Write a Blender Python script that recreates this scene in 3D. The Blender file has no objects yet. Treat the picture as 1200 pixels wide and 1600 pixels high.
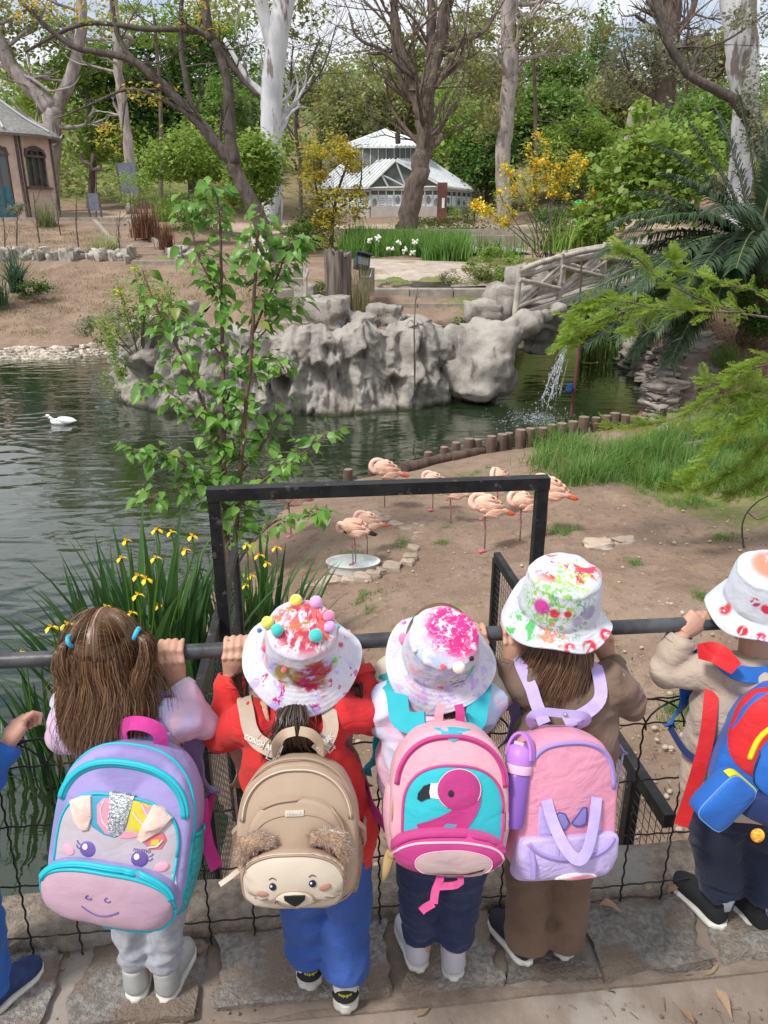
import bpy, bmesh, math, random
import numpy as np
from mathutils import Vector, Matrix, noise, Euler
random.seed(7); RU, RN, NO, BM = random.uniform, random.gauss, noise.noise, bpy.data.materials
RG = np.random.default_rng(7)
S = bpy.context.scene
COL = S.collection
R = math.radians
# ---------------------------------------------------------------- camera
CH, PITCH, FPX = 1.70, R(21), 1202.0
cd = bpy.data.cameras.new('camera'); cam = bpy.data.objects.new('camera', cd); COL.objects.link(cam)
cam.location = (0, 0, CH); cam.rotation_euler = (R(90) - PITCH, 0, 0)
cd.sensor_fit = 'VERTICAL'; cd.sensor_height = 36; cd.lens = 36 * FPX / 1600
cd.clip_start = .05; cd.clip_end = 2000
S.camera = cam
# ---------------------------------------------------------------- sky, sun, exposure
SUN_EL, SUN_AZ = R(56), R(232)       # azimuth measured clockwise from +Y: the sun stands behind the viewer's left shoulder
w = bpy.data.worlds.new('World'); S.world = w; w.use_nodes = True
nt = w.node_tree; nt.nodes.clear()
def wn(t, **k):
    n = nt.nodes.new(t)
    for a, b in k.items(): setattr(n, a, b)
    return n
sky = wn('ShaderNodeTexSky', sky_type='NISHITA', sun_disc=False, sun_elevation=SUN_EL, sun_rotation=SUN_AZ, altitude=300, air_density=1.0, dust_density=1.5)
tc = wn('ShaderNodeTexCoord'); mp = wn('ShaderNodeMapping'); mp.inputs['Scale'].default_value = (1, 1, 2.2)
nz = wn('ShaderNodeTexNoise'); nz.inputs['Scale'].default_value = 3.1; nz.inputs['Detail'].default_value = 7; nz.inputs['Roughness'].default_value = .58
rp = wn('ShaderNodeValToRGB'); rp.color_ramp.elements[0].position = .33; rp.color_ramp.elements[1].position = .48
mx = wn('ShaderNodeMix', data_type='RGBA'); mx.inputs[7].default_value = (7.0, 7.2, 7.6, 1)
bg = wn('ShaderNodeBackground'); bg.inputs['Strength'].default_value = .12
wo = wn('ShaderNodeOutputWorld')
L_ = nt.links.new
L_(tc.outputs['Generated'], mp.inputs[0]); L_(mp.outputs[0], nz.inputs['Vector']); L_(nz.outputs['Fac'], rp.inputs[0])
L_(rp.outputs[0], mx.inputs[0]); L_(sky.outputs[0], mx.inputs[6]); L_(mx.outputs[2], bg.inputs['Color']); L_(bg.outputs[0], wo.inputs[0])
sd = bpy.data.lights.new('sun', 'SUN'); sun = bpy.data.objects.new('sun', sd); COL.objects.link(sun)
sd.energy = 3.2; sd.angle = R(10); sd.color = (1, .96, .9)
sdir = Vector((math.sin(SUN_AZ) * math.cos(SUN_EL), math.cos(SUN_AZ) * math.cos(SUN_EL), math.sin(SUN_EL)))
sun.rotation_euler = sdir.to_track_quat('Z', 'Y').to_euler()
S.view_settings.view_transform = 'Standard'; S.view_settings.look = 'None'
S.view_settings.exposure = 0.22; S.view_settings.gamma = 1; S.view_settings.use_curve_mapping = False
S.cycles.use_denoising = True
S.cycles.max_bounces = 6; S.cycles.diffuse_bounces = 3; S.cycles.glossy_bounces = 3; S.cycles.transparent_max_bounces = 8
# ---------------------------------------------------------------- photograph ray -> point in the place
FW = Vector((0, math.cos(PITCH), -math.sin(PITCH))); UP = Vector((0, math.sin(PITCH), math.cos(PITCH)))
CAMP = Vector((0, 0, CH))
def ray(px, py): return Vector(((px - 600) / FPX, 0, 0)) + UP * ((800 - py) / FPX) + FW
def atz(px, py, z):
    d = ray(px, py); return CAMP + d * ((z - CH) / d.z)
def aty(px, py, y):
    d = ray(px, py); return CAMP + d * (y / d.y)
def pxs(p):                                   # metres per photograph pixel at a point
    return (Vector(p) - CAMP).dot(FW) / FPX
# ---------------------------------------------------------------- mesh builder
class MB:
    def __init__(s): s.v = []; s.f = []; s.m = []
    def add(s, vs, fs, mi=0):
        b = len(s.v); s.v += [tuple(p) for p in vs]
        s.f += [tuple(b + i for i in q) for q in fs]; s.m += [mi] * len(fs); return s
    def box(s, c, size, rot=None, mi=0):
        c = Vector(c); h = Vector(size) / 2
        vs = [Vector((x * h.x, y * h.y, z * h.z)) for x in (-1, 1) for y in (-1, 1) for z in (-1, 1)]
        if rot is not None: vs = [rot @ q for q in vs]
        return s.add([c + q for q in vs], [(0, 1, 3, 2), (4, 6, 7, 5), (0, 4, 5, 1), (2, 3, 7, 6), (0, 2, 6, 4), (1, 5, 7, 3)], mi)
    def tube(s, pts, rad, n=8, mi=0, cap=True, up=None, flat=1.0, jit=0, twist=0):
        pts = [Vector(p) for p in pts]; k = len(pts)
        if not hasattr(rad, '__len__'): rad = [rad] * k
        nrm = None; vs = []
        for i in range(k):
            t = (pts[min(i + 1, k - 1)] - pts[max(i - 1, 0)])
            t = t.normalized() if t.length > 1e-9 else Vector((0, 0, 1))
            if nrm is None or up is not None:
                u = Vector(up[i] if isinstance(up, list) else up) if up is not None else (Vector((0, 0, 1)) if abs(t.z) < .9 else Vector((0, 1, 0)))
                nrm = u - t * u.dot(t)
            else: nrm = nrm - t * nrm.dot(t)
            nrm.normalize(); b = t.cross(nrm); r = rad[i]
            rx, ry = r if hasattr(r, '__len__') else (r, r * flat)
            for j in range(n):
                a = 2 * math.pi * j / n + twist; q = 1 + (RU(-jit, jit) if jit else 0)
                vs.append(pts[i] + b * (math.cos(a) * rx * q) + nrm * (math.sin(a) * ry * q))
        fs = [(i * n + j, i * n + (j + 1) % n, (i + 1) * n + (j + 1) % n, (i + 1) * n + j) for i in range(k - 1) for j in range(n)]
        if cap: fs += [tuple(range(n - 1, -1, -1)), tuple((k - 1) * n + j for j in range(n))]
        return s.add(vs, fs, mi)
    def strap(s, pts, nrms, wid, th, mi=0):    # flat ribbon of real thickness
        k = len(pts); pts = [Vector(p) for p in pts]; vs = []
        if not isinstance(nrms, list): nrms = [nrms] * k
        if not hasattr(wid, '__len__'): wid = [wid] * k
        for i in range(k):
            t = (pts[min(i + 1, k - 1)] - pts[max(i - 1, 0)]).normalized(); nn = Vector(nrms[i]); nn = (nn - t * nn.dot(t)).normalized(); b = t.cross(nn)
            for a, c in ((-1, -1), (1, -1), (1, 1), (-1, 1)): vs.append(pts[i] + b * (a * wid[i] / 2) + nn * (c * th / 2))
        fs = [(i * 4 + j, i * 4 + (j + 1) % 4, (i + 1) * 4 + (j + 1) % 4, (i + 1) * 4 + j) for i in range(k - 1) for j in range(4)]
        fs += [(3, 2, 1, 0), tuple((k - 1) * 4 + j for j in range(4))]
        return s.add(vs, fs, mi)
    def loft(s, rings, cap0=True, cap1=True, mi=0):
        n = len(rings[0]); vs = [p for r in rings for p in r]
        fs = [(i * n + j, i * n + (j + 1) % n, (i + 1) * n + (j + 1) % n, (i + 1) * n + j) for i in range(len(rings) - 1) for j in range(n)]
        if cap0: fs.append(tuple(range(n - 1, -1, -1)))
        if cap1: fs.append(tuple((len(rings) - 1) * n + j for j in range(n)))
        return s.add(vs, fs, mi)
    def ell(s, c, r, n=14, m=9, rot=None, mi=0):
        c = Vector(c); r = Vector(r) if hasattr(r, '__len__') else Vector((r, r, r)); vs = [Vector((0, 0, -r.z))]
        for i in range(1, m):
            a = -math.pi / 2 + math.pi * i / m
            for j in range(n):
                b = 2 * math.pi * j / n; vs.append(Vector((r.x * math.cos(a) * math.cos(b), r.y * math.cos(a) * math.sin(b), r.z * math.sin(a))))
        vs.append(Vector((0, 0, r.z))); L = len(vs) - 1
        if rot is not None: vs = [rot @ q for q in vs]
        fs = [(0, 1 + (j + 1) % n, 1 + j) for j in range(n)]
        for i in range(m - 2):
            for j in range(n):
                a = 1 + i * n + j; b = 1 + i * n + (j + 1) % n; fs.append((a, b, b + n, a + n))
        fs += [(L, 1 + (m - 2) * n + j, 1 + (m - 2) * n + (j + 1) % n) for j in range(n)]
        return s.add([c + q for q in vs], fs, mi)
    def rev(s, prof, c=(0, 0, 0), n=24, mi=0, fn=None):   # revolve (r,z) about z
        c = Vector(c); vs = []
        for r, z in prof:
            for j in range(n):
                a = 2 * math.pi * j / n; p = Vector((r * math.cos(a), r * math.sin(a), z))
                vs.append(c + (fn(p, a, r, z) if fn else p))
        fs = [(i * n + j, i * n + (j + 1) % n, (i + 1) * n + (j + 1) % n, (i + 1) * n + j) for i in range(len(prof) - 1) for j in range(n)]
        return s.add(vs, fs, mi)
ORG = {}
def root_of(p):
    while p is not None and p.parent is not None: p = p.parent
    return p
def tag(o, label=None, cat=None, group=None, kind=None):
    if label: o['label'] = label
    if cat: o['category'] = cat
    if group: o['group'] = group
    if kind: o['kind'] = kind
    return o
def thing(name, label, cat, loc=(0, 0, 0), group=None, mat=None):
    o = bpy.data.objects.new(name, None); COL.objects.link(o); o.empty_display_size = .1
    if mat is not None: o.matrix_world = mat; ORG[o.name] = None
    else: o.location = loc; ORG[o.name] = Vector(loc)
    return tag(o, label, cat, group)
def setm(me, mats):
    for m in (mats if isinstance(mats, (list, tuple)) else [mats]): me.materials.append(m)
def mesh_of(name, mb, mats, smooth=40, off=None):
    me = bpy.data.meshes.new(name)
    vs = mb.v if off is None else [(a - off.x, b - off.y, c - off.z) for a, b, c in mb.v]
    me.from_pydata(vs, [], mb.f); setm(me, mats)
    if isinstance(mats, (list, tuple)) and len(mats) > 1: me.polygons.foreach_set('material_index', mb.m)
    if smooth:
        me.polygons.foreach_set('use_smooth', [True] * len(me.polygons))
        if smooth < 180: me.set_sharp_from_angle(angle=R(smooth))
    me.update(); return me
def obj(name, mb, mats, parent=None, smooth=40, loc=None, kind=None):
    """mesh from world-space (or root-local, when the root carries a matrix) vertices, linked as ONE object"""
    off = None
    if parent is not None: off = ORG.get(root_of(parent).name)
    elif loc is not None: off = Vector(loc)
    o = bpy.data.objects.new(name, mesh_of(name, mb, mats, smooth, off)); COL.objects.link(o)
    if parent is not None: o.parent = parent
    elif loc is not None: o.location = loc; ORG[o.name] = Vector(loc)
    else: ORG[o.name] = Vector((0, 0, 0))
    if kind: o['kind'] = kind
    return o
def inst(name, me, parent, M):
    """an object sharing mesh data, placed by a world matrix under its root"""
    o = bpy.data.objects.new(name, me); COL.objects.link(o); o.parent = parent
    if parent is not None:
        of = ORG.get(root_of(parent).name)
        if of is not None: M = Matrix.Translation(-of) @ M
    o.matrix_local = M; return o
def mesh_np(name, V, F, mats, parent=None, smooth=False, kind=None, mi=None, loc=None):
    off = None
    if parent is not None: off = ORG.get(root_of(parent).name)
    elif loc is not None: off = Vector(loc)
    if off is not None: V = V - np.array(off)
    me = bpy.data.meshes.new(name); k = F.shape[1]
    me.vertices.add(len(V)); me.vertices.foreach_set('co', V.astype(np.float32).ravel())
    me.loops.add(F.size); me.loops.foreach_set('vertex_index', F.astype(np.int32).ravel())
    me.polygons.add(len(F)); me.polygons.foreach_set('loop_start', np.arange(0, F.size, k, dtype=np.int32))
    if smooth: me.polygons.foreach_set('use_smooth', np.ones(len(F), bool))
    setm(me, mats)
    if mi is not None: me.polygons.foreach_set('material_index', mi.astype(np.int32))
    me.update(calc_edges=True); me.validate()
    o = bpy.data.objects.new(name, me); COL.objects.link(o)
    if parent is not None: o.parent = parent
    elif loc is not None: o.location = loc
    if parent is None: ORG[o.name] = Vector(loc) if loc is not None else Vector((0, 0, 0))
    if kind: o['kind'] = kind
    return o
def tidy(mb, voxel=.006, smooth=4, fn=None, dec=0):
    """voxel union of overlapping closed pieces into one continuous surface; returns an MB"""
    me = bpy.data.meshes.new('tmp'); me.from_pydata(mb.v, [], mb.f); o = bpy.data.objects.new('tmp', me); COL.objects.link(o)
    m = o.modifiers.new('r', 'REMESH'); m.mode = 'VOXEL'; m.voxel_size = voxel
    if smooth:
        m = o.modifiers.new('s', 'SMOOTH'); m.factor = .5; m.iterations = smooth
    if dec: m = o.modifiers.new('d', 'DECIMATE'); m.ratio = dec
    dg = bpy.context.evaluated_depsgraph_get(); e = o.evaluated_get(dg); q = e.to_mesh()
    r = MB(); nv = len(q.vertices); co = np.empty(nv * 3, np.float32); q.vertices.foreach_get('co', co); co = co.reshape(-1, 3)
    if fn is not None:
        no = np.empty(nv * 3, np.float32); q.vertices.foreach_get('normal', no); no = no.reshape(-1, 3); co = fn(co, no)
    r.v = [tuple(map(float, p)) for p in co]; r.f = [tuple(p.vertices) for p in q.polygons]; r.m = [0] * len(r.f)
    e.to_mesh_clear(); bpy.data.objects.remove(o); bpy.data.meshes.remove(me)
    return r
def nz3(P, sc, seed=0):                       # vector noise sampler for numpy points
    sc = sc if hasattr(sc, '__len__') else (sc, sc, sc)
    return np.array([NO((p[0] * sc[0] + seed, p[1] * sc[1] + seed * .7, p[2] * sc[2] - seed)) for p in P])
# ---------------------------------------------------------------- materials
def newmat(name):
    m = BM.new(name); m.use_nodes = True; t = m.node_tree; b = t.nodes['Principled BSDF']
    return m, t, b
def N(t, kind, **k):
    n = t.nodes.new(kind)
    for a, b in k.items():
        if a.startswith('i_'): n.inputs[a[2:].replace('_', ' ')].default_value = b
        else: setattr(n, a, b)
    return n
def c4(c): return (*c, 1) if len(c) == 3 else c
def noise_n(t, vec, scale, detail=4, rough=.55, dist=0):
    n = N(t, 'ShaderNodeTexNoise'); n.inputs['Scale'].default_value = scale; n.inputs['Detail'].default_value = detail
    n.inputs['Roughness'].default_value = rough; n.inputs['Distortion'].default_value = dist
    t.links.new(vec, n.inputs['Vector']); return n.outputs['Fac']
def ramp(t, fac, a, b):
    n = N(t, 'ShaderNodeMapRange', interpolation_type='SMOOTHSTEP'); t.links.new(fac, n.inputs[0])
    n.inputs[1].default_value = a; n.inputs[2].default_value = b; return n.outputs[0]
def mixc(t, fac, a, b):
    n = N(t, 'ShaderNodeMix', data_type='RGBA')
    for i, q in ((0, fac), (6, a), (7, b)):
        if hasattr(q, 'is_linked') or hasattr(q, 'node'): t.links.new(q, n.inputs[i])
        else: n.inputs[i].default_value = q if i == 0 else c4(q)
    return n.outputs[2]
def mth(t, op, a, b=0.0):
    n = N(t, 'ShaderNodeMath', operation=op)
    for i, q in ((0, a), (1, b)):
        if hasattr(q, 'node'): t.links.new(q, n.inputs[i])
        else: n.inputs[i].default_value = q
    return n.outputs[0]
def coords(t, kind='Object', scale=(1, 1, 1)):
    tc = N(t, 'ShaderNodeTexCoord')
    if kind == 'World':
        g = N(t, 'ShaderNodeNewGeometry'); o = g.outputs['Position']
    else: o = tc.outputs[kind]
    if scale != (1, 1, 1):
        m = N(t, 'ShaderNodeMapping'); m.inputs['Scale'].default_value = scale; t.links.new(o, m.inputs[0]); o = m.outputs[0]
    return o
def bump(t, b, h, strength=.3, dist=.01, prev=None):
    n = N(t, 'ShaderNodeBump'); n.inputs['Strength'].default_value = strength; n.inputs['Distance'].default_value = dist
    t.links.new(h, n.inputs['Height'])
    if prev: t.links.new(prev, n.inputs['Normal'])
    t.links.new(n.outputs[0], b.inputs['Normal']); return n.outputs[0]
def M(name, c1, c2=None, sc=6, rough=.75, bp=0, bsc=60, bd=.004, spec=.3, lo=.35, hi=.65, stretch=(1, 1, 1), vary=0, co='Object', c3=None, sc3=1.5, metal=0, sheen=0, lo3=.5, hi3=.68):
    m, t, b = newmat(name); v = coords(t, co, stretch)
    col = None
    if c2 is not None: col = mixc(t, ramp(t, noise_n(t, v, sc, 5), lo, hi), c1, c2)
    if c3 is not None: col = mixc(t, ramp(t, noise_n(t, v, sc3, 5, .6), lo3, hi3), col if col is not None else c1, c3)
    if vary:
        oi = N(t, 'ShaderNodeObjectInfo'); hs = N(t, 'ShaderNodeHueSaturation')
        t.links.new(mth(t, 'ADD', mth(t, 'MULTIPLY', oi.outputs['Random'], 2 * vary), 1 - vary), hs.inputs['Value'])
        if col is not None: t.links.new(col, hs.inputs['Color'])
        else: hs.inputs['Color'].default_value = c4(c1)
        col = hs.outputs[0]
    if col is not None: t.links.new(col, b.inputs['Base Color'])
    else: b.inputs['Base Color'].default_value = c4(c1)
    b.inputs['Roughness'].default_value = rough; b.inputs['Specular IOR Level'].default_value = spec; b.inputs['Metallic'].default_value = metal
    if sheen: b.inputs['Sheen Weight'].default_value = sheen
    if bp: bump(t, b, noise_n(t, v, bsc, 5, .6), bp, bd)
    return m
def LEAF(name, c1, c2, trans=.35, rough=.5, per='island', c3=None, f3=.12):
    """leaf: colour varies per leaf (mesh island or object), part of the light passes through"""
    m, t, b = newmat(name)
    if per == 'island': rnd = N(t, 'ShaderNodeNewGeometry').outputs['Random Per Island']
    else: rnd = N(t, 'ShaderNodeObjectInfo').outputs['Random']
    col = mixc(t, rnd, c1, c2)
    if c3 is not None: col = mixc(t, mth(t, 'LESS_THAN', mth(t, 'FRACT', mth(t, 'MULTIPLY', rnd, 37.7)), f3), col, c3)
    t.links.new(col, b.inputs['Base Color']); b.inputs['Roughness'].default_value = rough; b.inputs['Specular IOR Level'].default_value = .35
    tr = N(t, 'ShaderNodeBsdfTranslucent'); hs = N(t, 'ShaderNodeHueSaturation'); hs.inputs['Value'].default_value = 1.5; hs.inputs['Hue'].default_value = .485
    t.links.new(col, hs.inputs['Color']); t.links.new(hs.outputs[0], tr.inputs[0])
    ms = N(t, 'ShaderNodeMixShader'); ms.inputs[0].default_value = trans
    t.links.new(b.outputs[0], ms.inputs[1]); t.links.new(tr.outputs[0], ms.inputs[2])
    t.links.new(ms.outputs[0], t.nodes['Material Output'].inputs[0]); return m
# ---------------------------------------------------------------- leaves
def rand_rot(n, tilt=1.2):
    """random frames: leaf axis (droops a little) and a normal that mostly faces up"""
    a = RG.uniform(0, 2 * np.pi, n); e = RG.normal(-.25, .45, n)
    ax = np.stack([np.cos(a) * np.cos(e), np.sin(a) * np.cos(e), np.sin(e)], 1)
    up = np.stack([RG.normal(0, tilt * .5, n), RG.normal(0, tilt * .5, n), np.ones(n)], 1)
    nr = up - ax * (up * ax).sum(1, keepdims=True); nr /= np.linalg.norm(nr, axis=1, keepdims=True) + 1e-9
    return ax, np.cross(nr, ax), nr
def leaf_cloud(P, size, ratio=.5, fold=.12, tilt=1.2):
    """one folded rhombus of real size per point -> verts, quads"""
    n = len(P); ax, sd_, nr = rand_rot(n, tilt); s = (size if hasattr(size, '__len__') else size * RG.uniform(.65, 1.35, n))[:, None]
    V = np.stack([P - ax * s * .5, P + sd_ * s * ratio * .5 + nr * s * fold, P + ax * s * .5, P - sd_ * s * ratio * .5 + nr * s * fold], 1).reshape(-1, 3)
    return V, np.arange(4 * n).reshape(n, 4)
def clump_points(c, r, n, k=14, spread=.33):
    """leaf points gathered in k sub-clumps inside an ellipsoid, thinner in the middle: gaps and an uneven outline"""
    c = np.array(c); r = np.array(r)
    d = RG.normal(size=(k, 3)); d /= np.linalg.norm(d, axis=1, keepdims=True); q = d * (RG.uniform(.35, 1, (k, 1)) ** .6)
    idx = RG.integers(0, k, n); ks = RG.uniform(.6, 1.3, k)[idx][:, None]
    p = q[idx] + RG.normal(size=(n, 3)) * spread * ks * np.array([1, 1, .75])
    return c + p * r
def limb(mb, pts, r0, r1, n=9, sub=5, wob=.5, mi=0):
    """a branch through control points, smoothed and a little crooked"""
    pts = [Vector(p) for p in pts]; out = []
    for i in range(len(pts) - 1):
        p0, p1, p2, p3 = pts[max(i - 1, 0)], pts[i], pts[i + 1], pts[min(i + 2, len(pts) - 1)]
        for k in range(sub):
            t = k / sub; out.append(.5 * ((2 * p1) + (p2 - p0) * t + (2 * p0 - 5 * p1 + 4 * p2 - p3) * t * t + (3 * p1 - p0 - 3 * p2 + p3) * t ** 3))
    out.append(pts[-1]); m = len(out)
    rad = [r0 + (r1 - r0) * (i / (m - 1)) ** .8 for i in range(m)]
    out = [p + Vector((RU(-1, 1), RU(-1, 1), RU(-1, 1))) * rad[i] * wob * .3 for i, p in enumerate(out)]
    mb.tube(out, rad, n, mi, jit=.06); return out, rad
def twigs(mb, p, d, ln, r, depth, mi=0, up=.15, spread=.7, tips=None):
    """recursive bare branching"""
    pts = [Vector(p)]; dd = Vector(d).normalized(); k = 4
    for i in range(k):
        dd = (dd + Vector((RU(-1, 1), RU(-1, 1), RU(-1, 1))) * .22 + Vector((0, 0, up * .3))).normalized()
        pts.append(pts[-1] + dd * ln / k)
    mb.tube(pts, [r * (1 - .5 * i / k) for i in range(k + 1)], 5 if r > .03 else 3, mi, cap=False)
    if tips is not None: tips += pts[2:]
    if depth > 0:
        for _ in range(random.randint(2, 3)):
            q = random.choice(pts[1:]); nd = (dd + Vector((RU(-1, 1), RU(-1, 1), RU(-.6, 1))) * spread).normalized()
            twigs(mb, q, nd, ln * RU(.5, .8), r * .5, depth - 1, mi, up, spread, tips)
# ================================================================ terrain
ZW = -2.0
def yk(x): return 1.457 + .106 * x            # line of the fence foot
shore = [atz(*p, ZW).to_2d() for p in [(-250, 566), (0, 559), (100, 552), (170, 551), (185, 580), (200, 625), (260, 640), (450, 642), (600, 636), (706, 622), (716, 606),
    (786, 608), (800, 560), (822, 545), (880, 540), (945, 548), (985, 575), (1010, 600), (1030, 640), (985, 664), (900, 670), (840, 692), (760, 707),
    (690, 720), (640, 733), (560, 750), (500, 772), (440, 800), (395, 850), (330, 930), (280, 1010), (265, 1100)]]
shore += [Vector(p) for p in [(-1.0, 4.0), (-.95, 1.62), (-7, .75), (-16, -.2), (-26, 2), (-26, 21)]]
SH = np.array([[p.x, p.y] for p in shore])
def pond_sd(X, Y):                            # >0 on land
    d = np.full(X.shape, 1e9); ins = np.zeros(X.shape, bool); n = len(SH)
    for i in range(n):
        a, b = SH[i], SH[(i + 1) % n]; e = b - a; wx, wy = X - a[0], Y - a[1]
        t = np.clip((wx * e[0] + wy * e[1]) / (e @ e), 0, 1); d = np.minimum(d, np.hypot(wx - t * e[0], wy - t * e[1]))
        c = ((a[1] <= Y) & (b[1] > Y)) | ((b[1] <= Y) & (a[1] > Y)); xi = a[0] + (Y - a[1]) / (e[1] if abs(e[1]) > 1e-9 else 1e-9) * e[0]
        ins ^= c & (X < xi)
    return np.where(ins, -d, d)
PL = ([0, 22, 24, 27.5, 31, 36, 39, 45, 55, 75, 100, 130, 200], [-1.95, -1.95, -1.6, -.8, .2, 1.15, 1.55, 1.8, 2.6, 6, 12, 16, 22])
PM = ([0, 1.6, 2.2, 3.5, 6, 8, 10, 15.0, 19.0, 19.6, 24, 28, 42, 50, 60, 75, 100, 130, 200], [-.3, -.35, -.52, -.85, -1.42, -1.7, -1.82, -.62, -.55, -.02, .25, .42, 1.12, 1.45, 2.2, 6, 14, 19, 25])
PR = ([0, 1.6, 2.2, 3.5, 6, 8, 10.5, 13, 17, 21, 30, 42, 55, 75, 100, 130, 200], [-.3, -.35, -.52, -.85, -1.35, -1.6, -1.72, -1.5, -.5, .3, .8, 1.3, 2.4, 6, 13, 18, 24])
def sst(x, a, b):
    t = np.clip((x - a) / (b - a), 0, 1); return t * t * (3 - 2 * t)
def land(X, Y):
    q = X / np.maximum(Y, 1.0)
    l, m, r = np.interp(Y, *PL), np.interp(Y, *PM), np.interp(Y, *PR)
    wl = sst(-q, .17, .25) * sst(Y, 12, 16); wr = sst(q, .15, .26)
    return m * (1 - wl) * (1 - wr) + l * wl + r * wr * (1 - wl)
def height(X, Y):
    X = np.asarray(X, float); Y = np.asarray(Y, float)
    sd = pond_sd(X, Y); L = land(X, Y)
    k = np.where((Y < 14.2) & (X < 6.3), .17, 2.5) + 2.3 * sst(-X, .2, 1.0) * sst(-Y, -6, -4)
    return np.where(sd > 0, np.minimum(L, ZW + .02 + sd * k), ZW - np.minimum(.6, -sd * .9))
GX, GY = np.arange(-27, 21, .06), np.arange(1.0, 34, .06)
GH = height(*np.meshgrid(GX, GY))
def hfast(x, y):
    """bilinear look-up of the terrain"""
    x = np.asarray(x, float); y = np.asarray(y, float); u = np.clip((x - GX[0]) / .06, 0, len(GX) - 1.001); v = np.clip((y - GY[0]) / .06, 0, len(GY) - 1.001)
    i, j = u.astype(int), v.astype(int); a, b = u - i, v - j
    h = (GH[j, i] * (1 - a) + GH[j, i + 1] * a) * (1 - b) + (GH[j + 1, i] * (1 - a) + GH[j + 1, i + 1] * a) * b
    out = (x < GX[0]) | (x > GX[-2]) | (y > GY[-2])
    return np.where(out, land(x, y), h) if out.any() else h
def gz(x, y): return float(hfast(np.array([x]), np.array([y]))[0])
TS_ = 1.6 * 1.006 ** np.arange(820)
def gpt(px, py):                              # where a photograph ray meets the terrain
    d = ray(px, py); z = CH + d.z * TS_; h = hfast(d.x * TS_, d.y * TS_); below = (z < h) & (d.y * TS_ > 1.7)
    k = int(np.argmax(below)) if below.any() else len(TS_) - 1; k = max(k, 1); e0, e1 = z[k - 1] - h[k - 1], z[k] - h[k]
    f = e0 / (e0 - e1) if e0 - e1 > 1e-9 else 1; f = min(max(f, 0), 1); return CAMP + d * (TS_[k - 1] + (TS_[k] - TS_[k - 1]) * f)
def onto(px, Y):                              # ground point at distance Y under photograph column px (column read at the horizon row)
    x = aty(px, 340, Y).x; return Vector((x, Y, gz(x, Y)))
def grid_sheet(name, X, Y, Z, mats, attr=None):
    r, c = X.shape; V = np.stack([X, Y, Z], 2).reshape(-1, 3); i = np.arange(r * c).reshape(r, c)
    F = np.stack([i[:-1, :-1], i[:-1, 1:], i[1:, 1:], i[1:, :-1]], 2).reshape(-1, 4)
    o = mesh_np(name, V, F, mats, smooth=True, kind='structure')
    if attr is not None:
        a = o.data.color_attributes.new('cover', 'FLOAT_COLOR', 'POINT'); a.data.foreach_set('color', attr.reshape(-1, 4).astype(np.float32).ravel())
    return o
# --- ground material: bare earth with litter, patches of grass (R), pale sand or concrete (G), leaf mulch (B) where each really grows or lies
def ground_mat():
    m, t, b = newmat('bare_earth'); v = coords(t, 'World')
    at = N(t, 'ShaderNodeAttribute', attribute_name='cover'); sp = N(t, 'ShaderNodeSeparateColor'); t.links.new(at.outputs['Color'], sp.inputs[0])
    n1 = noise_n(t, v, 1.3, 6, .6); n2 = noise_n(t, v, 9, 6, .65); n3 = noise_n(t, v, 70, 4, .7); n4 = noise_n(t, v, 26, 5, .6, .4)
    col = mixc(t, ramp(t, n1, .35, .68), (.235, .165, .122), (.315, .23, .172))
    col = mixc(t, ramp(t, n2, .5, .72), col, (.19, .125, .092))
    col = mixc(t, mth(t, 'MULTIPLY', ramp(t, n4, .6, .68), .7), col, (.43, .33, .26))
    col = mixc(t, ramp(t, n3, .67, .72), col, (.62, .55, .47))
    col = mixc(t, ramp(t, n3, .34, .29), col, (.13, .085, .06))
    mul = mixc(t, ramp(t, n4, .42, .58), (.20, .115, .07), (.36, .22, .14)); mul = mixc(t, ramp(t, n3, .52, .6), mul, (.10, .06, .04))
    col = mixc(t, mth(t, 'MULTIPLY', sp.outputs[2], ramp(t, n2, .25, .5)), col, mul)
    pal = mixc(t, ramp(t, n2, .35, .7), (.50, .40, .30), (.38, .30, .22))
    col = mixc(t, sp.outputs[1], col, pal)
    gr = mixc(t, n4, (.09, .13, .03), (.19, .22, .07)); gr = mixc(t, ramp(t, n1, .4, .7), gr, (.27, .225, .11))
    f = ramp(t, mth(t, 'ADD', mth(t, 'ADD', sp.outputs[0], mth(t, 'MULTIPLY', mth(t, 'SUBTRACT', n2, .5), 1.1)), mth(t, 'MULTIPLY', mth(t, 'SUBTRACT', n3, .5), .5)), .42, .6)
    col = mixc(t, f, col, gr)
    t.links.new(col, b.inputs['Base Color']); b.inputs['Roughness'].default_value = .95; b.inputs['Specular IOR Level'].default_value = .12
    h = mth(t, 'ADD', mth(t, 'MULTIPLY', n2, .5), mth(t, 'ADD', mth(t, 'MULTIPLY', n3, .14), mth(t, 'MULTIPLY', n4, .3)))
    bump(t, b, h, .9, .06); return m
MAT_EARTH = ground_mat()
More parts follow.
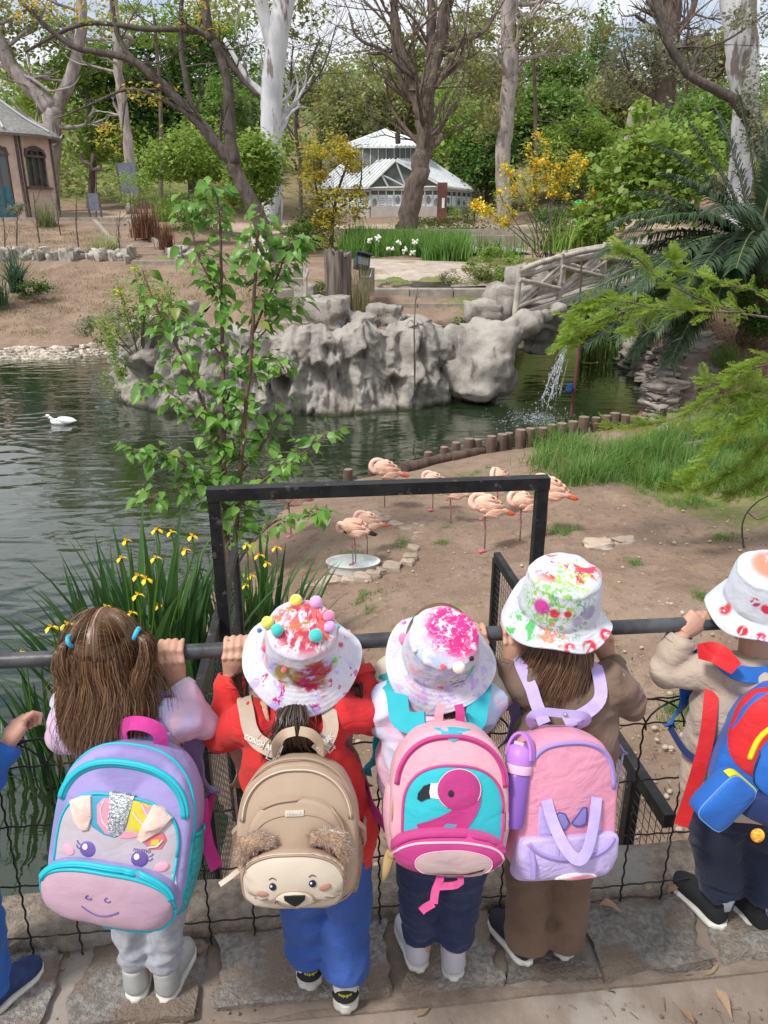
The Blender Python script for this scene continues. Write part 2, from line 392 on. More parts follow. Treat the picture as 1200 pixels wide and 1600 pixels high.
def cover(X, Y, Z):
    """where grass, pale sand and mulch lie, by place"""
    c = np.zeros(X.shape + (4,)); q = X / np.maximum(Y, 1)
    left = sst(-q, .15, .22) * sst(Y, 20, 22); mid = 1 - sst(np.abs(q), .14, .2)
    c[..., 0] = left * (.34 * sst(Y, 22, 24) * (1 - sst(Y, 30, 31.5)) + .22 * sst(Y, 31, 32)) + .5 * sst(Y, 48, 60)
    c[..., 0] += .75 * sst(Y, 30, 31.5) * (1 - sst(Y, 36, 38)) * (1 - sst(np.abs(q + .1), .03, .06)) + .35 * mid * sst(Y, 20, 22) * (1 - sst(Y, 40, 41))
    dl = np.hypot(X - 5.2, (Y - 10.3) * .8); c[..., 0] += .6 * (1 - sst(dl, 1.6, 3.2))
    c[..., 0] += .42 * (1 - sst(np.hypot(X - 1.1, Y - 10.3), .6, 2.2)) + .45 * (1 - sst(np.hypot(X - .55, Y - 5.6), .3, 1.1))
    c[..., 0] += .40 * (1 - sst(np.hypot(X - 3.0, Y - 6.4), .2, .8)) + .38 * (1 - sst(np.hypot(X - 1.6, Y - 3.0), .1, .5))
    c[..., 1] = sst(Y, 38.6, 39.2) * (1 - sst(Y, 44, 48)) * .9 + mid * sst(Y, 39.5, 40) * (1 - sst(Y, 46, 49)) * .3
    c[..., 0] += .9 * (1 - sst(np.hypot(X - 4.2, Y - 22.5), 3, 5.5)); c[..., 2] = sst(q, .2, .27) * sst(Y, 12.5, 13.5) * (1 - sst(Y, 22, 26)) + .3 * sst(Y, 50, 60)
    c = np.clip(c, 0, 1); c[..., 3] = 1; return c
xs = np.concatenate([np.linspace(-26, -5, 90)[:-1], np.linspace(-5, 6.5, 230)[:-1], np.linspace(6.5, 17, 60)]); ts = np.concatenate([np.linspace(0, 10, 200)[:-1], np.linspace(10, 26.5, 130)])
X, Tt = np.meshgrid(xs, ts); Y = yk(X) + .165 + Tt
Z = height(X, Y); P = np.stack([X.ravel(), Y.ravel(), Z.ravel()], 1)
nn = np.array([noise.fractal((p[0] * .9, p[1] * .9, 0), .8, 2.1, 4) for p in P]).reshape(X.shape)
gul = np.exp(-((Y - (4.6 + .35 * (X - 1) + .25 * np.sin(X * 2.2))) / .16) ** 2) * sst(X, .5, 1.4) * (1 - sst(X, 4, 5))
Z = Z + nn * .05 * sst(np.abs(Z - ZW), 0, .2) - gul * .12 + .022 * sst(nn, .1, .5) * sst(X, -.5, .5)
grid_sheet('enclosure_ground', X, Y, Z, MAT_EARTH, cover(X, Y, Z))
xs = np.linspace(-150, 150, 260); ys = np.concatenate([np.linspace(24.5, 60, 90)[:-1], np.linspace(60, 230, 80)])
X, Y = np.meshgrid(xs, ys); Z = height(X, Y) + np.array([NO((a * .12, b * .12, 3)) for a, b in zip(X.ravel(), Y.ravel())]).reshape(X.shape) * np.interp(Y, [24, 45, 60, 120], [.02, .08, .5, 2.0])
Z[Y < 26.4] -= .06
grid_sheet('hillside', X, Y, Z, MAT_EARTH, cover(X, Y, Z))
mb = MB(); mb.add([(-400, -400, -6), (400, -400, -6), (400, 900, -6), (-400, 900, -6)], [(0, 1, 2, 3)]); obj('ground', mb, M('soil', (.2, .15, .1)), kind='structure')
# --- water
def water_mat():
    m, t, b = newmat('pond_water'); v = coords(t, 'World', (1.0, 2.1, 1)); v2 = coords(t, 'World', (1, 1.5, 1))
    b.inputs['Base Color'].default_value = (.014, .026, .009, 1); b.inputs['Roughness'].default_value = .035; b.inputs['IOR'].default_value = 1.45; b.inputs['Specular IOR Level'].default_value = .75
    b.inputs['Coat Weight'].default_value = .45; b.inputs['Coat Roughness'].default_value = .03; b.inputs['Coat IOR'].default_value = 1.6
    n1 = noise_n(t, v, 1.25, 1, .4, .9); n2 = noise_n(t, v2, 5.5, 3, .5, .5); n3 = noise_n(t, v2, 22, 2, .5)
    # ripples spreading from the falling stream
    g = N(t, 'ShaderNodeNewGeometry'); vm = N(t, 'ShaderNodeVectorMath', operation='DISTANCE'); t.links.new(g.outputs['Position'], vm.inputs[0]); vm.inputs[1].default_value = tuple(atz(848, 640, ZW))
    near = ramp(t, vm.outputs['Value'], 3.2, .2)
    h = mth(t, 'ADD', mth(t, 'MULTIPLY', n1, .5), mth(t, 'ADD', mth(t, 'MULTIPLY', n2, .035), mth(t, 'MULTIPLY', n3, mth(t, 'ADD', mth(t, 'MULTIPLY', near, .12), .003))))
    b1 = N(t, 'ShaderNodeBump'); b1.inputs['Strength'].default_value = 1.0; b1.inputs['Distance'].default_value = .044; t.links.new(h, b1.inputs['Height'])
    t.links.new(b1.outputs[0], b.inputs['Normal']); t.links.new(b1.outputs[0], b.inputs['Coat Normal'])
    return m
mb = MB(); mb.add([(-40, -4, ZW), (20, -4, ZW), (20, 27, ZW), (-40, 27, ZW)], [(0, 1, 2, 3)]); obj('pond_water', mb, water_mat(), kind='structure')
# ================================================================ near edge: path, kerb stones, ledge
MAT_STONE = M('granite', (.33, .31, .285), (.19, .172, .153), sc=70, rough=.88, bp=1, bsc=110, bd=.014, c3=(.235, .18, .14), sc3=6, vary=.2, lo3=.42, hi3=.58, co='World')
MAT_PATH = M('worn_path', (.25, .20, .165), (.175, .138, .113), sc=7, rough=.9, bp=.6, bsc=45, bd=.008, co='World', c3=(.28, .245, .215), sc3=2.6, lo3=.5, hi3=.6)
xs = np.linspace(-3, 3, 200); ts = np.linspace(-2.2, .30, 90); X, Tt = np.meshgrid(xs, ts); Y = yk(X) - .28 + Tt
Z = np.array([noise.fractal((a * 5, b * 5, 0), .8, 2.1, 4) for a, b in zip(X.ravel(), Y.ravel())]).reshape(X.shape) * .007 - .045 + .043 * sst(Tt, -.02, .13)
grid_sheet('path', X, Y, Z, MAT_PATH)
mb = MB(); mb.add([(-60, -50, -.075), (60, -50, -.075), (60, yk(60) - .3, -.075), (-60, yk(-60) - .3, -.075)], [(0, 1, 2, 3)]); obj('path_surround', mb, MAT_PATH, kind='structure')
def lump(c, size, seed, rot=0, n=3, amp=.16, flatten=1):
    """an irregular stone: subdivided box, rounded and pushed about by noise"""
    bm = bmesh.new(); bmesh.ops.create_cube(bm, size=1); bmesh.ops.subdivide_edges(bm, edges=bm.edges[:], cuts=n, use_grid_fill=True)
    mb = MB(); rt = Matrix.Rotation(rot, 3, 'Z'); bm.verts.index_update()
    for v in bm.verts:
        p = v.co * 2; q = p.normalized() * 1.25; p = p.lerp(q, .35 if n < 8 else .14)
        p = p * (1 + amp * NO(p * 1.1 + Vector((seed * 3.1, seed, -seed))) + amp * .5 * NO(p * 2.9 + Vector((seed, 0, seed))) + (amp * .22 * NO(p * 7 + Vector((seed, 0, seed))) if n > 7 else 0))
        p = Vector((p.x * size[0] / 2, p.y * size[1] / 2, p.z * size[2] / 2)); v.co = Vector(c) + rt @ p
    mb.v = [tuple(v.co) for v in bm.verts]; mb.f = [tuple(x.index for x in f.verts) for f in bm.faces]; mb.m = [0] * len(mb.f); bm.free(); return mb
mb = MB(); mb.box((0, yk(0) - .06, -.09), (6, .3, .16), Matrix.Rotation(math.atan(.106), 3, 'Z')); kerb = obj('kerb', mb, M('mortar', (.17, .13, .105), (.24, .19, .15), sc=14, rough=.95, bp=.6, bsc=50, bd=.01), kind='structure')
edges_px = [(-190, 30), (34, 132), (160, 335), (352, 610), (622, 770), (776, 905), (912, 1085), (1100, 1290), (1300, 1500)]
for i, (a, b_) in enumerate(edges_px):
    xa, xb = [(p - 600) / FPX * 1.98 for p in (a, b_)]; xm = (xa + xb) / 2
    st = lump((xm, yk(xm) - .085, -.062), ((xb - xa) * .99, .215 + RU(-.02, .02), .16), i + 3, math.atan(.106) + RU(-.06, .06), 12, .20)
    obj('kerb_stone', st, MAT_STONE, kerb, smooth=60)
mb = MB(); rows = []
for i in range(161):
    x = -4 + 8 * i / 160; k = lambda s, a: a * NO((x * 7 + s, s * 5, 0)) + a * .6 * NO((x * 22, s, 2)); y0 = yk(x)
    rows.append([(x, y0 + .015 + k(1, .008), -.4), (x, y0 + .015 + k(2, .01), .03 + k(4, .006)), (x, y0 + .035 + k(3, .006), .048 + k(5, .006)), (x, y0 + .10, .055 + k(6, .009)), (x, y0 + .155 + k(7, .012), .05 + k(8, .008)), (x, y0 + .185 + k(9, .01), .01), (x, y0 + .20, -.5), (x, y0 + .2, -2.4)])
mb.loft(rows, cap0=True, cap1=True)
obj('retaining_ledge', mb, M('rough_concrete', (.40, .33, .26), (.25, .20, .16), sc=34, rough=.95, bp=1, bsc=110, bd=.016, co='World', c3=(.36, .335, .31), sc3=2.5), kind='structure', smooth=70)
# ================================================================ left bank: pebble shore, rubble wall, steps
MAT_PEB = M('river_stone', (.50, .44, .36), (.38, .33, .28), sc=5, rough=.85, bp=.4, bsc=30, vary=.35)
stones_me = []
for i in range(8): stones_me.append(mesh_of('stone', lump((0, 0, 0), (1, 1, 1), i * 2.3 + 1, 0, 2, .3), MAT_PEB, 80))
def strew(parent, pts, sizes, name='stone'):
    for p, s in zip(pts, sizes):
        sc = Vector((s * RU(.8, 1.3), s * RU(.7, 1.1), s * RU(.5, .8)))
        inst(name, random.choice(stones_me), parent, Matrix.LocRotScale(Vector(p), Euler((RU(-.3, .3), RU(-.3, .3), RU(0, 6.3))), sc))
mb = MB(); a, b_ = atz(-30, 566, ZW), atz(190, 553, ZW)
mb.add([a + Vector((0, -.1, -.12)), b_ + Vector((0, -.1, -.12)), b_ + Vector((0, .9, .2)), a + Vector((0, .9, .2))], [(0, 1, 2, 3)])
peb = obj('stone_edging', mb, M('dark_silt', (.06, .05, .04)), kind='structure')
pts, szs = [], []
for r_ in range(5):
    n_ = 46
    for i in range(n_):
        f = (i + RU(-.3, .3) + .5 * (r_ % 2)) / n_; p = a.lerp(b_, f) + Vector((0, r_ * .17 - .02 + RU(-.04, .04) + .25 * math.sin(f * 9), -.03 + r_ * .055))
        if r_ > 2 and NO((f * 14, r_, 0)) > .12: continue
        pts.append(p); szs.append(RU(.11, .19))
strew(peb, pts, szs)
MAT_RUB = M('rubble_stone', (.42, .39, .35), (.29, .26, .23), sc=4, rough=.9, bp=.6, bsc=25, bd=.02, vary=.3)
rub_me = [mesh_of('stone', lump((0, 0, 0), (1, 1, 1), i * 1.7 + 20, 0, 3, .55), MAT_RUB, 60) for i in range(6)]
wl = thing('rubble_wall', 'low row of pale rough stones along the top of the left bank, below the round hut', 'wall', onto(130, 31))
for x0, x1, yy in ((-40, 205, 31.0), (265, 305, 31.2)):
    px = x0
    while px < x1:
        s = RU(.26, .52); p = onto(px, yy + RU(-.1, .1))
        inst('stone', random.choice(rub_me), wl, Matrix.LocRotScale(p + Vector((0, 0, s * .2)), Euler((0, RU(-.4, .4), RU(0, 6))), Vector((s, s * .8, s * RU(.75, 1.05)))))
        if random.random() < .9: inst('stone', random.choice(rub_me), wl, Matrix.LocRotScale(p + Vector((s * .35, .1, s * .62)), Euler((0, RU(-.4, .4), RU(0, 6))), Vector((s * .6, s * .6, s * .5))))
        px += s * 29
MAT_SLAB = M('weathered_concrete', (.36, .32, .28), (.26, .225, .19), sc=5, rough=.9, bp=.5, bsc=22, bd=.01, c3=(.22, .2, .15), sc3=2)
stp = thing('garden_steps', 'flight of low concrete steps with stone kerbs climbing the left bank towards the hut', 'steps', onto(238, 31))
a, b_ = gpt(243, 410), gpt(172, 352)
for i in range(7):
    f = i / 6; c = a.lerp(b_, f); c.z = a.z + (b_.z - a.z) * f; mb = MB(); mb.box(c + Vector((0, 0, -.02)), (1.75 - .35 * f, .42, .16)); obj('step', mb, MAT_SLAB, stp)
for sx in (-1, 1):
    mb = MB(); mb.strap([a + Vector((sx * .98, -.2, .08)), b_ + Vector((sx * .76, .2, .12))], Vector((0, 0, 1)), .17, .3); obj('side_kerb', mb, MAT_SLAB, stp)
mb = MB(); p0, p1 = onto(-60, 38.6), onto(300, 38.6)
mb.box(((p0.x + p1.x) / 2, 40.5, 1.42), (p1.x - p0.x, 3.8, .5)); obj('terrace', mb, MAT_SLAB, kind='structure')
# ================================================================ round thatched hut
def T(px, py, Y): return aty(px, py, Y)
MAT_THATCH = M('grey_thatch', (.33, .32, .31), (.22, .21, .20), sc=5, rough=.95, bp=.8, bsc=18, bd=.05, stretch=(6, 6, 1), c3=(.42, .41, .40), sc3=1.2)
MAT_HUTW = M('pinkish_render', (.60, .45, .38), (.52, .38, .31), sc=4, rough=.9, bp=.4, bsc=14, bd=.02)
MAT_TIMB = M('dark_timber', (.09, .065, .06), (.15, .11, .10), sc=6, rough=.85, bp=.4, bsc=30)
MAT_GLASS = M('dim_glass', (.07, .09, .085), rough=.06, spec=.8)
MAT_TEAL = M('teal_paint', (.035, .14, .19), (.05, .18, .23), sc=3, rough=.6)
HY = 42.0; hx = T(8, 340, HY).x; hz = 1.70
def hzp(py): return T(8, py, HY).z
hut = thing('round_hut', 'round hut with grey thatched cone roof and pinkish timber-striped walls on the left bank', 'hut', (hx, HY, hz - .1))
ra = 86 * pxs((hx, HY, 2)); re = 98 * pxs((hx, HY, 4)); ze, zt = hzp(214), hzp(146)
mb = MB(); prof = [(re * .86, ze - .02), (re * 1.0, ze - .12), (re * 1.03, ze - .02), (re * .98, ze + .14)]
for i in range(1, 9):
    f = i / 8; prof.append((re * (1 - f) * (1 - .07 * math.sin(f * 3.14)) + .06, ze + .14 + (zt - ze) * (f ** 1.12)))
mb.rev(prof, (hx, HY, 0), 40, fn=lambda p, a, r, z: p * 1 + Vector((0, 0, .05 * NO((a * 9, z * 3, 0)))) + Vector((math.cos(a), math.sin(a), 0)) * .10 * NO((a * 14, z * 2, 4)))
rf = obj('roof', mb, MAT_THATCH, hut, smooth=50)
for k in range(8):
    a = R(22.5 + 45 * k + 12); mb = MB(); pts = [Vector((hx + math.cos(a) * r * 1.02, HY + math.sin(a) * r * 1.02, z + .04)) for r, z in prof[3:]]; mb.tube(pts, .045, 5); obj('ridge_strip', mb, M('zinc', (.5, .5, .52)) if k == 0 else BM['zinc'], rf)
mb = MB(); mb.rev([(.30, zt - .1), (.22, zt + .2), (.10, zt + .3), (.20, zt + .5), (.17, zt + .7), (.07, zt + .85), (.05, zt + 1.2), (.0, zt + 1.6)], (hx, HY, 0), 14); obj('finial', mb, M('blue_grey_zinc', (.33, .37, .45), (.26, .29, .35), rough=.5), rf)
mb = MB(); zb = gz(hx, HY) - .2; nseg = 8
ang = [R(-90 + 45 * k) for k in range(nseg)]
corner = [Vector((hx + ra * math.cos(a), HY + ra * math.sin(a), 0)) for a in ang]
z1 = ze + .05; zs, zl = hzp(293), hzp(237)
for k in range(nseg):
    p, q = corner[k], corner[(k + 1) % nseg]; kind = 'door' if k == 0 else ('window' if k in (1, 3, 5, 7) else 'wall')
    mbw = MB(); u = (q - p).normalized(); nrm = Vector((u.y, -u.x, 0)); L = (q - p).length
    def quad(a0, a1, b0, b1, off=0, mb_=None):
        (mb_ or mbw).add([p + u * (a0 * L) + nrm * off + Vector((0, 0, b0)), p + u * (a1 * L) + nrm * off + Vector((0, 0, b0)), p + u * (a1 * L) + nrm * off + Vector((0, 0, b1)), p + u * (a0 * L) + nrm * off + Vector((0, 0, b1))], [(0, 1, 2, 3)])
    if kind == 'wall': quad(0, 1, zb, z1)
    else:
        lo = zs if kind == 'window' else zb
        quad(0, .22, zb, z1); quad(.78, 1, zb, z1); quad(.22, .78, zl, z1)
        if lo > zb: quad(.22, .78, zb, lo)
    wo_ = obj('wall', mbw, MAT_HUTW, hut, smooth=0)
    if kind != 'wall':
        g = MB(); quad(.2, .8, lo, zl + .05, -.12, g); pane = obj('window' if kind == 'window' else 'door', g, MAT_GLASS, hut, smooth=0)
        fr = MB()
        for a in (.22, .41, .59, .78): fr.box(p + u * (a * L) + nrm * -.05 + Vector((0, 0, (lo + zl) / 2)), (.10 if a in (.22, .78) else .05, .10, zl - lo), Matrix.Rotation(math.atan2(u.y, u.x), 3, 'Z'))
        for z in (lo, zl - .28, zl): fr.box(p + u * (.5 * L) + nrm * -.04 + Vector((0, 0, z)), (.58 * L, .13, .10), Matrix.Rotation(math.atan2(u.y, u.x), 3, 'Z'))
        fr.tube([p + u * ((.5 - .30 * math.cos(a)) * L) + nrm * .03 + Vector((0, 0, zl - .30 + .42 * math.sin(a))) for a in [math.pi * i / 10 for i in range(11)]], .07, 5)
        obj('frame', fr, MAT_TIMB, pane, smooth=0)
        if kind == 'window':
            sl = MB(); sl.box(p + u * (.5 * L) + nrm * .06 + Vector((0, 0, lo - .06)), (.72 * L, .18, .09), Matrix.Rotation(math.atan2(u.y, u.x), 3, 'Z')); obj('sill', sl, MAT_TIMB, pane, smooth=0)
        else:
            sl = MB(); sl.box(p + u * (.5 * L) + nrm * -.08 + Vector((0, 0, (zb + zb + 1.6) / 2)), (.52 * L, .05, 1.5), Matrix.Rotation(math.atan2(u.y, u.x), 3, 'Z')); obj('lower_panel', sl, MAT_TEAL, pane, smooth=0)
    for f in (0, .1):
        tb = MB(); tb.box(p + u * (f * L) + nrm * .03 + Vector((0, 0, (zb + z1) / 2)), (.11 if f == 0 else .07, .09, z1 - zb - .02 * f), Matrix.Rotation(math.atan2(u.y, u.x) + RU(-.1, .1), 3, 'Z')); obj('timber_strip', tb, MAT_TIMB, hut, smooth=0)
# ================================================================ pavilion with ribbed white roof
MAT_RIB = M('white_ribbed_sheet', (.72, .75, .76), (.62, .66, .68), sc=3, rough=.45)
MAT_GREYG = M('grey_glazing', (.10, .125, .125), (.17, .20, .195), sc=1.5, rough=.25, spec=.5)
MAT_BEIGE = M('beige_plaster', (.46, .42, .39), (.40, .37, .34), sc=2, rough=.9)
MAT_STEEL = M('light_steel', (.55, .57, .57), rough=.5)
MAT_POST = M('printed_panel', (.74, .80, .86), (.64, .70, .77), sc=.9, rough=.5, vary=.12)
MAT_GREEN = M('green_print', (.10, .34, .30), rough=.6); MAT_INK = M('grey_print', (.25, .27, .28), rough=.6)
PY = 52.0
pav = thing('pavilion', 'low glazed pavilion with white ribbed two-tier roof beyond the pond', 'pavilion', (T(632, 340, PY).x, PY, 1.5))
A, BL, Lf, TL = T(618, 249, PY), T(574, 292, PY), T(490, 292, PY + 5), T(540, 250, PY + 5)
BR, Rt, TR = T(694, 291, PY), T(742, 297, PY + 4.5), T(668, 247, PY + 4.5)
A2 = A + Vector((0, .02, 0))
def ribbed(name, p00, p10, p11, p01, n, par):     # p00-p10 ridge, p01-p11 eave
    o = MB(); o.add([p00, p10, p11, p01, *(q + Vector((0, 0, -.12)) for q in (p00, p10, p11, p01))], [(0, 1, 2, 3), (7, 6, 5, 4), (0, 3, 7, 4), (1, 5, 6, 2), (3, 2, 6, 7)])
    s = obj(name, o, MAT_RIB, par, smooth=0)
    for i in range(n):
        f = (i + .5) / n; r = MB(); r.tube([p00.lerp(p10, f) + Vector((0, 0, .03)), p01.lerp(p11, f) + Vector((0, 0, .03))], .055, 4); obj('roof_rib', r, MAT_RIB, s, smooth=0)
    return s
ribbed('roof', TL, A, BL, Lf, 15, pav); ribbed('roof', A2, TR, Rt, BR, 13, pav)
bk = [T(548, 250, PY + 9), T(660, 250, PY + 9), T(742, 293, PY + 9), T(492, 290, PY + 9)]
mb = MB(); mb.add([TL, bk[0], bk[3], Lf], [(0, 1, 2, 3)]); mb.add([TR, Rt, bk[2], bk[1]], [(0, 1, 2, 3)]); mb.add([A + Vector((0, 0, -.1)), TR, bk[1], bk[0], TL], [(0, 1, 2, 3, 4)]); obj('roof', mb, MAT_RIB, pav, smooth=0)
mb = MB(); mb.add([A + Vector((0, .3, -.1)), BL + Vector((.2, .3, 0)), BR + Vector((-.2, .3, 0))], [(0, 1, 2)]); gab = obj('gable_glazing', mb, MAT_GREYG, pav, smooth=0)
mid = (BL + BR) / 2
for a, b_ in ((A, mid), (A.lerp(BL, .5), mid.lerp(BL, .45)), (A.lerp(BR, .5), mid.lerp(BR, .45)), (A.lerp(BL, .5), mid), (A.lerp(BR, .5), mid), (BL, BR), (A, BL), (A, BR)):
    mb = MB(); mb.tube([a + Vector((0, .12, -.06)), b_ + Vector((0, .12, -.02))], .06, 5); obj('truss_bar', mb, MAT_STEEL, gab, smooth=0)
def wall_run(a, b_, n, ztop, zsill, zbot, green):
    u = (b_ - a).normalized(); nr = Vector((u.y, -u.x, 0)); L = (b_ - a).length; rz = Matrix.Rotation(math.atan2(u.y, u.x), 3, 'Z')
    mb = MB(); mb.box(a.lerp(b_, .5) * 1 + Vector((0, 0, (zsill + zbot) / 2 - a.lerp(b_, .5).z)), (L, .25, zsill - zbot), rz); obj('wall', mb, MAT_BEIGE, pav, smooth=0)
    mb = MB(); mb.box(a.lerp(b_, .5) + Vector((0, 0, (zsill + ztop) / 2 - a.lerp(b_, .5).z)) - nr * .1, (L, .06, ztop - zsill), rz); gl = obj('window', mb, MAT_GREYG, pav, smooth=0)
    zh = zsill + (ztop - zsill) * .68
    for i in range(n):
        c = a.lerp(b_, (i + .5) / n); mb = MB(); mb.box(Vector((c.x, c.y, (zsill + zh) / 2)) + nr * .02, (L / n * .84, .05, zh - zsill), rz); p = obj('panel', mb, MAT_POST, gl, smooth=0)
        # flat print on the panel: lettering blocks and drawings too far off to read
        if green and i % 3 != 2:
            mb.__init__()
            for _ in range(3): mb.box(Vector((c.x, c.y, RU(zsill + .2, zh - .2))) + u * RU(-.1, .1) + nr * .055, (L / n * RU(.25, .5), .012, RU(.15, .4)), rz)
            obj('print', mb, MAT_GREEN, p, smooth=0)
        elif not green:
            mb.__init__(); k = i % 4
            if k in (0, 3): mb.ell(Vector((c.x, c.y, zsill + (.3 if k == 0 else .55) * (zh - zsill))) + nr * .05, (L / n * .3, .012, .26), rot=rz)
            else:
                for q in range(5): mb.box(Vector((c.x, c.y, zh - .22 - .13 * q)) + nr * .055, (L / n * RU(.4, .62), .012, .03), rz)
            obj('print', mb, MAT_INK, p, smooth=0)
    for i in range(n + 1):
        c = a.lerp(b_, i / n); mb = MB(); mb.box(Vector((c.x, c.y, (zsill + ztop) / 2)) + nr * .05, (.07, .12, ztop - zsill), rz); obj('mullion', mb, MAT_STEEL, gl, smooth=0)
    mb = MB(); mb.box(a.lerp(b_, .5) + Vector((0, 0, ztop - a.lerp(b_, .5).z)) + nr * .06, (L, .16, .14), rz); obj('beam', mb, MAT_STEEL, pav, smooth=0)
zt_, zsl, zbt = T(630, 294, PY).z - .06, T(630, 322, PY).z, T(630, 350, PY).z - .5
wall_run(BL + Vector((.2, .5, 0)), BR + Vector((-.2, .5, 0)), 9, zt_, zsl, zbt, False)
wall_run(BR + Vector((-.2, .5, 0)), T(735, 297, PY + 4.5), 6, zt_ - .04, zsl, zbt, True)
wall_run(T(496, 292, PY + 5), BL + Vector((.2, .5, 0)), 8, zt_ - .08, zsl, zbt, False)
tw = [T(552, 0, PY + 2.2), T(617, 0, PY + 1.0), T(662, 0, PY + 2.6), T(650, 0, PY + 7), T(560, 0, PY + 7)]
zl_, zh_ = T(617, 262, PY + 1).z, T(617, 226, PY + 1).z
for i in range(5):
    a, b_ = tw[i], tw[(i + 1) % 5]; mb = MB(); mb.add([(a.x, a.y, zl_ - .4), (b_.x, b_.y, zl_ - .4), (b_.x, b_.y, zh_ + .1), (a.x, a.y, zh_ + .1)], [(0, 1, 2, 3)]); g = obj('clerestory', mb, MAT_GREYG, pav, smooth=0)
    for k in range(5):
        c = a.lerp(b_, k / 5); mb = MB(); mb.box((c.x, c.y - .04, (zl_ + zh_) / 2 - .1), (.07, .07, zh_ - zl_ + .4)); obj('mullion', mb, MAT_STEEL, g, smooth=0)
apx = T(601, 203, PY + 4); ev = [T(535, 228, PY + 3), T(617, 228, PY), T(674, 228, PY + 3), T(662, 226, PY + 8), T(548, 226, PY + 8)]
for i in range(5): ribbed('roof', apx, apx + Vector((.02, 0, 0)), ev[(i + 1) % 5], ev[i], 9, pav)
mb = MB(); mb.tube([T(621, 208, PY - .2), T(622, 224, PY - .3)], .16, 8); obj('lamp', mb, M('black_metal', (.03, .03, .035), rough=.5), pav)
# ================================================================ boards, posts
MAT_SIGN = M('grey_board', (.12, .135, .17), (.17, .18, .21), sc=4, rough=.7)
def board(px0, px1, py0, py1, Y, label, cat='sign', tilt=0, m=MAT_SIGN):
    a, b_ = T(px0, py1, Y), T(px1, py0, Y); c = Vector(((a.x + b_.x) / 2, Y, a.z)); t = thing('notice_board', label, cat, c)
    mb = MB(); mb.box((c.x, Y, (a.z + b_.z) / 2), (b_.x - a.x, .06, b_.z - a.z), Matrix.Rotation(tilt, 3, 'Y')); obj('panel', mb, m, t, smooth=0)
    mb = MB()
    for s in (-1, 1): mb.box((c.x + s * ((b_.x - a.x) / 2 + .03), Y, (a.z + b_.z) / 2 - .2), (.07, .09, b_.z - a.z + .45), Matrix.Rotation(tilt, 3, 'Y'))
    obj('frame', mb, MAT_TIMB, t, smooth=0); return t
board(189, 212, 254, 302, 41, 'large blank slate-grey board with a dark frame below the tall pale trunk', tilt=-.05)
board(140, 153, 302, 330, 40, 'small slate-grey board leaning beside the round hut', tilt=-.03)
lp = thing('lamp_post', 'thin dark lamp post behind the small grey board, with a crooked bracket', 'lamp post', onto(150, 40.6)); p = onto(150, 40.6); mb = MB(); mb.tube([p, T(150, 268, 40.6)], .035, 6); obj('post', mb, MAT_TIMB, lp)
mb = MB(); mb.tube([T(125, 240, 40.6), T(130, 252, 40.6), T(143, 258, 40.6), T(146, 240, 40.6)], .10, 6); mb.tube([T(143, 258, 40.6), T(145, 265, 40.6), T(156, 264, 40.6), T(157, 258, 40.6)], .09, 6); obj('bracket', mb, MAT_TIMB, lp)
mb = MB(); a = T(690, 345, 45); b_ = T(690, 290, 45); t = thing('rusty_pillar', 'rust-brown upright slab standing in front of the pavilion corner', 'pillar', (T(690, 345, 45).x, 45, a.z)); mb.box((a.x, 45, (a.z + b_.z) / 2), (.52, .3, b_.z - a.z + .3)); obj('slab', mb, M('rust', (.16, .075, .055), (.10, .05, .04), sc=4, rough=.9), t, smooth=0)
mb = MB(); mb.box((a.x + .05, 44.83, a.z + .9), (.14, .02, .5)); obj('notice', mb, MAT_POST, t, smooth=0)
# ================================================================ trees
BARK_D = M('dark_bark', (.085, .07, .06), (.14, .115, .10), sc=9, rough=.95, bp=1, bsc=16, bd=.05, stretch=(1, 1, .3))
BARK_B = M('brown_bark', (.20, .155, .13), (.115, .09, .075), sc=8, rough=.95, bp=1, bsc=12, bd=.06, stretch=(1, 1, .25))
BARK_P = M('pale_grey_bark', (.42, .37, .35), (.30, .26, .245), sc=5, rough=.9, bp=.5, bsc=10, bd=.03, stretch=(1, 1, .3), c3=(.2, .16, .14), sc3=3)
BARK_W = M('white_gum_bark', (.62, .62, .64), (.50, .50, .53), sc=4, rough=.8, bp=.3, bsc=8, bd=.02, stretch=(1, 1, .22), c3=(.22, .18, .165), sc3=2.4, lo3=.56, hi3=.63)
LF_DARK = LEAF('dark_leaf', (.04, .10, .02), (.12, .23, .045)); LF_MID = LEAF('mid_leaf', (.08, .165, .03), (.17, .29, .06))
LF_LIGHT = LEAF('fresh_leaf', (.14, .255, .04), (.27, .38, .075)); LF_OLIVE = LEAF('olive_leaf', (.15, .19, .06), (.28, .31, .11), c3=(.26, .2, .10))
LF_YEL = LEAF('yellow_leaf', (.42, .34, .03), (.58, .47, .06), c3=(.22, .26, .05), f3=.35); LF_GREY = LEAF('grey_leaf', (.16, .18, .11), (.26, .27, .17))
PETAL_Y = LEAF('yellow_petal', (.80, .58, .03), (.85, .68, .08), trans=.3)
def crown(tree, clumps, n, size, mat, name='crown', **k):
    """clumps in photograph pixels (x, y, Y, rx, ry) with depth; leaves shared out by area"""
    ar = np.array([c[3] * c[4] for c in clumps], float); Ps = []
    for c, a in zip(clumps, ar / ar.sum()):
        p = T(c[0], c[1], c[2]); s = pxs(p); ry = (c[5] if len(c) > 5 else max(c[3], c[4]) * s)
        Ps.append(clump_points(p, (c[3] * s, ry, c[4] * s), int(n * a), k=k.get('k', 14), spread=k.get('spread', .3)))
    P = np.concatenate(Ps); V, F = leaf_cloud(P, size, k.get('ratio', .55)); return mesh_np(name, V, F, mat, tree, kind='stuff' if name == 'flowers' else None)
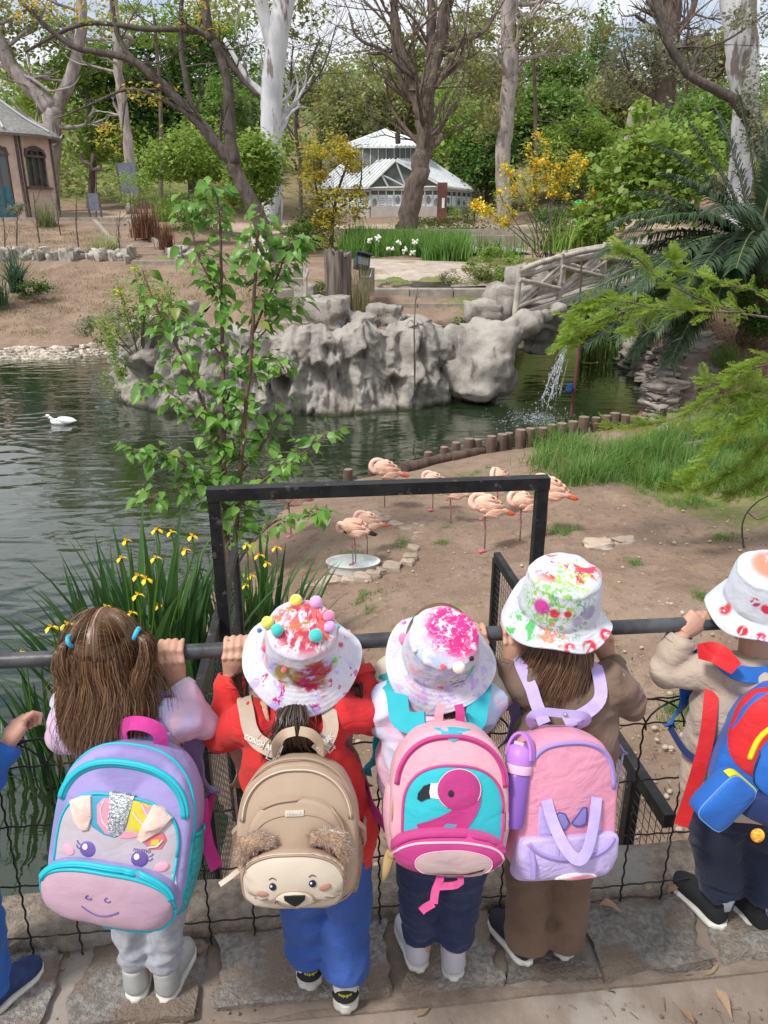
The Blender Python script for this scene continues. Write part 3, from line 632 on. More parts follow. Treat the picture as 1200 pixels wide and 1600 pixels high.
def trunk(tree, limbs, mat, name='trunk', n=10, wob=.5, twig=None):
    """limbs: (list of (px,py,Y), r0px, r1px)"""
    mb = MB()
    for l in limbs:
        pts = [T(*q) for q in l[0]]; s = pxs(pts[0]); out, rad = limb(mb, pts, l[1] * s, l[2] * s, n, 5, wob)
        if twig:
            for q in range(max(1, int(len(out) * twig[0]))):
                i = random.randint(len(out) // 3, len(out) - 1); twigs(mb, out[i], Vector((RU(-1, 1), RU(-.4, .4), RU(-.2, 1))), twig[1] * RU(.5, 1.2), max(rad[i] * .35, twig[2]), twig[3], spread=.8)
    return obj(name, mb, mat, tree, smooth=180)
def tree(label, px, Y, cat='tree', name='tree', py=None): return thing(name, label, cat, onto(px, Y) if py is None else T(px, py, Y))
# pale two-limbed tree behind the hut
t = tree('smooth pale grey tree forking into two thick limbs right behind the thatched hut', 80, 47, name='pale_tree')
trunk(t, [([(78, 345, 47), (80, 230, 47), (84, 168, 47)], 15, 13), ([(84, 170, 47), (40, 130, 47), (12, 95, 47), (-12, 40, 47), (-40, -40, 47)], 13, 9), ([(84, 170, 47), (110, 125, 47), (122, 75, 47), (128, 20, 47), (122, -50, 47)], 11, 7)], BARK_P, twig=(.5, 2.4, .03, 2))
crown(t, [(5, 10, 47, 60, 40), (70, 40, 48, 40, 40), (20, 70, 48, 40, 25)], 1500, .28, LF_OLIVE)
# dense dark green tree, tall pale trunk
t = tree('broad dense green tree filling the left background between the hut and the white trunk', 290, 54, name='leafy_tree')
trunk(t, [([(300, 340, 54), (300, 200, 54), (290, 60, 54)], 9, 5)], BARK_B)
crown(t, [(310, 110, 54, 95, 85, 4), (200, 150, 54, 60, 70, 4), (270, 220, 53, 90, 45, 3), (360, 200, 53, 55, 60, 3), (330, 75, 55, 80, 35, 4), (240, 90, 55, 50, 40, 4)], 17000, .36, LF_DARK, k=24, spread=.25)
t = tree('yellowish green leafy tree beside the right edge of the thatched roof', 140, 50, name='leafy_tree')
trunk(t, [([(140, 330, 50), (145, 220, 50), (130, 100, 50)], 6, 3)], BARK_B)
crown(t, [(130, 150, 50, 55, 60, 3), (110, 110, 51, 45, 35, 3), (165, 220, 49, 50, 40, 2), (60, 140, 53, 50, 45, 2), (170, 110, 51, 40, 35, 2)], 6500, .34, LF_LIGHT, k=20, spread=.25)
t = tree('tall bare pale brown trunk rising in front of the dark green crown', 205, 45, name='tall_trunk')
trunk(t, [([(207, 335, 45), (203, 250, 45), (190, 160, 45), (183, 80, 45), (176, -40, 45)], 9, 6), ([(183, 80, 45), (205, 62, 45), (190, 55, 44)], 6, 3)], BARK_P, twig=(.3, 1.6, .02, 2))
# crooked dark tree
t = tree('crooked dark branched tree leaning left over the bank, in front of the white gum', 428, 26, name='crooked_tree', py=418)
trunk(t, [([(432, 425, 26), (405, 345, 26), (372, 275, 26), (352, 240, 26), (305, 185, 26), (240, 120, 26), (190, 88, 26), (110, 70, 26), (30, 0, 26)], 14, 3),
          ([(365, 255, 26), (358, 180, 26), (352, 110, 26), (330, 60, 26), (300, 48, 26), (230, 45, 26), (130, 38, 26), (40, 80, 26)], 10.5, 2),
          ([(330, 215, 26), (300, 165, 26), (285, 90, 26), (283, 20, 26), (290, -50, 26)], 6, 3), ([(330, 60, 26), (322, 20, 26), (318, -50, 26)], 9, 6), ([(345, 75, 26), (375, 120, 26), (405, 150, 26)], 6, 3),
          ([(250, 125, 26), (205, 90, 26), (180, 40, 26), (172, -40, 26)], 6, 3), ([(300, 180, 26), (210, 140, 26), (150, 160, 26), (90, 185, 26)], 4, 1), ([(250, 140, 26), (200, 150, 26), (190, 230, 26)], 2.5, 1)], BARK_D, twig=(.22, 1.1, .009, 2), wob=.7)
crown(t, [(60, 15, 26, 60, 14), (150, 25, 26, 60, 20), (240, 150, 26, 40, 20), (175, 215, 26, 30, 25), (320, 30, 26, 40, 25)], 800, .13, LF_YEL, k=18, spread=.2)
# white gum
t = tree('tall white gum trunk with peeling bark left of the pavilion', 425, 33, name='gum_tree')
trunk(t, [([(424, 352, 33), (425, 290, 33), (424, 220, 33), (424, 150, 33), (430, 80, 33), (440, 20, 33), (452, -50, 33)], 17, 15), ([(424, 160, 33), (402, 138, 33), (385, 120, 33), (350, 60, 33)], 7, 3), ([(430, 90, 33), (412, 20, 33), (398, -50, 33)], 12, 9)], BARK_W, n=14, wob=.25, twig=(.12, 2, .02, 2))
crown(t, [(400, 5, 34, 90, 25), (470, 30, 34, 40, 30)], 900, .22, LF_OLIVE)
# light shrubs around its foot
for px, py, Y, rx, ry, nl, m, lb in ((395, 265, 30, 45, 50, 5200, LF_LIGHT, 'bright green bushy tree growing at the foot of the white gum'), (300, 240, 36, 60, 45, 5200, LF_LIGHT, 'fresh green small tree behind the crooked dark trunk'), (345, 170, 40, 50, 60, 3800, LF_MID, 'mid green leafy tree seen between the crooked dark limbs')):
    t = tree(lb, px, Y, name='small_tree'); trunk(t, [([(px, 345, Y), (px + 4, py, Y)], 3, 1.5)], BARK_B, twig=(.6, .9, .01, 2))
    crown(t, [(px, py, Y, rx, ry, 1.5), (px - rx * .5, py + ry * .5, Y, rx * .6, ry * .5, 1), (px + rx * .4, py + ry * .4, Y, rx * .5, ry * .6, 1)], nl, .19, m, k=22, spread=.22)
# yellow small tree
t = tree('small tree with yellow green foliage in front of the pavilion left wing', 518, 30, name='yellow_tree', py=392)
trunk(t, [([(517, 395, 30), (520, 345, 30), (528, 300, 30), (545, 250, 30)], 4, 1.5), ([(520, 350, 30), (495, 300, 30), (490, 240, 30)], 2.5, 1), ([(524, 330, 30), (560, 300, 30), (565, 250, 30)], 2, 1)], BARK_D, twig=(.7, .8, .008, 2))
crown(t, [(515, 235, 30, 36, 26), (490, 285, 30, 24, 25), (545, 255, 30, 28, 20), (520, 320, 30, 40, 28), (560, 320, 30, 18, 25), (505, 360, 30, 26, 25), (485, 250, 30, 18, 22)], 3600, .14, LF_YEL, k=14, spread=.3)
# thin dark bare trees beside the gum
t = tree('thin dark bare tree with fine twigs between the white gum and the yellow tree', 470, 36, name='bare_tree')
trunk(t, [([(470, 350, 36), (469, 260, 36), (462, 190, 36), (478, 120, 36), (500, 60, 36)], 3.5, 1.5), ([(466, 200, 36), (455, 130, 36), (458, 70, 36)], 2.5, 1), ([(472, 150, 36), (505, 105, 36), (525, 40, 36)], 2, .8)], BARK_D, twig=(1.1, 2.2, .015, 3))
# big bare tree before the pavilion
t = tree('big dark rough-barked bare tree leaning in front of the pavilion', 640, 39, name='bare_tree')
trunk(t, [([(634, 362, 39), (650, 290, 39), (660, 240, 39), (664, 180, 39), (676, 110, 39), (690, 60, 39), (705, -40, 39)], 17, 8), ([(664, 190, 39), (640, 120, 39), (622, 60, 39), (612, -40, 39)], 11, 5), ([(655, 165, 39), (632, 140, 39), (618, 90, 39), (612, 20, 39)], 6, 3), ([(676, 110, 39), (672, 60, 39), (676, -40, 39)], 9, 5), ([(690, 85, 39), (725, 65, 39), (755, 50, 39), (775, 20, 39)], 6, 2), ([(668, 232, 39), (684, 222, 39), (690, 210, 39)], 6, 4), ([(640, 120, 39), (600, 80, 39), (560, 60, 39), (545, 20, 39)], 4, 1.5)], BARK_B, n=13, wob=.8, twig=(.45, 2.8, .02, 3))
crown(t, [(640, 40, 39, 60, 30), (720, 90, 39, 60, 30), (560, 60, 39, 30, 30)], 500, .2, LF_OLIVE, k=20, spread=.2)
# tall grey trunks
t = tree('tall straight grey brown trunk rising right of the pavilion', 793, 46, name='tall_trunk')
trunk(t, [([(788, 345, 46), (786, 260, 46), (791, 180, 46), (797, 100, 46), (795, 40, 46), (800, -50, 46)], 11, 12), ([(800, 95, 46), (830, 60, 46), (870, 30, 46), (905, 15, 46)], 3, 1), ([(795, 130, 46), (825, 90, 46), (850, 85, 46)], 3, 1)], BARK_P, twig=(.35, 2.2, .02, 2))
crown(t, [(850, 60, 47, 60, 30, 3), (760, 150, 48, 50, 60, 3), (740, 60, 48, 40, 30, 2)], 3600, .26, LF_OLIVE, k=24, spread=.22)
t = tree('massive grey brown trunk with drooping dry branches in the right background', 1036, 48, name='old_tree')
trunk(t, [([(1035, 345, 48), (1034, 260, 48), (1034, 180, 48), (1040, 110, 48), (1042, 40, 48), (1045, -50, 48)], 15, 18), ([(1032, 150, 48), (1005, 140, 48), (980, 125, 48), (965, 110, 48)], 7, 3), ([(1040, 60, 48), (1075, 30, 48), (1090, -20, 48)], 7, 4)], BARK_B, n=13, twig=(.5, 2.6, .02, 3))
crown(t, [(985, 105, 48, 40, 50, 3), (1010, 70, 48, 50, 30, 3), (1075, 110, 48, 30, 50, 2)], 3600, .24, LF_GREY, k=24, spread=.25)
# white gum on the right, two stems
t = tree('white gum on the right edge with two pale stems behind the palm', 1160, 21, name='gum_tree')
trunk(t, [([(1145, 420, 21), (1150, 340, 21), (1158, 260, 21), (1166, 150, 21), (1165, 70, 21), (1158, -40, 21)], 17, 17), ([(1165, 170, 21), (1150, 110, 21), (1145, 50, 21), (1132, -40, 21)], 14, 12)], BARK_W, n=14, wob=.2)
crown(t, [(1185, 130, 20, 30, 50), (1190, 220, 19.5, 26, 50), (1180, 30, 20, 40, 30)], 1500, .10, LF_GREY, k=16, spread=.25)
t = tree('dark crooked bough reaching across in front of the right white gum', 1200, 20, name='crooked_tree')
trunk(t, [([(1240, 470, 20), (1215, 320, 20), (1165, 180, 20), (1120, 140, 20), (1080, 120, 20), (1055, 85, 20), (1035, 40, 20), (1015, -30, 20)], 10, 4), ([(1080, 120, 20), (1095, 80, 20), (1140, 60, 20), (1200, 20, 20)], 3, 1), ([(1060, 90, 20), (1075, 50, 20), (1072, -20, 20)], 3, 1)], BARK_D, twig=(.3, 1.0, .006, 2))
# background foliage trees, one by one
bgt = [(860, 185, 60, 75, 60, 9500, .34, LF_MID, 'fresh mid green round tree between the two tall trunks'), (905, 230, 56, 60, 55, 6000, .32, LF_LIGHT, 'light green tree below the round mid green one, behind the yellow blossom'), (760, 230, 58, 50, 60, 6500, .32, LF_DARK, 'dark green tree just right of the pavilion roof'), (712, 190, 62, 55, 70, 6000, .34, LF_LIGHT, 'pale green feathery tree behind the pavilion and the big bare trunk'),
       (610, 150, 70, 60, 50, 5200, .36, LF_OLIVE, 'olive green tree above the pavilion ridge'), (540, 170, 66, 50, 70, 5200, .34, LF_OLIVE, 'olive brown tree between the white gum and the pavilion roof'), (950, 150, 64, 55, 45, 4200, .36, LF_OLIVE, 'olive tree under the sky gap in the right background'), (940, 60, 78, 22, 60, 1800, .36, LF_DARK, 'slim dark conifer-like tree against the sky gap'),
       (1090, 190, 40, 55, 60, 6500, .26, LF_MID, 'mid green tree right of the massive grey trunk'), (500, 120, 72, 55, 50, 3000, .38, LF_OLIVE, 'thin olive tree under the blue sky gap right of the white gum'), (760, 105, 74, 60, 40, 3400, .4, LF_GREY, 'grey green tall tree behind the tall straight trunk'), (1110, 80, 60, 50, 45, 3600, .34, LF_OLIVE, 'olive tree at the top right between massive trunk and white gum'), (640, 90, 80, 80, 40, 3200, .42, LF_OLIVE, 'high olive tree on the hill behind the big bare tree'), (870, 95, 76, 55, 40, 3200, .4, LF_MID, 'mid green hill tree right of the tall straight trunk')]
for px, py, Y, rx, ry, nl, sz, m, lb in bgt:
    t = tree(lb, px, Y, name='leafy_tree'); g = onto(px, Y); mbk = MB(); limb(mbk, [g + Vector((0, 0, -.3)), T(px + 3, py + ry * .6, Y), T(px - 2, py - ry * .4, Y)], 5 * pxs(g), 2 * pxs(g)); obj('trunk', mbk, BARK_B, t, smooth=180)
    s = 1.0; crown(t, [(px, py, Y, rx * .8, ry * .8, 3), (px - rx * .5, py + ry * .35, Y, rx * .55, ry * .55, 2.5), (px + rx * .5, py + ry * .3, Y - 1, rx * .5, ry * .55, 2.5), (px + rx * .1, py + ry * .75, Y - 1, rx * .8, ry * .5, 2.5)], nl, sz, m, k=24, spread=.23)
t = tree('thin high olive canopy above the tall straight trunk in the right half', 830, 52, name='leafy_tree'); trunk(t, [([(838, 340, 52), (836, 150, 52), (830, 20, 52)], 4, 2)], BARK_B, twig=(.5, 2.5, .02, 2))
crown(t, [(800, 25, 52, 90, 28, 3), (900, 50, 52, 60, 25, 3), (720, 30, 52, 60, 22, 3)], 3000, .24, LF_OLIVE, k=34, spread=.16)
t = tree('thin light green canopy over the crooked dark limbs at the top left', 250, 48, name='leafy_tree'); trunk(t, [([(252, 340, 48), (250, 150, 48), (240, 20, 48)], 4, 2)], BARK_B, twig=(.5, 2.5, .02, 2))
crown(t, [(230, 40, 48, 70, 28, 3), (330, 30, 48, 60, 24, 3), (130, 50, 48, 50, 22, 3)], 2800, .22, LF_LIGHT, k=34, spread=.16)
# wooded hillside: one mass
Ps = []
for i in range(330):
    Y = RG.uniform(58, 135); px = RG.uniform(-320, 1520)
    p = onto(px, Y); r = RG.uniform(1.2, 3.2); Ps.append(clump_points((p.x, p.y, p.z + r * .7), (r, r, r * .9), int(95 * r), k=9, spread=.32))
P = np.concatenate(Ps); V, F = leaf_cloud(P, .5, .6); mesh_np('hillside_wood', V, F, [LF_OLIVE, LF_MID, LF_LIGHT], kind='stuff', mi=np.repeat(RG.integers(0, 3, 330), [len(p) for p in Ps]))
# ================================================================ shrubs and beds beyond the pond
def shrub(label, px, py, Y, rx, ry, n, size, mat, name='shrub', cat='shrub', fl=None, **k):
    t = thing(name, label, cat, T(px, py + ry, Y)); c = [(px, py, Y, rx, ry, max(rx, ry) * pxs(T(px, py, Y)) * .7)]
    crown(t, c, n, size, mat, 'foliage', **k)
    if fl: crown(t, [(px, py - ry * .3, Y - .3, rx, ry * .8, rx * pxs(T(px, py, Y)) * .6)], fl[0], fl[1], fl[2], 'flowers', k=fl[3] if len(fl) > 3 else 30, spread=.1)
    return t
RED_FL = LEAF('red_flower', (.45, .10, .05), (.55, .17, .08)); WHITE_FL = M('white_petal', (.8, .8, .76), rough=.6)
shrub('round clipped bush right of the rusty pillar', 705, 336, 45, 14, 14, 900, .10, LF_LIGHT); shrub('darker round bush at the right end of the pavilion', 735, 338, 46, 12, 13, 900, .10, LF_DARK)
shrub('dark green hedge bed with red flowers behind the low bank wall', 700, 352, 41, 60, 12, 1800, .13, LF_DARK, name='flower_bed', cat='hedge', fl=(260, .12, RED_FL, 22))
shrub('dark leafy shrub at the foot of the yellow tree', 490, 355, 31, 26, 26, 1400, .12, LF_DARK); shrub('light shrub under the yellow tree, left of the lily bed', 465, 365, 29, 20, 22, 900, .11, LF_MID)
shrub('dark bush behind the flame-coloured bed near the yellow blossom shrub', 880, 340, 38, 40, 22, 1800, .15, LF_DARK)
shrub('feathery pale shrub below the tall pale trunk on the left bank', 205, 290, 39, 40, 25, 1300, .12, LF_LIGHT, k=20, spread=.2); shrub('wispy green shrub left of the crooked tree base', 300, 330, 33, 50, 30, 2200, .12, LF_MID, k=20, spread=.25)
# blossom shrub
t = thing('blossom_shrub', 'tall open shrub with clusters of golden yellow flowers above the bridge', 'shrub', T(850, 402, 24)); mb = MB(); tips = []
for i in range(17):
    b0 = T(850 + RU(-14, 14), 402, 24 + RU(-.3, .3)); e = T(845 + (i - 8) * 12 + RU(-8, 8), 205 + abs(i - 9) * 11 + RU(-12, 40), 24 + RU(-1, 1))
    o_, _ = limb(mb, [b0, b0.lerp(e, .5) + Vector((RU(-.15, .15), 0, .1)), e], .022, .006, 5, 4); tips += o_[5:]
obj('stem', mb, BARK_B, t); P = np.array([tuple(random.choice(tips)) for _ in range(1500)]) + RG.normal(size=(1500, 3)) * .13; V, F = leaf_cloud(P, .13, .4); mesh_np('foliage', V, F, LEAF('blossom_leaf', (.20, .29, .05), (.34, .40, .09)), t)
cl = [tips[i] for i in RG.integers(0, len(tips), 115)]; P = np.concatenate([np.array(tuple(c)) + RG.normal(size=(22, 3)) * .075 for c in cl]); V, F = leaf_cloud(P, .085, .8); mesh_np('flowers', V, F, PETAL_Y, t, kind='stuff')
# big-leaved green climber at the right
t = thing('climbing_plant', 'big-leaved fresh green climber with a few yellow flowers right of the blossom shrub', 'plant', T(1000, 400, 24))
crown(t, [(1010, 245, 24, 50, 40, 1.2), (965, 300, 24, 40, 50, 1), (1040, 300, 23.5, 45, 50, 1), (1000, 200, 25, 30, 30, .8), (1075, 240, 24, 40, 50, 1), (930, 350, 23.5, 35, 30, .8)], 4200, .21, LF_LIGHT, 'foliage', k=22, spread=.26, ratio=.8)
crown(t, [(1000, 300, 23.4, 80, 90, .6)], 90, .12, PETAL_Y, 'flowers', k=18, spread=.03)
# statue-like grey column seen in the leaves
t = thing('grey_monument', 'slim grey stone monument half hidden among the trees right of the blossom shrub', 'monument', T(975, 350, 36)); mb = MB(); mb.rev([(.45, T(975, 350, 36).z), (.42, T(975, 300, 36).z), (.30, T(975, 240, 36).z), (.16, T(980, 175, 36).z), (.22, T(980, 172, 36).z), (.05, T(980, 165, 36).z)], (T(975, 300, 36).x, 36, 0), 12); obj('shaft', mb, MAT_SLAB, t)
# ================================================================ modelled rock wall of the promontory
def rock_mat(name='rockwork'):
    m, t, b = newmat(name); v = coords(t, 'World'); v2 = coords(t, 'World', (1, 1, .35))
    n1 = noise_n(t, v, 1.6, 6, .6); n2 = noise_n(t, v, 30, 4, .7); n3 = noise_n(t, v2, 3.2, 5, .65); n4 = noise_n(t, v, 90, 3, .6)
    col = mixc(t, ramp(t, n1, .35, .65), (.33, .30, .265), (.50, .46, .41)); col = mixc(t, ramp(t, n3, .52, .72), col, (.15, .13, .11)); col = mixc(t, ramp(t, n2, .56, .7), col, (.52, .50, .47)); col = mixc(t, mth(t, 'MULTIPLY', ramp(t, n4, .42, .3), .7), col, (.14, .12, .10))
    g = N(t, 'ShaderNodeNewGeometry'); sp = N(t, 'ShaderNodeSeparateXYZ'); t.links.new(g.outputs['Position'], sp.inputs[0])
    wet = ramp(t, mth(t, 'ADD', sp.outputs[2], mth(t, 'MULTIPLY', n3, .12)), ZW + .20, ZW + .07); col = mixc(t, wet, col, (.055, .06, .035))   # algae line at the waterline
    gu = ramp(t, noise_n(t, coords(t, 'World', (9, 9, .8)), 1, 3, .5), .66, .74); col = mixc(t, mth(t, 'MULTIPLY', gu, .35), col, (.66, .65, .63))   # white droppings running down
    t.links.new(col, b.inputs['Base Color']); b.inputs['Roughness'].default_value = .9; b.inputs['Specular IOR Level'].default_value = .2
    h = mth(t, 'ADD', mth(t, 'MULTIPLY', n2, .6), mth(t, 'ADD', mth(t, 'MULTIPLY', n4, .35), n1)); bump(t, b, h, 1.0, .05); return m
MAT_ROCK = rock_mat()
def interp_poly(pts, n):
    pts = [Vector(p) for p in pts]; d = [0]
    for a, b_ in zip(pts, pts[1:]): d.append(d[-1] + (b_ - a).length)
    out = []
    for i in range(n):
        s = d[-1] * i / (n - 1); k = max(j for j in range(len(d)) if d[j] <= s + 1e-9); k = min(k, len(pts) - 2); f = (s - d[k]) / max(d[k + 1] - d[k], 1e-9); out.append(pts[k].lerp(pts[k + 1], f))
    return out
def smooth_path(pts, it=12):
    pts = [Vector(p) for p in pts]
    for _ in range(it): pts = [pts[0]] + [(pts[i - 1] + pts[i] * 2 + pts[i + 1]) / 4 for i in range(1, len(pts) - 1)] + [pts[-1]]
    return pts
def rock_wall(base_px, top, nu, nv, seed, grooves, holes, par, name):
    """a free-form rock face: plan curve at the waterline, height per column, folds, hollows and a rounded rough top"""
    base = smooth_path(interp_poly([atz(x, y, ZW) for x, y in base_px], nu), 14); V = []
    cols = [600 + (p.x) / ((p - CAMP).dot(FW)) * FPX for p in base]
    tx, ty = zip(*top)
    for i, p in enumerate(base):
        t = (base[min(i + 1, nu - 1)] - base[max(i - 1, 0)]).normalized(); nrm = Vector((t.y, -t.x, 0)); c = cols[i]
        zt = aty(c, np.interp(c, tx, ty), p.y + .35).z; zt += .10 * NO((c * .045, seed, 0)) + .05 * NO((c * .13, seed, 2))
        for j in range(nv):
            f = j / (nv - 1)
            if f < .72:
                g = f / .72; z = ZW - .25 + (zt - ZW + .25) * (1 - (1 - g) ** 1.15); bk = .05 + .28 * g ** 3 - .10 * math.exp(-((g - .07) / .05) ** 2)
            else:
                g = (f - .72) / .28; a = g * 2.2; z = zt + .10 * math.sin(min(a, 1.5) * 2) - .5 * max(0, g - .3) ** 1.3; bk = .33 + 1.15 * g
            q = Vector((p.x * 1.0, p.y, z)); w_ = math.sin(min(1, f / .72) * math.pi * .98) ** .6 if f < .72 else .4
            d = .38 * NO((c * .021 + seed, z * 1.1, 1)) + .24 * NO((c * .05, z * 1.7, seed)) + .15 * NO((c * .11, z * 3.4, 5)) + .07 * NO((c * .25, z * 8, 5)) + .03 * NO((c * .6, z * 18, 5)) - .10 * max(0, 1 - abs(NO((c * .045, z * .9, 31))) * 9)
            d += .10 * (1 - abs(2 * NO((c * .03 + z * .5, z * .8, 9 + seed)))) - .06
            for gx, gw, gd, sl in grooves: d -= gd * math.exp(-((c - gx - sl * (z + 1)) / gw) ** 2) * min(1, .35 + f)
            for hx_, hy_, rw, rh, hd in holes:
                hz_ = aty(hx_, hy_, p.y).z; rr = ((c - hx_) / rw) ** 2 + ((z - hz_) / rh) ** 2; d -= hd * math.exp(-rr ** 1.6); d += .45 * hd * math.exp(-(((c - hx_) / (rw * 1.2)) ** 2 + ((z - hz_ - rh * 1.5) / (rh * .7)) ** 2))
            if f >= .72: d *= max(0, 1 - g * 1.4)
            V.append(q + nrm * (d * (w_ if f < .72 else 1) - bk) + Vector((0, 0, .06 * NO((c * .08, bk * 3, seed)))))
    mb = MB(); fs = [(i * nv + j, (i + 1) * nv + j, (i + 1) * nv + j + 1, i * nv + j + 1) for i in range(nu - 1) for j in range(nv - 1)]
    mb.add(V, fs); return obj(name, mb, MAT_ROCK, par, smooth=180)
rk = thing('rock_wall', 'long pitted grey artificial rock wall rising from the pond, under the low garden wall', 'rock', atz(450, 645, ZW))
rock_wall([(212, 560), (188, 590), (182, 622), (215, 640), (300, 648), (380, 650), (450, 650), (520, 650), (600, 644), (668, 638), (708, 628), (726, 600), (730, 575)],
          [(180, 525), (195, 500), (215, 505), (235, 520), (300, 522), (360, 520), (430, 530), (470, 518), (500, 520), (540, 530), (560, 518), (578, 497), (600, 520), (625, 528), (650, 510), (682, 499), (715, 512), (730, 520)], 470, 96, 3.0,
          [(632, 8, .42, 6), (612, 5, .14, 0), (548, 7, .24, -8), (480, 9, .22, 10), (352, 9, .24, 4), (270, 8, .24, 0), (395, 7, .16, 8), (575, 5, .12, 5), (665, 6, .12, -5), (440, 6, .14, -6), (310, 6, .12, 6)], [(445, 600, 13, .16, .5), (520, 552, 14, .15, .34), (500, 590, 9, .2, .3), (628, 600, 9, .1, .32), (300, 600, 16, .2, .4), (228, 585, 11, .22, .35), (572, 558, 11, .12, .24), (665, 555, 12, .2, .14), (340, 570, 12, .15, .25)], rk, 'rock_face')
ra2 = thing('rock_arch', 'grey artificial rock pier with an overhanging shoulder carrying the left end of the rustic bridge', 'rock', atz(755, 615, ZW))
mb = MB()
def ballpx(px, py, Y, r, sq=(1, 1, 1)): mb.ell(T(px, py, Y), Vector(sq) * (r * pxs(T(px, py, Y))), 16, 10)
for a in ((708, 585, 16.3, 24, (1, 1, 1.3)), (712, 535, 16.5, 24, (1, 1, 1.2)), (722, 600, 16.3, 26, (1, .9, 1.1)), (722, 550, 16.5, 28, (1, .9, 1.2)), (790, 590, 16.4, 22, (1, 1, 1.2)), (745, 600, 16.2, 38, (1, .9, .9)), (765, 570, 16.3, 40, (1, 1, 1.1)), (742, 555, 16.4, 34, (1, 1, 1.2)), (775, 535, 16.4, 36), (750, 525, 16.6, 34, (1, 1.1, .9)), (800, 520, 16.5, 26), (818, 508, 16.6, 20), (835, 503, 16.8, 16), (855, 493, 17, 15), (873, 483, 17.2, 13), (745, 610, 16.1, 34, (1.2, 1, .6)), (772, 604, 16.2, 28, (1, 1, .7))): ballpx(*a)
def rockify(amp, sc, seed):
    def fn(P, Nn):
        d = amp * nz3(P, (sc, sc, sc * .6), seed) + amp * .45 * nz3(P, sc * 2.6, seed + 3) + amp * .2 * nz3(P, sc * 6, seed + 5); return P + Nn * d[:, None]
    return fn
r_ = tidy(mb, .06, 5, rockify(.16, 1.5, 4)); obj('rock_face', r_, MAT_ROCK, ra2, smooth=180)
# boulders and ledges on top
def boulder(px, py, Y, wpx, hpx, label, seed, dy=1.0, amp=.3):
    p = T(px, py, Y); s = pxs(p); o = lump(p, (wpx * s, wpx * s * dy, hpx * s), seed, RU(-.3, .3), 7, amp); b_ = obj('boulder', o, MAT_ROCK, None, smooth=180, loc=p); return tag(b_, label, 'boulder', 'boulders around the rock wall and bridge')
for i, a in enumerate([(513, 490, 17.2, 58, 48, 'large upright grey boulder left of the old tree stump, on the rock wall'), (283, 491, 17.5, 42, 34, 'grey boulder on the left end of the rock wall behind the young tree'), (562, 502, 17.4, 60, 24, 'low flat grey boulder right of the large upright boulder'), (600, 494, 17.6, 48, 30, 'white-streaked boulder in the middle of the rock wall top'), (640, 512, 17.3, 44, 20, 'small low boulder right of the white-streaked boulder'), (478, 465, 18.2, 30, 36, 'leaning rock at the foot of the garden stair'), (795, 480, 17.6, 66, 60, 'big sloping rock against the left end of the bridge railing'), (755, 492, 17.2, 52, 40, 'white-streaked rock in front of the big sloping rock, above the pier'), (850, 530, 18.6, 56, 34, 'rounded boulder standing in the water under the bridge'), (872, 508, 19.6, 60, 46, 'grey boulder in the shade behind the rounded one under the bridge'), (822, 448, 18.6, 60, 60, 'tall pale rock behind the first bridge post'), (206, 522, 16.2, 30, 34, 'light rock knob at the far left tip of the rock wall'), (735, 515, 16.9, 30, 16, 'little flat rock on the notch between wall and pier')]):
    boulder(*a[:5], a[5], 40 + i * 1.9, amp=.42)
# low wall and stream bed behind
mb = MB()
for x0, x1, y0, y1, Y in ((575, 755, 472, 500, 19.3), (565, 760, 455, 474, 19.55)):
    pass
gw = thing('garden_wall', 'low weathered concrete block wall between the rock wall and the lily bed', 'wall', T(660, 500, 19.3))
for (row, y0, y1, Y, xs_) in ((0, 474, 506, 19.25, [560, 598, 652, 700, 748, 772]), (1, 452, 474, 19.5, [575, 640, 708, 765])):
    for a, b_ in zip(xs_, xs_[1:]):
        p, q = T(a, y1, Y), T(b_, y0, Y); mb = MB(); mb.box(((p.x + q.x) / 2, Y + .2, (p.z + q.z) / 2), (q.x - p.x - .02, .5, q.z - p.z)); obj('block', mb, MAT_SLAB, gw, smooth=0)
mb = MB(); rows = []
for i in range(24):
    f = i / 23; px = 588 + 190 * f; Y0 = 22.5 + .6 * math.sin(f * 5); rows.append([T(px, 452 - 6 * f, 20.0), T(px, 446 - 8 * f, 21.2) + Vector((0, 0, .02)), T(px - 5, 430 - 6 * f, 22.4) + Vector((0, 0, .1 * NO((f * 8, 1, 0)))), T(px - 20 + 10 * f, 412 + 4 * f, 24.2) + Vector((0, 0, .1 * NO((f * 8, 5, 0)))), T(px - 25, 404 + 6 * f, 25.4), T(px - 25, 412 + 6 * f, 25.7)])
mb.loft(rows, False, False); obj('stream_bed', mb, M('pale_cement', (.50, .43, .36), (.38, .32, .27), sc=2.5, rough=.9, bp=.5, bsc=12, bd=.02, co='World', c3=(.30, .22, .16), sc3=1.4), kind='structure', smooth=180)
mb = MB(); a, b_ = T(705, 389, 29), T(825, 391, 29); mb.add([a + Vector((0, -.9, -.02)), b_ + Vector((0, -.9, -.02)), b_ + Vector((-.2, 1.5, .05)), a + Vector((.5, 1.8, .05))], [(0, 1, 2, 3)]); obj('upper_pool', mb, M('pale_blue_water', (.40, .47, .55), (.55, .60, .66), sc=2, rough=.15), kind='structure')
for i, (px, py, Y, wv) in enumerate(((735, 372, 31.5, 5.2), (640, 361, 38, 12))):
    mb = MB(); p = T(px, py, Y); mb.box(p + Vector((0, 0, -.12)), (wv, .4, .42)); k = obj('edging_wall', mb, MAT_SLAB, None, smooth=0, loc=p); tag(k, ['low stone edging wall behind the pale blue pool', 'long low stone edging along the far park path'][i], 'wall')
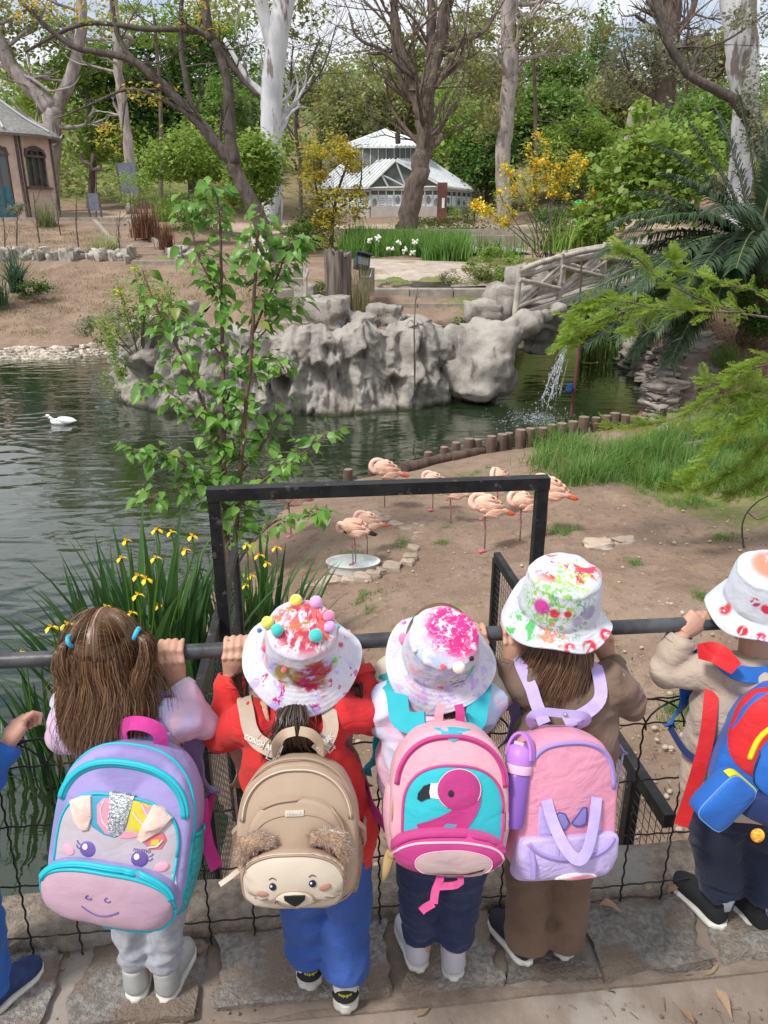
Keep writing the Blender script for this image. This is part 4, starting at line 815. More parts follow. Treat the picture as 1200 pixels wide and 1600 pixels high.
# --- old stump, lamp pillar, garden stair
st = thing('tree_stump', 'old grey split tree stump beside the floodlight pillar', 'stump', T(527, 500, 18.0)); mb = MB(); p0 = T(530, 505, 18); s = pxs(p0)
prof = [(24, 505), (21, 480), (19, 450), (18, 425), (18.5, 400), (17, 396), (9, 400), (0, 404)]
mb.rev([(r * s, T(0, y, 18).z) for r, y in prof], (p0.x, 18, 0), 36, fn=lambda p, a, r, z: p * (1 + .20 * NO((math.cos(a) * 3.2, math.sin(a) * 3.2, z * .5)) + .10 * NO((math.cos(a) * 9, math.sin(a) * 9, z * .7))) if r > .02 else p)
for v_ in range(len(mb.v)):
    x, y, z = mb.v[v_]; k = 1 + .2 * NO((math.atan2(y - 18, x - p0.x) * 2.2, z * .4, 3)); mb.v[v_] = (p0.x + (x - p0.x) * k, 18 + (y - 18) * k, z + .12 * NO((x * 7, y * 7, 0)) * (z > T(0, 410, 18).z))
obj('trunk', mb, M('grey_dead_wood', (.24, .205, .175), (.09, .07, .06), sc=5, rough=.95, bp=1, bsc=20, bd=.05, stretch=(1.6, 1.6, .12), co='World'), st, smooth=50)
pl = thing('lamp_pillar', 'short concrete pillar topped by a black floodlight, right of the stump', 'lamp', T(573, 455, 18.9)); a, b_ = T(561, 462, 18.9), T(585, 419, 18.9); mb = MB(); mb.box(((a.x + b_.x) / 2, 19, (a.z + b_.z) / 2), (b_.x - a.x, .3, b_.z - a.z)); obj('pillar', mb, MAT_SLAB, pl, smooth=0)
mb = MB(); c = T(565, 411, 18.8); sc_ = pxs(c); rt = Euler((R(-25), R(12), R(15))).to_matrix(); mb.box(c, (22 * sc_, .26, 17 * sc_), rt); mb.box(c + rt @ Vector((0, -.1, 10 * sc_)), (23 * sc_, .3, .03), rt); h = obj('floodlight', mb, M('dark_blue_metal', (.02, .03, .045), (.05, .07, .09), sc=4, rough=.4), pl, smooth=0); mb = MB(); mb.box(c + rt @ Vector((0, -.14, -.01)), (17 * sc_, .02, 12 * sc_), rt); obj('lens', mb, MAT_GLASS, h, smooth=0); mb = MB(); mb.tube([c + Vector((-.05, 0, -.12)), c + Vector((0, -.1, -.3)), c + Vector((.2, -.1, -.3)), c + Vector((.25, 0, -.1))], .012, 5); obj('cable', mb, MAT_STEEL, h)
gs = thing('garden_stair', 'worn stone stair with pale crooked branch handrails, behind the young tree', 'steps', T(460, 505, 17.6))
for i in range(6):
    Y = 17.4 + .42 * i; p = T(462 - 4 * i, 503 - 17 * i, Y); mb = MB(); mb.box((p.x, Y, p.z - .12), (1.0, .55, .26)); obj('step', mb, MAT_SLAB, gs, smooth=0)
MAT_BRANCH = M('peeled_branch', (.50, .45, .39), (.36, .31, .27), sc=7, rough=.9, bp=.6, bsc=20, bd=.02, co='World')
for pts, r in (([(478, 465, 17.6), (477, 430, 17.6), (476, 395, 17.6)], 3.5), ([(458, 425, 18.6), (462, 380, 18.6)], 3), ([(478, 400, 17.6), (462, 385, 18.6), (446, 372, 19.6)], 3.6), ([(464, 392, 18.4), (480, 420, 17.6), (476, 440, 17.6)], 2.6), ([(400, 360, 20.6), (420, 400, 19.4), (410, 430, 19)], 4), ([(388, 365, 20.6), (386, 410, 20.4)], 4.5), ([(418, 425, 18.2), (390, 365, 20.5)], 4)):
    mb = MB(); limb(mb, [T(*q) for q in pts], r * pxs(T(*pts[0])), r * .85 * pxs(T(*pts[0])), 7, 4, .8); obj('handrail_branch', mb, MAT_BRANCH, gs)
# ================================================================ rustic bridge
br = thing('rustic_bridge', 'arched rustic footbridge with pale grey branch-like crossed railings over the pond inlet', 'bridge', T(880, 470, 17.7))
NB = [(804, 492, 16.9), (873, 470, 17.6), (942, 449, 18.4), (1012, 436, 19.3), (1075, 432, 20.2)]; NT = [(812, 423, 16.95), (877, 402, 17.6), (945, 388, 18.4), (1012, 382, 19.3), (1075, 384, 20.2)]
B = [T(*q) for q in NB]; Tt_ = [T(*q) for q in NT]; OFF = Vector((.32, 1.15, .02))
mb = MB(); rows = []
for q in smooth_path(interp_poly(B, 24), 6):
    n_ = q + OFF; rows.append([q + Vector((.05, -.12, .05)), q + Vector((.05, -.14, -.14)), q + Vector((0, .1, -.3)), n_ + Vector((0, 0, -.25)), n_ + Vector((0, .1, .05))])
mb.loft(rows); obj('deck', mb, MAT_ROCK, br, smooth=40)
mb = MB()
def member(a, b_, r, name):
    m_ = MB(); mid_ = a.lerp(b_, .5) + Vector((RU(-.03, .03), RU(-.03, .03), RU(-.04, .04))); limb(m_, [a, mid_, b_], r, r * .9, 8, 4, .5); obj(name, m_, MAT_BRANCH, br, smooth=60)
for off in (Vector((0, 0, 0)), OFF):
    b2 = [q + off for q in B]; t2 = [q + off for q in Tt_]
    for i in range(len(b2)):
        member(b2[i] + Vector((0, 0, -.12)), t2[i] + Vector((0, 0, .08)), .068, 'post')
        if i < len(b2) - 1:
            up_ = lambda k, f: b2[k].lerp(t2[k], f)
            member(t2[i], t2[i + 1], .062, 'top_rail'); member(up_(i, .88), up_(i + 1, .86), .048, 'mid_rail'); member(up_(i, .18), up_(i + 1, .2), .055, 'bottom_rail')
            member(up_(i, .2), up_(i + 1, .85), .048, 'brace'); member(up_(i, .8) + Vector((0, -.05, 0)), up_(i + 1, .28) + Vector((0, -.05, 0)), .05, 'brace'); member(up_(i, .12), up_(i + 1, .72) + Vector((.1, .02, 0)), .04, 'brace')
mb = MB(); mb.tube([T(906, 475, 17.5), T(909, 402, 17.5)], .022, 6); obj('iron_stay', mb, M('rust_brown', (.12, .08, .065), rough=.8), br)
# ================================================================ falling water, pole, ripples
WT = []
mb = MB(); s0, s1 = T(896, 532, 15.6), atz(850, 642, ZW)
for i in range(34):
    j0 = Vector((RN(0, .045), RN(0, .05), RN(0, .05))); j1 = Vector((RN(0, .13), RN(0, .13), 0)); pts = []
    f0, f1 = sorted((RU(0, .75), RU(.25, 1)))
    for k in range(8):
        f = f0 + (f1 - f0) * k / 7; p = s0.lerp(s1, f ** .75); p.z = s0.z + (s1.z - s0.z) * f ** 1.25; pts.append(p + j0 * (1 - f) + j1 * f + Vector((0, 0, .02 * RU(-1, 1))))
    mb.tube(pts, [RU(.002, .008) * (1 - .5 * abs(k / 3.5 - 1)) for k in range(8)], 4)
for i in range(260):
    f = RU(.3, 1); p = s0.lerp(s1, f ** .75); p.z = s0.z + (s1.z - s0.z) * f ** 1.25; r = RU(.004, .011); mb.ell(p + Vector((RN(0, .12 * f), RN(0, .12 * f), RN(0, .05))), (r, r, r * 2.2), 4, 3)
m, t_, b_ = newmat('falling_water'); b_.inputs['Base Color'].default_value = (.86, .90, .94, 1); b_.inputs['Roughness'].default_value = .15; b_.inputs['Transmission Weight'].default_value = .6; b_.inputs['IOR'].default_value = 1.33; MAT_FALL = m
wf = thing('water_jet', 'thin white stream of water arching down into the pond beside the bridge', 'waterfall', s1); obj('stream', mb, MAT_FALL, wf, kind='stuff')
mb = MB()
for i in range(700):
    a = RU(0, 6.28); rr = abs(RN(0, .45)) + .02; p = atz(842 + RN(0, 6), 655 + RN(0, 6), ZW) + Vector((math.cos(a) * rr * 1.2 - .1, math.sin(a) * rr * .9, .004)); r = RU(.003, .011); mb.ell(p, (r * 1.6, r, r * .35), 4, 3)
obj('foam', mb, MAT_FALL, wf, kind='stuff')
po = thing('red_pole', 'thin dark red pole standing in the pond with a blue knot of cloth', 'pole', T(893, 632, 14.6)); mb = MB(); mb.tube([T(892, 650, 14.6), T(906, 535, 14.6)], .03, 8); obj('shaft', mb, M('dark_red_paint', (.17, .05, .05), (.10, .05, .05), sc=8, rough=.6), po)
mb = lump(T(890, 606, 14.5), (.11, .10, .16), 5, 0, 3, .5); obj('cloth_knot', mb, M('blue_cloth', (.02, .05, .17), rough=.8), po, smooth=180)
# ================================================================ white duck
dk = thing('white_duck', 'white duck with red face swimming on the left of the pond', 'duck', atz(97, 662, ZW)); MAT_WF = M('white_feather', (.80, .80, .80), (.72, .73, .75), sc=20, rough=.8); c = atz(97, 662, ZW); s = pxs(c) * 46
mb = MB(); prof = [(-.52, .02, .02, .11), (-.40, .07, .05, .09), (-.22, .13, .10, .07), (0, .17, .14, .06), (.2, .15, .12, .06), (.34, .08, .09, .08), (.38, .02, .03, .1)]
rings = [[c + Vector((-x, math.cos(a) * wy, z0 + math.sin(a) * wz)) * s for a in [6.283 * k / 14 for k in range(14)]] for x, wy, wz, z0 in prof]; mb.loft([[c + (p - c) for p in r] for r in [[c + (q - c * s if False else q - c) if False else q for q in r] for r in rings]])
mb.v = [tuple(c + Vector((-x, math.cos(a) * wy, z0 + math.sin(a) * wz)) * s) for x, wy, wz, z0 in prof for a in [6.283 * k / 14 for k in range(14)]]
obj('body', mb, MAT_WF, dk, smooth=180)
mb = MB(); mb.tube([c + Vector(q) * s for q in ((-.26, 0, .10), (-.36, 0, .20), (-.42, 0, .25))], [.075 * s, .05 * s, .045 * s], 10); mb.ell(c + Vector((-.45, 0, .27)) * s, (.085 * s, .06 * s, .06 * s)); hd = obj('head', mb, MAT_WF, dk, smooth=180)
mb = MB(); mb.ell(c + Vector((-.56, 0, .25)) * s, (.07 * s, .035 * s, .018 * s)); obj('bill', mb, M('pink_bill', (.45, .22, .20), rough=.5), hd, smooth=180); mb = MB(); mb.ell(c + Vector((-.50, 0, .285)) * s, (.045 * s, .052 * s, .032 * s)); obj('red_face', mb, M('red_skin', (.42, .05, .05), rough=.6), hd, smooth=180)
for sg in (-1, 1):
    mb = MB(); mb.ell(c + Vector((.12, sg * .13, .13)) * s, (.30 * s, .05 * s, .085 * s), rot=Euler((0, .12, sg * .1)).to_matrix()); obj('wing', mb, MAT_WF, dk, smooth=180)
# ================================================================ log palisade
MAT_LOG = M('log_side', (.155, .105, .08), (.085, .06, .05), sc=8, rough=.95, bp=.8, bsc=25, bd=.02, stretch=(1, 1, .3), vary=.2); MAT_LOGT = M('log_end', (.30, .24, .19), (.18, .14, .11), sc=14, rough=.95)
ORD = 'first second third fourth fifth sixth seventh eighth ninth tenth eleventh twelfth thirteenth fourteenth fifteenth sixteenth seventeenth eighteenth nineteenth twentieth twenty-first twenty-second twenty-third'.split()
def log_post(px, pyb, pyt, wpx, i):
    p = atz(px, pyb, -1.93); s = pxs(p); h = T(px, pyt, p.y).z; q = p + Vector((0, 0, -.25)); mb = MB(); r = wpx / 2 * s
    mb.tube([q, Vector((p.x + .01, p.y, h - .02)), Vector((p.x + .01, p.y, h))], [r, r * .97, r * .9], 12, jit=.04, cap=False); o = thing('log_post', (ORD[i] + ' upright log from the left in the log row edging the flamingo bank') if i > 1 else ['single short upright log at the left, apart from the log row', 'second lone log post, beside the flamingo farthest back'][i], 'log', p, 'logs edging the pond'); obj('shaft', mb, MAT_LOG, o, smooth=50)
    mb = MB(); n0 = 12; ring = [Vector((p.x + .01 + math.cos(6.283 * k / n0) * r * .92, p.y + math.sin(6.283 * k / n0) * r * .92, h - .003)) for k in range(n0)]; mb.add(ring + [Vector((p.x + .01, p.y, h + .008))], [(k, (k + 1) % n0, n0) for k in range(n0)]); obj('cut_top', mb, MAT_LOGT, o, smooth=0)
for i, a in enumerate([(543, 745, 733, 15), (580, 738, 726, 12), (668, 722, 706, 14), (693, 716, 698, 14), (711, 712, 691, 15), (731, 708, 685, 17), (744, 706, 686, 15), (766, 705, 681, 16), (783, 702, 678, 17), (793, 700, 676, 14), (811, 699, 671, 17), (826, 697, 669, 16), (845, 695, 668, 16), (859, 690, 663, 16), (875, 688, 661, 17), (892, 686, 658, 17), (909, 682, 651, 18), (928, 680, 652, 15), (944, 677, 649, 15), (957, 676, 645, 17), (973, 676, 648, 16), (988, 672, 650, 16), (1003, 670, 652, 15)]): log_post(*a, i)
for i, (pts, lb) in enumerate(((((528, 757), (575, 745), (612, 737)), 'short horizontal timber log beside the single log post near the left flamingos'), (((632, 737), (668, 727), (705, 718)), 'horizontal timber log lying along the feet of the log row, nearest the flamingos'), (((703, 719), (760, 707), (822, 692)), 'long horizontal timber log under the middle of the log row'))):
    mb = MB(); P_ = [gpt(*q) + Vector((0, 0, .05)) for q in pts]; mb.tube(interp_poly(P_, 7), .085, 10, jit=.05); o = obj('edging_log', mb, MAT_LOG, None, smooth=50, loc=P_[1]); tag(o, lb, 'log')
# ================================================================ flamingos
MAT_FEA = M('flamingo_plumage', (.74, .40, .29), (.80, .56, .45), sc=9, rough=.85, bp=.9, bsc=30, bd=.012, stretch=(.5, 1.4, 1.4), c3=(.74, .34, .23), sc3=5, sheen=.2, lo3=.52, hi3=.75)
MAT_FEN = M('flamingo_neck', (.80, .48, .38), (.84, .60, .51), sc=12, rough=.85, bp=.4, bsc=60); MAT_RED = M('red_tail_feather', (.62, .10, .045), (.70, .22, .11), sc=14, rough=.8, bp=.4, bsc=40); MAT_LEG = M('grey_pink_leg', (.42, .30, .29), (.36, .25, .26), sc=20, rough=.6); MAT_JNT = M('rose_joint', (.55, .14, .18), rough=.6); MAT_BLK = M('black_feather', (.02, .018, .018), rough=.7)
def flamingo(px, pf, pt, label, face=-1, yaw=0.0, feed=False, two=False, redtail=True, at=None):
    g = gpt(px, pf) if at is None else at; top = T(px, pt, g.y).z; H = top - g.z; s = H / .80
    o = thing('flamingo', label, 'flamingo', g, 'flamingos resting on the bank')
    rt = Matrix.Rotation(yaw, 3, 'Z') @ Matrix.Diagonal((face, 1, 1)); L = lambda x, y, z: g + rt @ (Vector((x * .84, y, z)) * s)
    # local +x = the bird's front
    mb = MB(); prof = [(-.34, .008, .008, .55), (-.27, .035, .03, .565), (-.20, .07, .06, .585), (-.08, .105, .10, .62), (.03, .115, .118, .645), (.12, .10, .105, .65), (.18, .06, .065, .645), (.205, .015, .02, .64)]
    n0 = 18; rings = []
    for x, wy, wz, z0 in prof: rings.append([L(x, math.cos(6.2832 * k / n0) * wy, z0 + math.sin(6.2832 * k / n0) * wz) for k in range(n0)])
    mb.loft(rings); body = obj('body', mb, MAT_FEA, o, smooth=180)
    for sg in (-1, 1):                               # folded wings: three overlapping tiers of feathers each
        mb = MB()
        for tier, (x0, x1, zz, nf, ln, wd) in enumerate(((-.02, .14, .70, 5, .16, .040), (-.08, .09, .665, 6, .18, .038), (-.12, .03, .625, 6, .20, .034))):
            for k in range(nf):
                f = k / (nf - 1); x = x0 + (x1 - x0) * f; z = zz + .02 * math.sin(f * 3) - .02 * tier; y = sg * (.060 + .024 * tier + .012 * f)
                mb.ell(L(x - ln * .4, y, z - .012 * k + .0), (ln * .54 * s, .011 * s, wd * s), 8, 5, rot=rt @ Euler((sg * -.30, -.20, sg * .10)).to_matrix())
        obj('wing', mb, MAT_FEA, body, smooth=180)
    mb = MB()
    for k in range(5): mb.ell(L(-.335 - .02 * (k % 2), (k - 2) * .016, .548 - .012 * abs(k - 2)), (.085 * s, .010 * s, .02 * s), 8, 5, rot=rt @ Euler((0, -.35, (k - 2) * .1)).to_matrix())
    obj('tail', mb, MAT_RED if redtail else MAT_BLK, body, smooth=180)
    if not feed:                                     # neck folded back over the shoulder, head tucked into the plumage
        mb = MB(); pts = [L(.16, .0, .60), (L(.225, .01, .62)), L(.25, .02, .68), L(.225, .03, .745), L(.16, .045, .775), L(.08, .055, .765), L(.01, .06, .735), L(-.05, .055, .71)]
        pts = smooth_path(interp_poly(pts, 22), 3); mb.tube(pts, [(.045 - .014 * min(1, i / 10)) * s for i in range(22)], 10); nk = obj('neck', mb, MAT_FEN, o, smooth=180)
        mb = MB(); mb.ell(L(-.035, .058, .728), (.055 * s, .034 * s, .035 * s)); hd = obj('head', mb, MAT_FEN, nk, smooth=180); mb = MB(); mb.ell(L(-.085, .052, .705), (.035 * s, .016 * s, .018 * s)); obj('beak', mb, MAT_BLK, hd, smooth=180)
    else:
        mb = MB(); pts = [L(.14, 0, .64), L(.21, .01, .67), L(.26, .02, .66), L(.285, .02, .61), L(.28, .02, .56), L(.255, .03, .53), L(.22, .04, .53)]
        pts = smooth_path(interp_poly(pts, 18), 3); mb.tube(pts, [(.042 - .018 * i / 17) * s for i in range(18)], 10); nk = obj('neck', mb, MAT_FEN, o, smooth=180)
        mb = MB(); mb.ell(L(.225, .045, .525), (.05 * s, .03 * s, .03 * s)); hd = obj('head', mb, MAT_FEN, nk, smooth=180); mb = MB(); mb.tube([L(.19, .05, .525), L(.15, .055, .51), L(.125, .055, .485)], [.02 * s, .018 * s, .006 * s], 8); obj('beak', mb, MAT_BLK, hd, smooth=180)
    for k, yy in enumerate((-.03, .035) if two else (.0,)):
        mb = MB(); xx = -.04 * k; mb.tube([L(.02 + xx, yy, .56), L(.015 + xx, yy, .36), L(.0 + xx, yy, .34), L(.0 + xx, yy, .03)], [.016 * s, .010 * s, .013 * s, .009 * s], 8); lg = obj('leg', mb, MAT_LEG, o, smooth=180)
        mb = MB(); mb.ell(L(.008 + xx, yy, .33), (.017 * s, .016 * s, .035 * s)); obj('joint', mb, MAT_JNT, lg, smooth=180)
        mb = MB(); n_ = Vector((0, 0, 1))
        tip = [L(.085 + xx, yy - .05, .004), L(.10 + xx, yy, .004), L(.085 + xx, yy + .05, .004)]; hl = L(-.01 + xx, yy, .02); bk = L(-.03 + xx, yy, .004)
        mb.add([hl, *tip, bk] + [q + Vector((0, 0, -.012 * s)) for q in (hl, *tip, bk)], [(0, 1, 2), (0, 2, 3), (0, 3, 4), (0, 4, 1), (5, 7, 6), (5, 8, 7), (1, 6, 7, 2), (2, 7, 8, 3), (3, 8, 9, 4), (4, 9, 6, 1)]); obj('foot', mb, MAT_JNT, lg, smooth=0)
    if not two:                                      # the other leg drawn up under the belly
        mb = MB(); mb.tube([L(.02, -.04, .56), L(-.06, -.045, .47), L(.06, -.045, .50), L(.09, -.045, .47)], [.015 * s, .012 * s, .009 * s, .008 * s], 7); lg = obj('folded_leg', mb, MAT_LEG, o, smooth=180); mb = MB(); mb.ell(L(.085, -.045, .465), (.03 * s, .025 * s, .014 * s)); obj('foot', mb, MAT_JNT, lg, smooth=180)
    return o
tubc = gpt(552, 886)
for a in ((601, 795, 716, 'sleeping flamingo farthest back, alone on the left near the log row', -1, .15), (676, 797, 736, 'pale sleeping flamingo behind the left part of the gate top bar'), (704, 823, 748, 'flamingo standing in front of the pale one, its body cut by the gate top bar', -1, -.1), (776, 806, 728, 'sleeping flamingo with coral neck at the back, above the right part of the gate bar', -1, 1.0), (757, 861, 770, 'flamingo asleep on one leg nearest the fence, framed by the gate', -1, .05), (812, 848, 765, 'flamingo standing beside the right gate post', -1, .35), (852, 834, 742, 'large flamingo with bright red tail feathers just right of the gate post', -1, -.25), (455, 838, 757, 'pale flamingo at the left, half hidden by the young tree leaves', -1, .5)): flamingo(*a)
flamingo(574, 868, 798, 'flamingo standing right behind the white tub', -1, .2)
flamingo(552, 889, 806, 'flamingo standing with both legs in the white tub', -1, -.1, True, True, False, tubc + Vector((0, 0, .03)))
# tub, stone edging
tb = thing('white_tub', 'shallow oval white enamel tub on the ground with a flamingo standing in it', 'tub', tubc); s = pxs(tubc); a_, b2_ = 41 * s, 41 * s * .62
mb = MB(); prof = [(.0, .02), (.7, .02), (.86, .022), (.95, .05), (.985, .07), (1.03, .075), (1.04, .068), (.99, .06), (.95, .01), (.92, -.06)]
mb.rev([(r, z) for r, z in prof], (0, 0, 0), 44); mb.v = [(tubc.x + x * a_, tubc.y + y * b2_, tubc.z + z) for x, y, z in mb.v]; obj('basin', mb, M('white_enamel', (.80, .81, .79), (.70, .71, .68), sc=5, rough=.4), tb, smooth=50)
mb = MB(); mb.rev([(.0, .035), (.9, .035)], (0, 0, 0), 40); mb.v = [(tubc.x + x * a_, tubc.y + y * b2_, tubc.z + z) for x, y, z in mb.v]; obj('water', mb, M('tub_water', (.62, .68, .66), rough=.05, spec=.6), tb)
bd = thing('stone_edging', 'curved line of rough stones set in the earth beside the white tub', 'edging', gpt(640, 850)); MAT_BST = M('field_stone', (.44, .35, .27), (.33, .26, .20), sc=6, rough=.95, bp=.6, bsc=30, vary=.2, c3=(.5, .46, .42), sc3=3)
bs_me = [mesh_of('stone', lump((0, 0, 0), (1, 1, 1), i * 2.9 + 60, 0, 3, .26), MAT_BST, 50) for i in range(5)]
for px, py, sz in ((585, 808, 22), (601, 814, 22), (618, 823, 24), (634, 830, 22), (652, 827, 20), (653, 836, 18), (650, 845, 20), (646, 857, 18), (641, 872, 22), (637, 880, 20), (612, 889, 28), (598, 893, 20), (583, 899, 24), (566, 905, 28), (545, 908, 22), (518, 910, 26), (505, 914, 22), (484, 918, 20)):
    p = gpt(px, py); s = sz * pxs(p); inst('stone', random.choice(bs_me), bd, Matrix.LocRotScale(p + Vector((0, 0, .0)), Euler((RU(-.15, .15), RU(-.15, .15), RU(-.6, .6))), Vector((s, s * .8, s * .55))))
# ================================================================ grasses
def blades(name, pts, hgt, wid, mat, parent=None, kind='stuff', lean=.5, seg=3, bend=.8, loc=None):
    n = len(pts); P = np.array(pts, float); a = RG.uniform(0, 2 * np.pi, n); h = hgt * RG.uniform(.55, 1.25, n) if not hasattr(hgt, '__len__') else np.array(hgt); l = RG.uniform(.1, 1, n) * lean
    d = np.stack([np.cos(a), np.sin(a), np.zeros(n)], 1); sd_ = np.stack([-np.sin(a), np.cos(a), np.zeros(n)], 1); V = []
    for k in range(seg + 1):
        f = k / seg; c = P + d * (h * l * f ** (1 + bend))[:, None]; c[:, 2] += h * (f - .45 * l * f * f * bend); w_ = wid * (1 - f * .92); V += [c - sd_ * w_ / 2, c + sd_ * w_ / 2]
    V = np.stack(V, 1).reshape(-1, 3); m_ = 2 * (seg + 1); F = np.concatenate([np.arange(n)[:, None] * m_ + np.array([2 * k, 2 * k + 1, 2 * k + 3, 2 * k + 2]) for k in range(seg)]); return mesh_np(name, V, F, mat, parent, True, kind, loc=loc)
GRASS = LEAF('meadow_grass', (.06, .165, .03), (.16, .31, .06), c3=(.30, .33, .10), f3=.14); GRASS_D = LEAF('dry_grass', (.22, .19, .08), (.32, .27, .14), c3=(.12, .15, .05), f3=.3); IRISL = LEAF('iris_leaf', (.025, .08, .024), (.075, .165, .045), trans=.25, rough=.4, per='object')
def poly_pts(poly, n, jit=None):
    xs_ = [p[0] for p in poly]; ys_ = [p[1] for p in poly]; out = []
    while len(out) < n:
        x, y = RU(min(xs_), max(xs_)), RU(min(ys_), max(ys_)); c = False; j = len(poly) - 1
        for i in range(len(poly)):
            if (poly[i][1] > y) != (poly[j][1] > y) and x < (poly[j][0] - poly[i][0]) * (y - poly[i][1]) / (poly[j][1] - poly[i][1]) + poly[i][0]: c = not c
            j = i
        if c: out.append((x, y))
    return out
def gpts(poly, n): return [tuple(gpt(*q)) for q in poly_pts(poly, n)]
pp = [gpt(*q) for q in poly_pts([(835, 735), (850, 690), (900, 668), (950, 700), (1010, 690), (1080, 672), (1140, 640), (1260, 600), (1260, 770), (1150, 775), (1050, 765), (960, 762), (880, 765)], 420)]
bp = [(p.x + RN(0, .14), p.y + RN(0, .14), p.z) for p in pp for _ in range(40)]
bp = [(x, y, gz(x, y) - .01) if i % 8 == 0 else (x, y, z) for i, (x, y, z) in enumerate(bp)]
blades('tall_grass', bp, [(.20 + .26 * max(0, .5 + 1.3 * NO((x * 1.6, y * 1.6, 7)))) * RU(.5, 1.2) for x, y, z in bp], .013, GRASS, lean=1.15)
pp = [gpt(*q) for spot in ((505, 750, 24, 10, 26), (700, 828, 10, 5, 10), (520, 765, 12, 5, 6), (625, 850, 10, 8, 10), (600, 735, 20, 6, 8), (690, 850, 14, 5, 6), (750, 745, 26, 8, 16), (830, 770, 40, 10, 34), (950, 772, 70, 10, 60), (1080, 785, 60, 10, 40), (1060, 1112, 26, 22, 14), (880, 832, 26, 8, 16), (1130, 840, 22, 8, 8), (990, 880, 6, 6, 4), (1095, 935, 12, 5, 6), (800, 1030, 10, 10, 2), (560, 870, 30, 8, 5), (890, 972, 20, 8, 5), (590, 940, 40, 30, 18)) for q in [(RN(spot[0], spot[2] * .5), RN(spot[1], spot[3] * .5)) for _ in range(spot[4])]]
blades('short_grass', [(p.x + RN(0, .035), p.y + RN(0, .035), p.z - .005) for p in pp for _ in range(26)], .075, .006, GRASS, lean=1.2, seg=2)
pp = gpts([(-40, 415), (260, 420), (330, 470), (210, 545), (-40, 520)], 420) + gpts([(-40, 350), (160, 355), (180, 398), (-40, 400)], 220) + gpts([(270, 405), (420, 380), (430, 470), (300, 480)], 220)
blades('bank_grass', [(x + RN(0, .2), y + RN(0, .2), z) for x, y, z in pp for _ in range(16)], .12, .018, [GRASS_D, GRASS][0], lean=1.0, seg=2)
# lily bed with white flowers
t = thing('lily_bed', 'dense bed of strap-leaved green lilies with a few white flowers before the pavilion', 'plant bed', gpt(640, 410)); pp = [onto(RU(532, 735), RU(27.2, 31)) for _ in range(150)] + [onto(RU(668, 728), RU(25.6, 27)) for _ in range(40)] + [onto(RU(535, 580), RU(30, 32)) for _ in range(30)]
blades('foliage', [(p.x + RN(0, .08), p.y + RN(0, .08), p.z) for p in pp for _ in range(22)], .85, .05, LEAF('lily_leaf', (.07, .19, .03), (.15, .31, .06), c3=(.2, .28, .08), f3=.1), t, None, lean=.7)
for px, py in ((576, 376), (622, 379), (647, 379), (634, 390), (645, 395), (590, 372), (610, 388)):
    c = T(px, py, 27.0); mb = MB()
    for k in range(9): mb.ell(c + Vector((RN(0, .05), RN(0, .05), RN(0, .04))), .04, 6, 4)
    obj('flower', mb, WHITE_FL, t)
def tussock(label, px, py, Y, h, n, mat, wid=.03, spread=.12, lean=.9, name='tussock', cat='plant'):
    p = T(px, py, Y); t = thing(name, label, cat, p); blades('leaves', [(p.x + RN(0, spread), p.y + RN(0, spread), p.z - .05) for _ in range(n)], h, wid, mat, t, None, lean=lean); return t
FLAX = LEAF('flax_leaf', (.10, .14, .05), (.24, .26, .12)); RUST = LEAF('russet_leaf', (.13, .06, .035), (.22, .12, .07)); YUC = LEAF('yucca_leaf', (.03, .075, .04), (.07, .13, .07))
tussock('upright striped flax clump in front of the round hut', 74, 360, 37, 1.3, 220, FLAX, .05, .2); tussock('russet brown grass clump at the top right of the bank steps', 228, 370, 34, 1.35, 260, RUST, .05, .25, .6); tussock('smaller russet grass clump right of the taller russet one', 260, 388, 32, 1.0, 160, RUST, .04, .15, .5); tussock('pale striped grass clump left of the bank steps', 168, 398, 31.5, .95, 220, LEAF('pale_grass', (.26, .30, .12), (.40, .42, .2)), .04, .25)
tussock('green flax clump above the russet grasses', 262, 345, 36, 1.3, 220, LF_LIGHT, .05, .35); tussock('dark spiky yucca on the left bank below the rubble wall', 28, 455, 27, 1.5, 160, YUC, .06, .1, 1.0, 'yucca'); tussock('second dark spiky yucca at the left frame edge of the bank', -8, 475, 26, 1.3, 130, YUC, .06, .2, .9, 'yucca')
shrub('dark green shrub beside the spiky yucca on the left bank', 55, 452, 26.6, 22, 14, 700, .10, LF_DARK); shrub('round dark cactus-like bush at the door of the hut', 26, 326, 39, 13, 9, 500, .10, LF_GREY)
tussock('tall dry hanging grass beside the old stump', 562, 500, 17.9, 1.25, 200, GRASS_D, .016, .14, .35); shrub('low bright green clump left of the old stump', 505, 455, 18.3, 22, 12, 700, .06, LF_LIGHT); shrub('light green bush on the low garden wall, left of the bridge', 775, 418, 21, 42, 28, 3000, .07, LF_LIGHT, k=30, spread=.16); shrub('olive bush sprawling over the rocks by the bridge start', 740, 440, 20.6, 34, 24, 1500, .07, LF_OLIVE, k=24, spread=.2); shrub('small fern-green bush in the gap of the rock wall top', 718, 505, 17.2, 13, 9, 420, .05, LF_MID); shrub('feathery weed bush growing on the wall under the lily bed', 700, 442, 20.8, 20, 22, 500, .06, LF_GREY, k=14, spread=.2)
tussock('arching strap-leaved green clump behind the bridge railing', 890, 390, 24, 1.0, 340, LF_LIGHT, .05, .55); tussock('strap-leaved green clump left of the blossom shrub stems', 765, 400, 26, .8, 220, LF_MID, .04, .5)
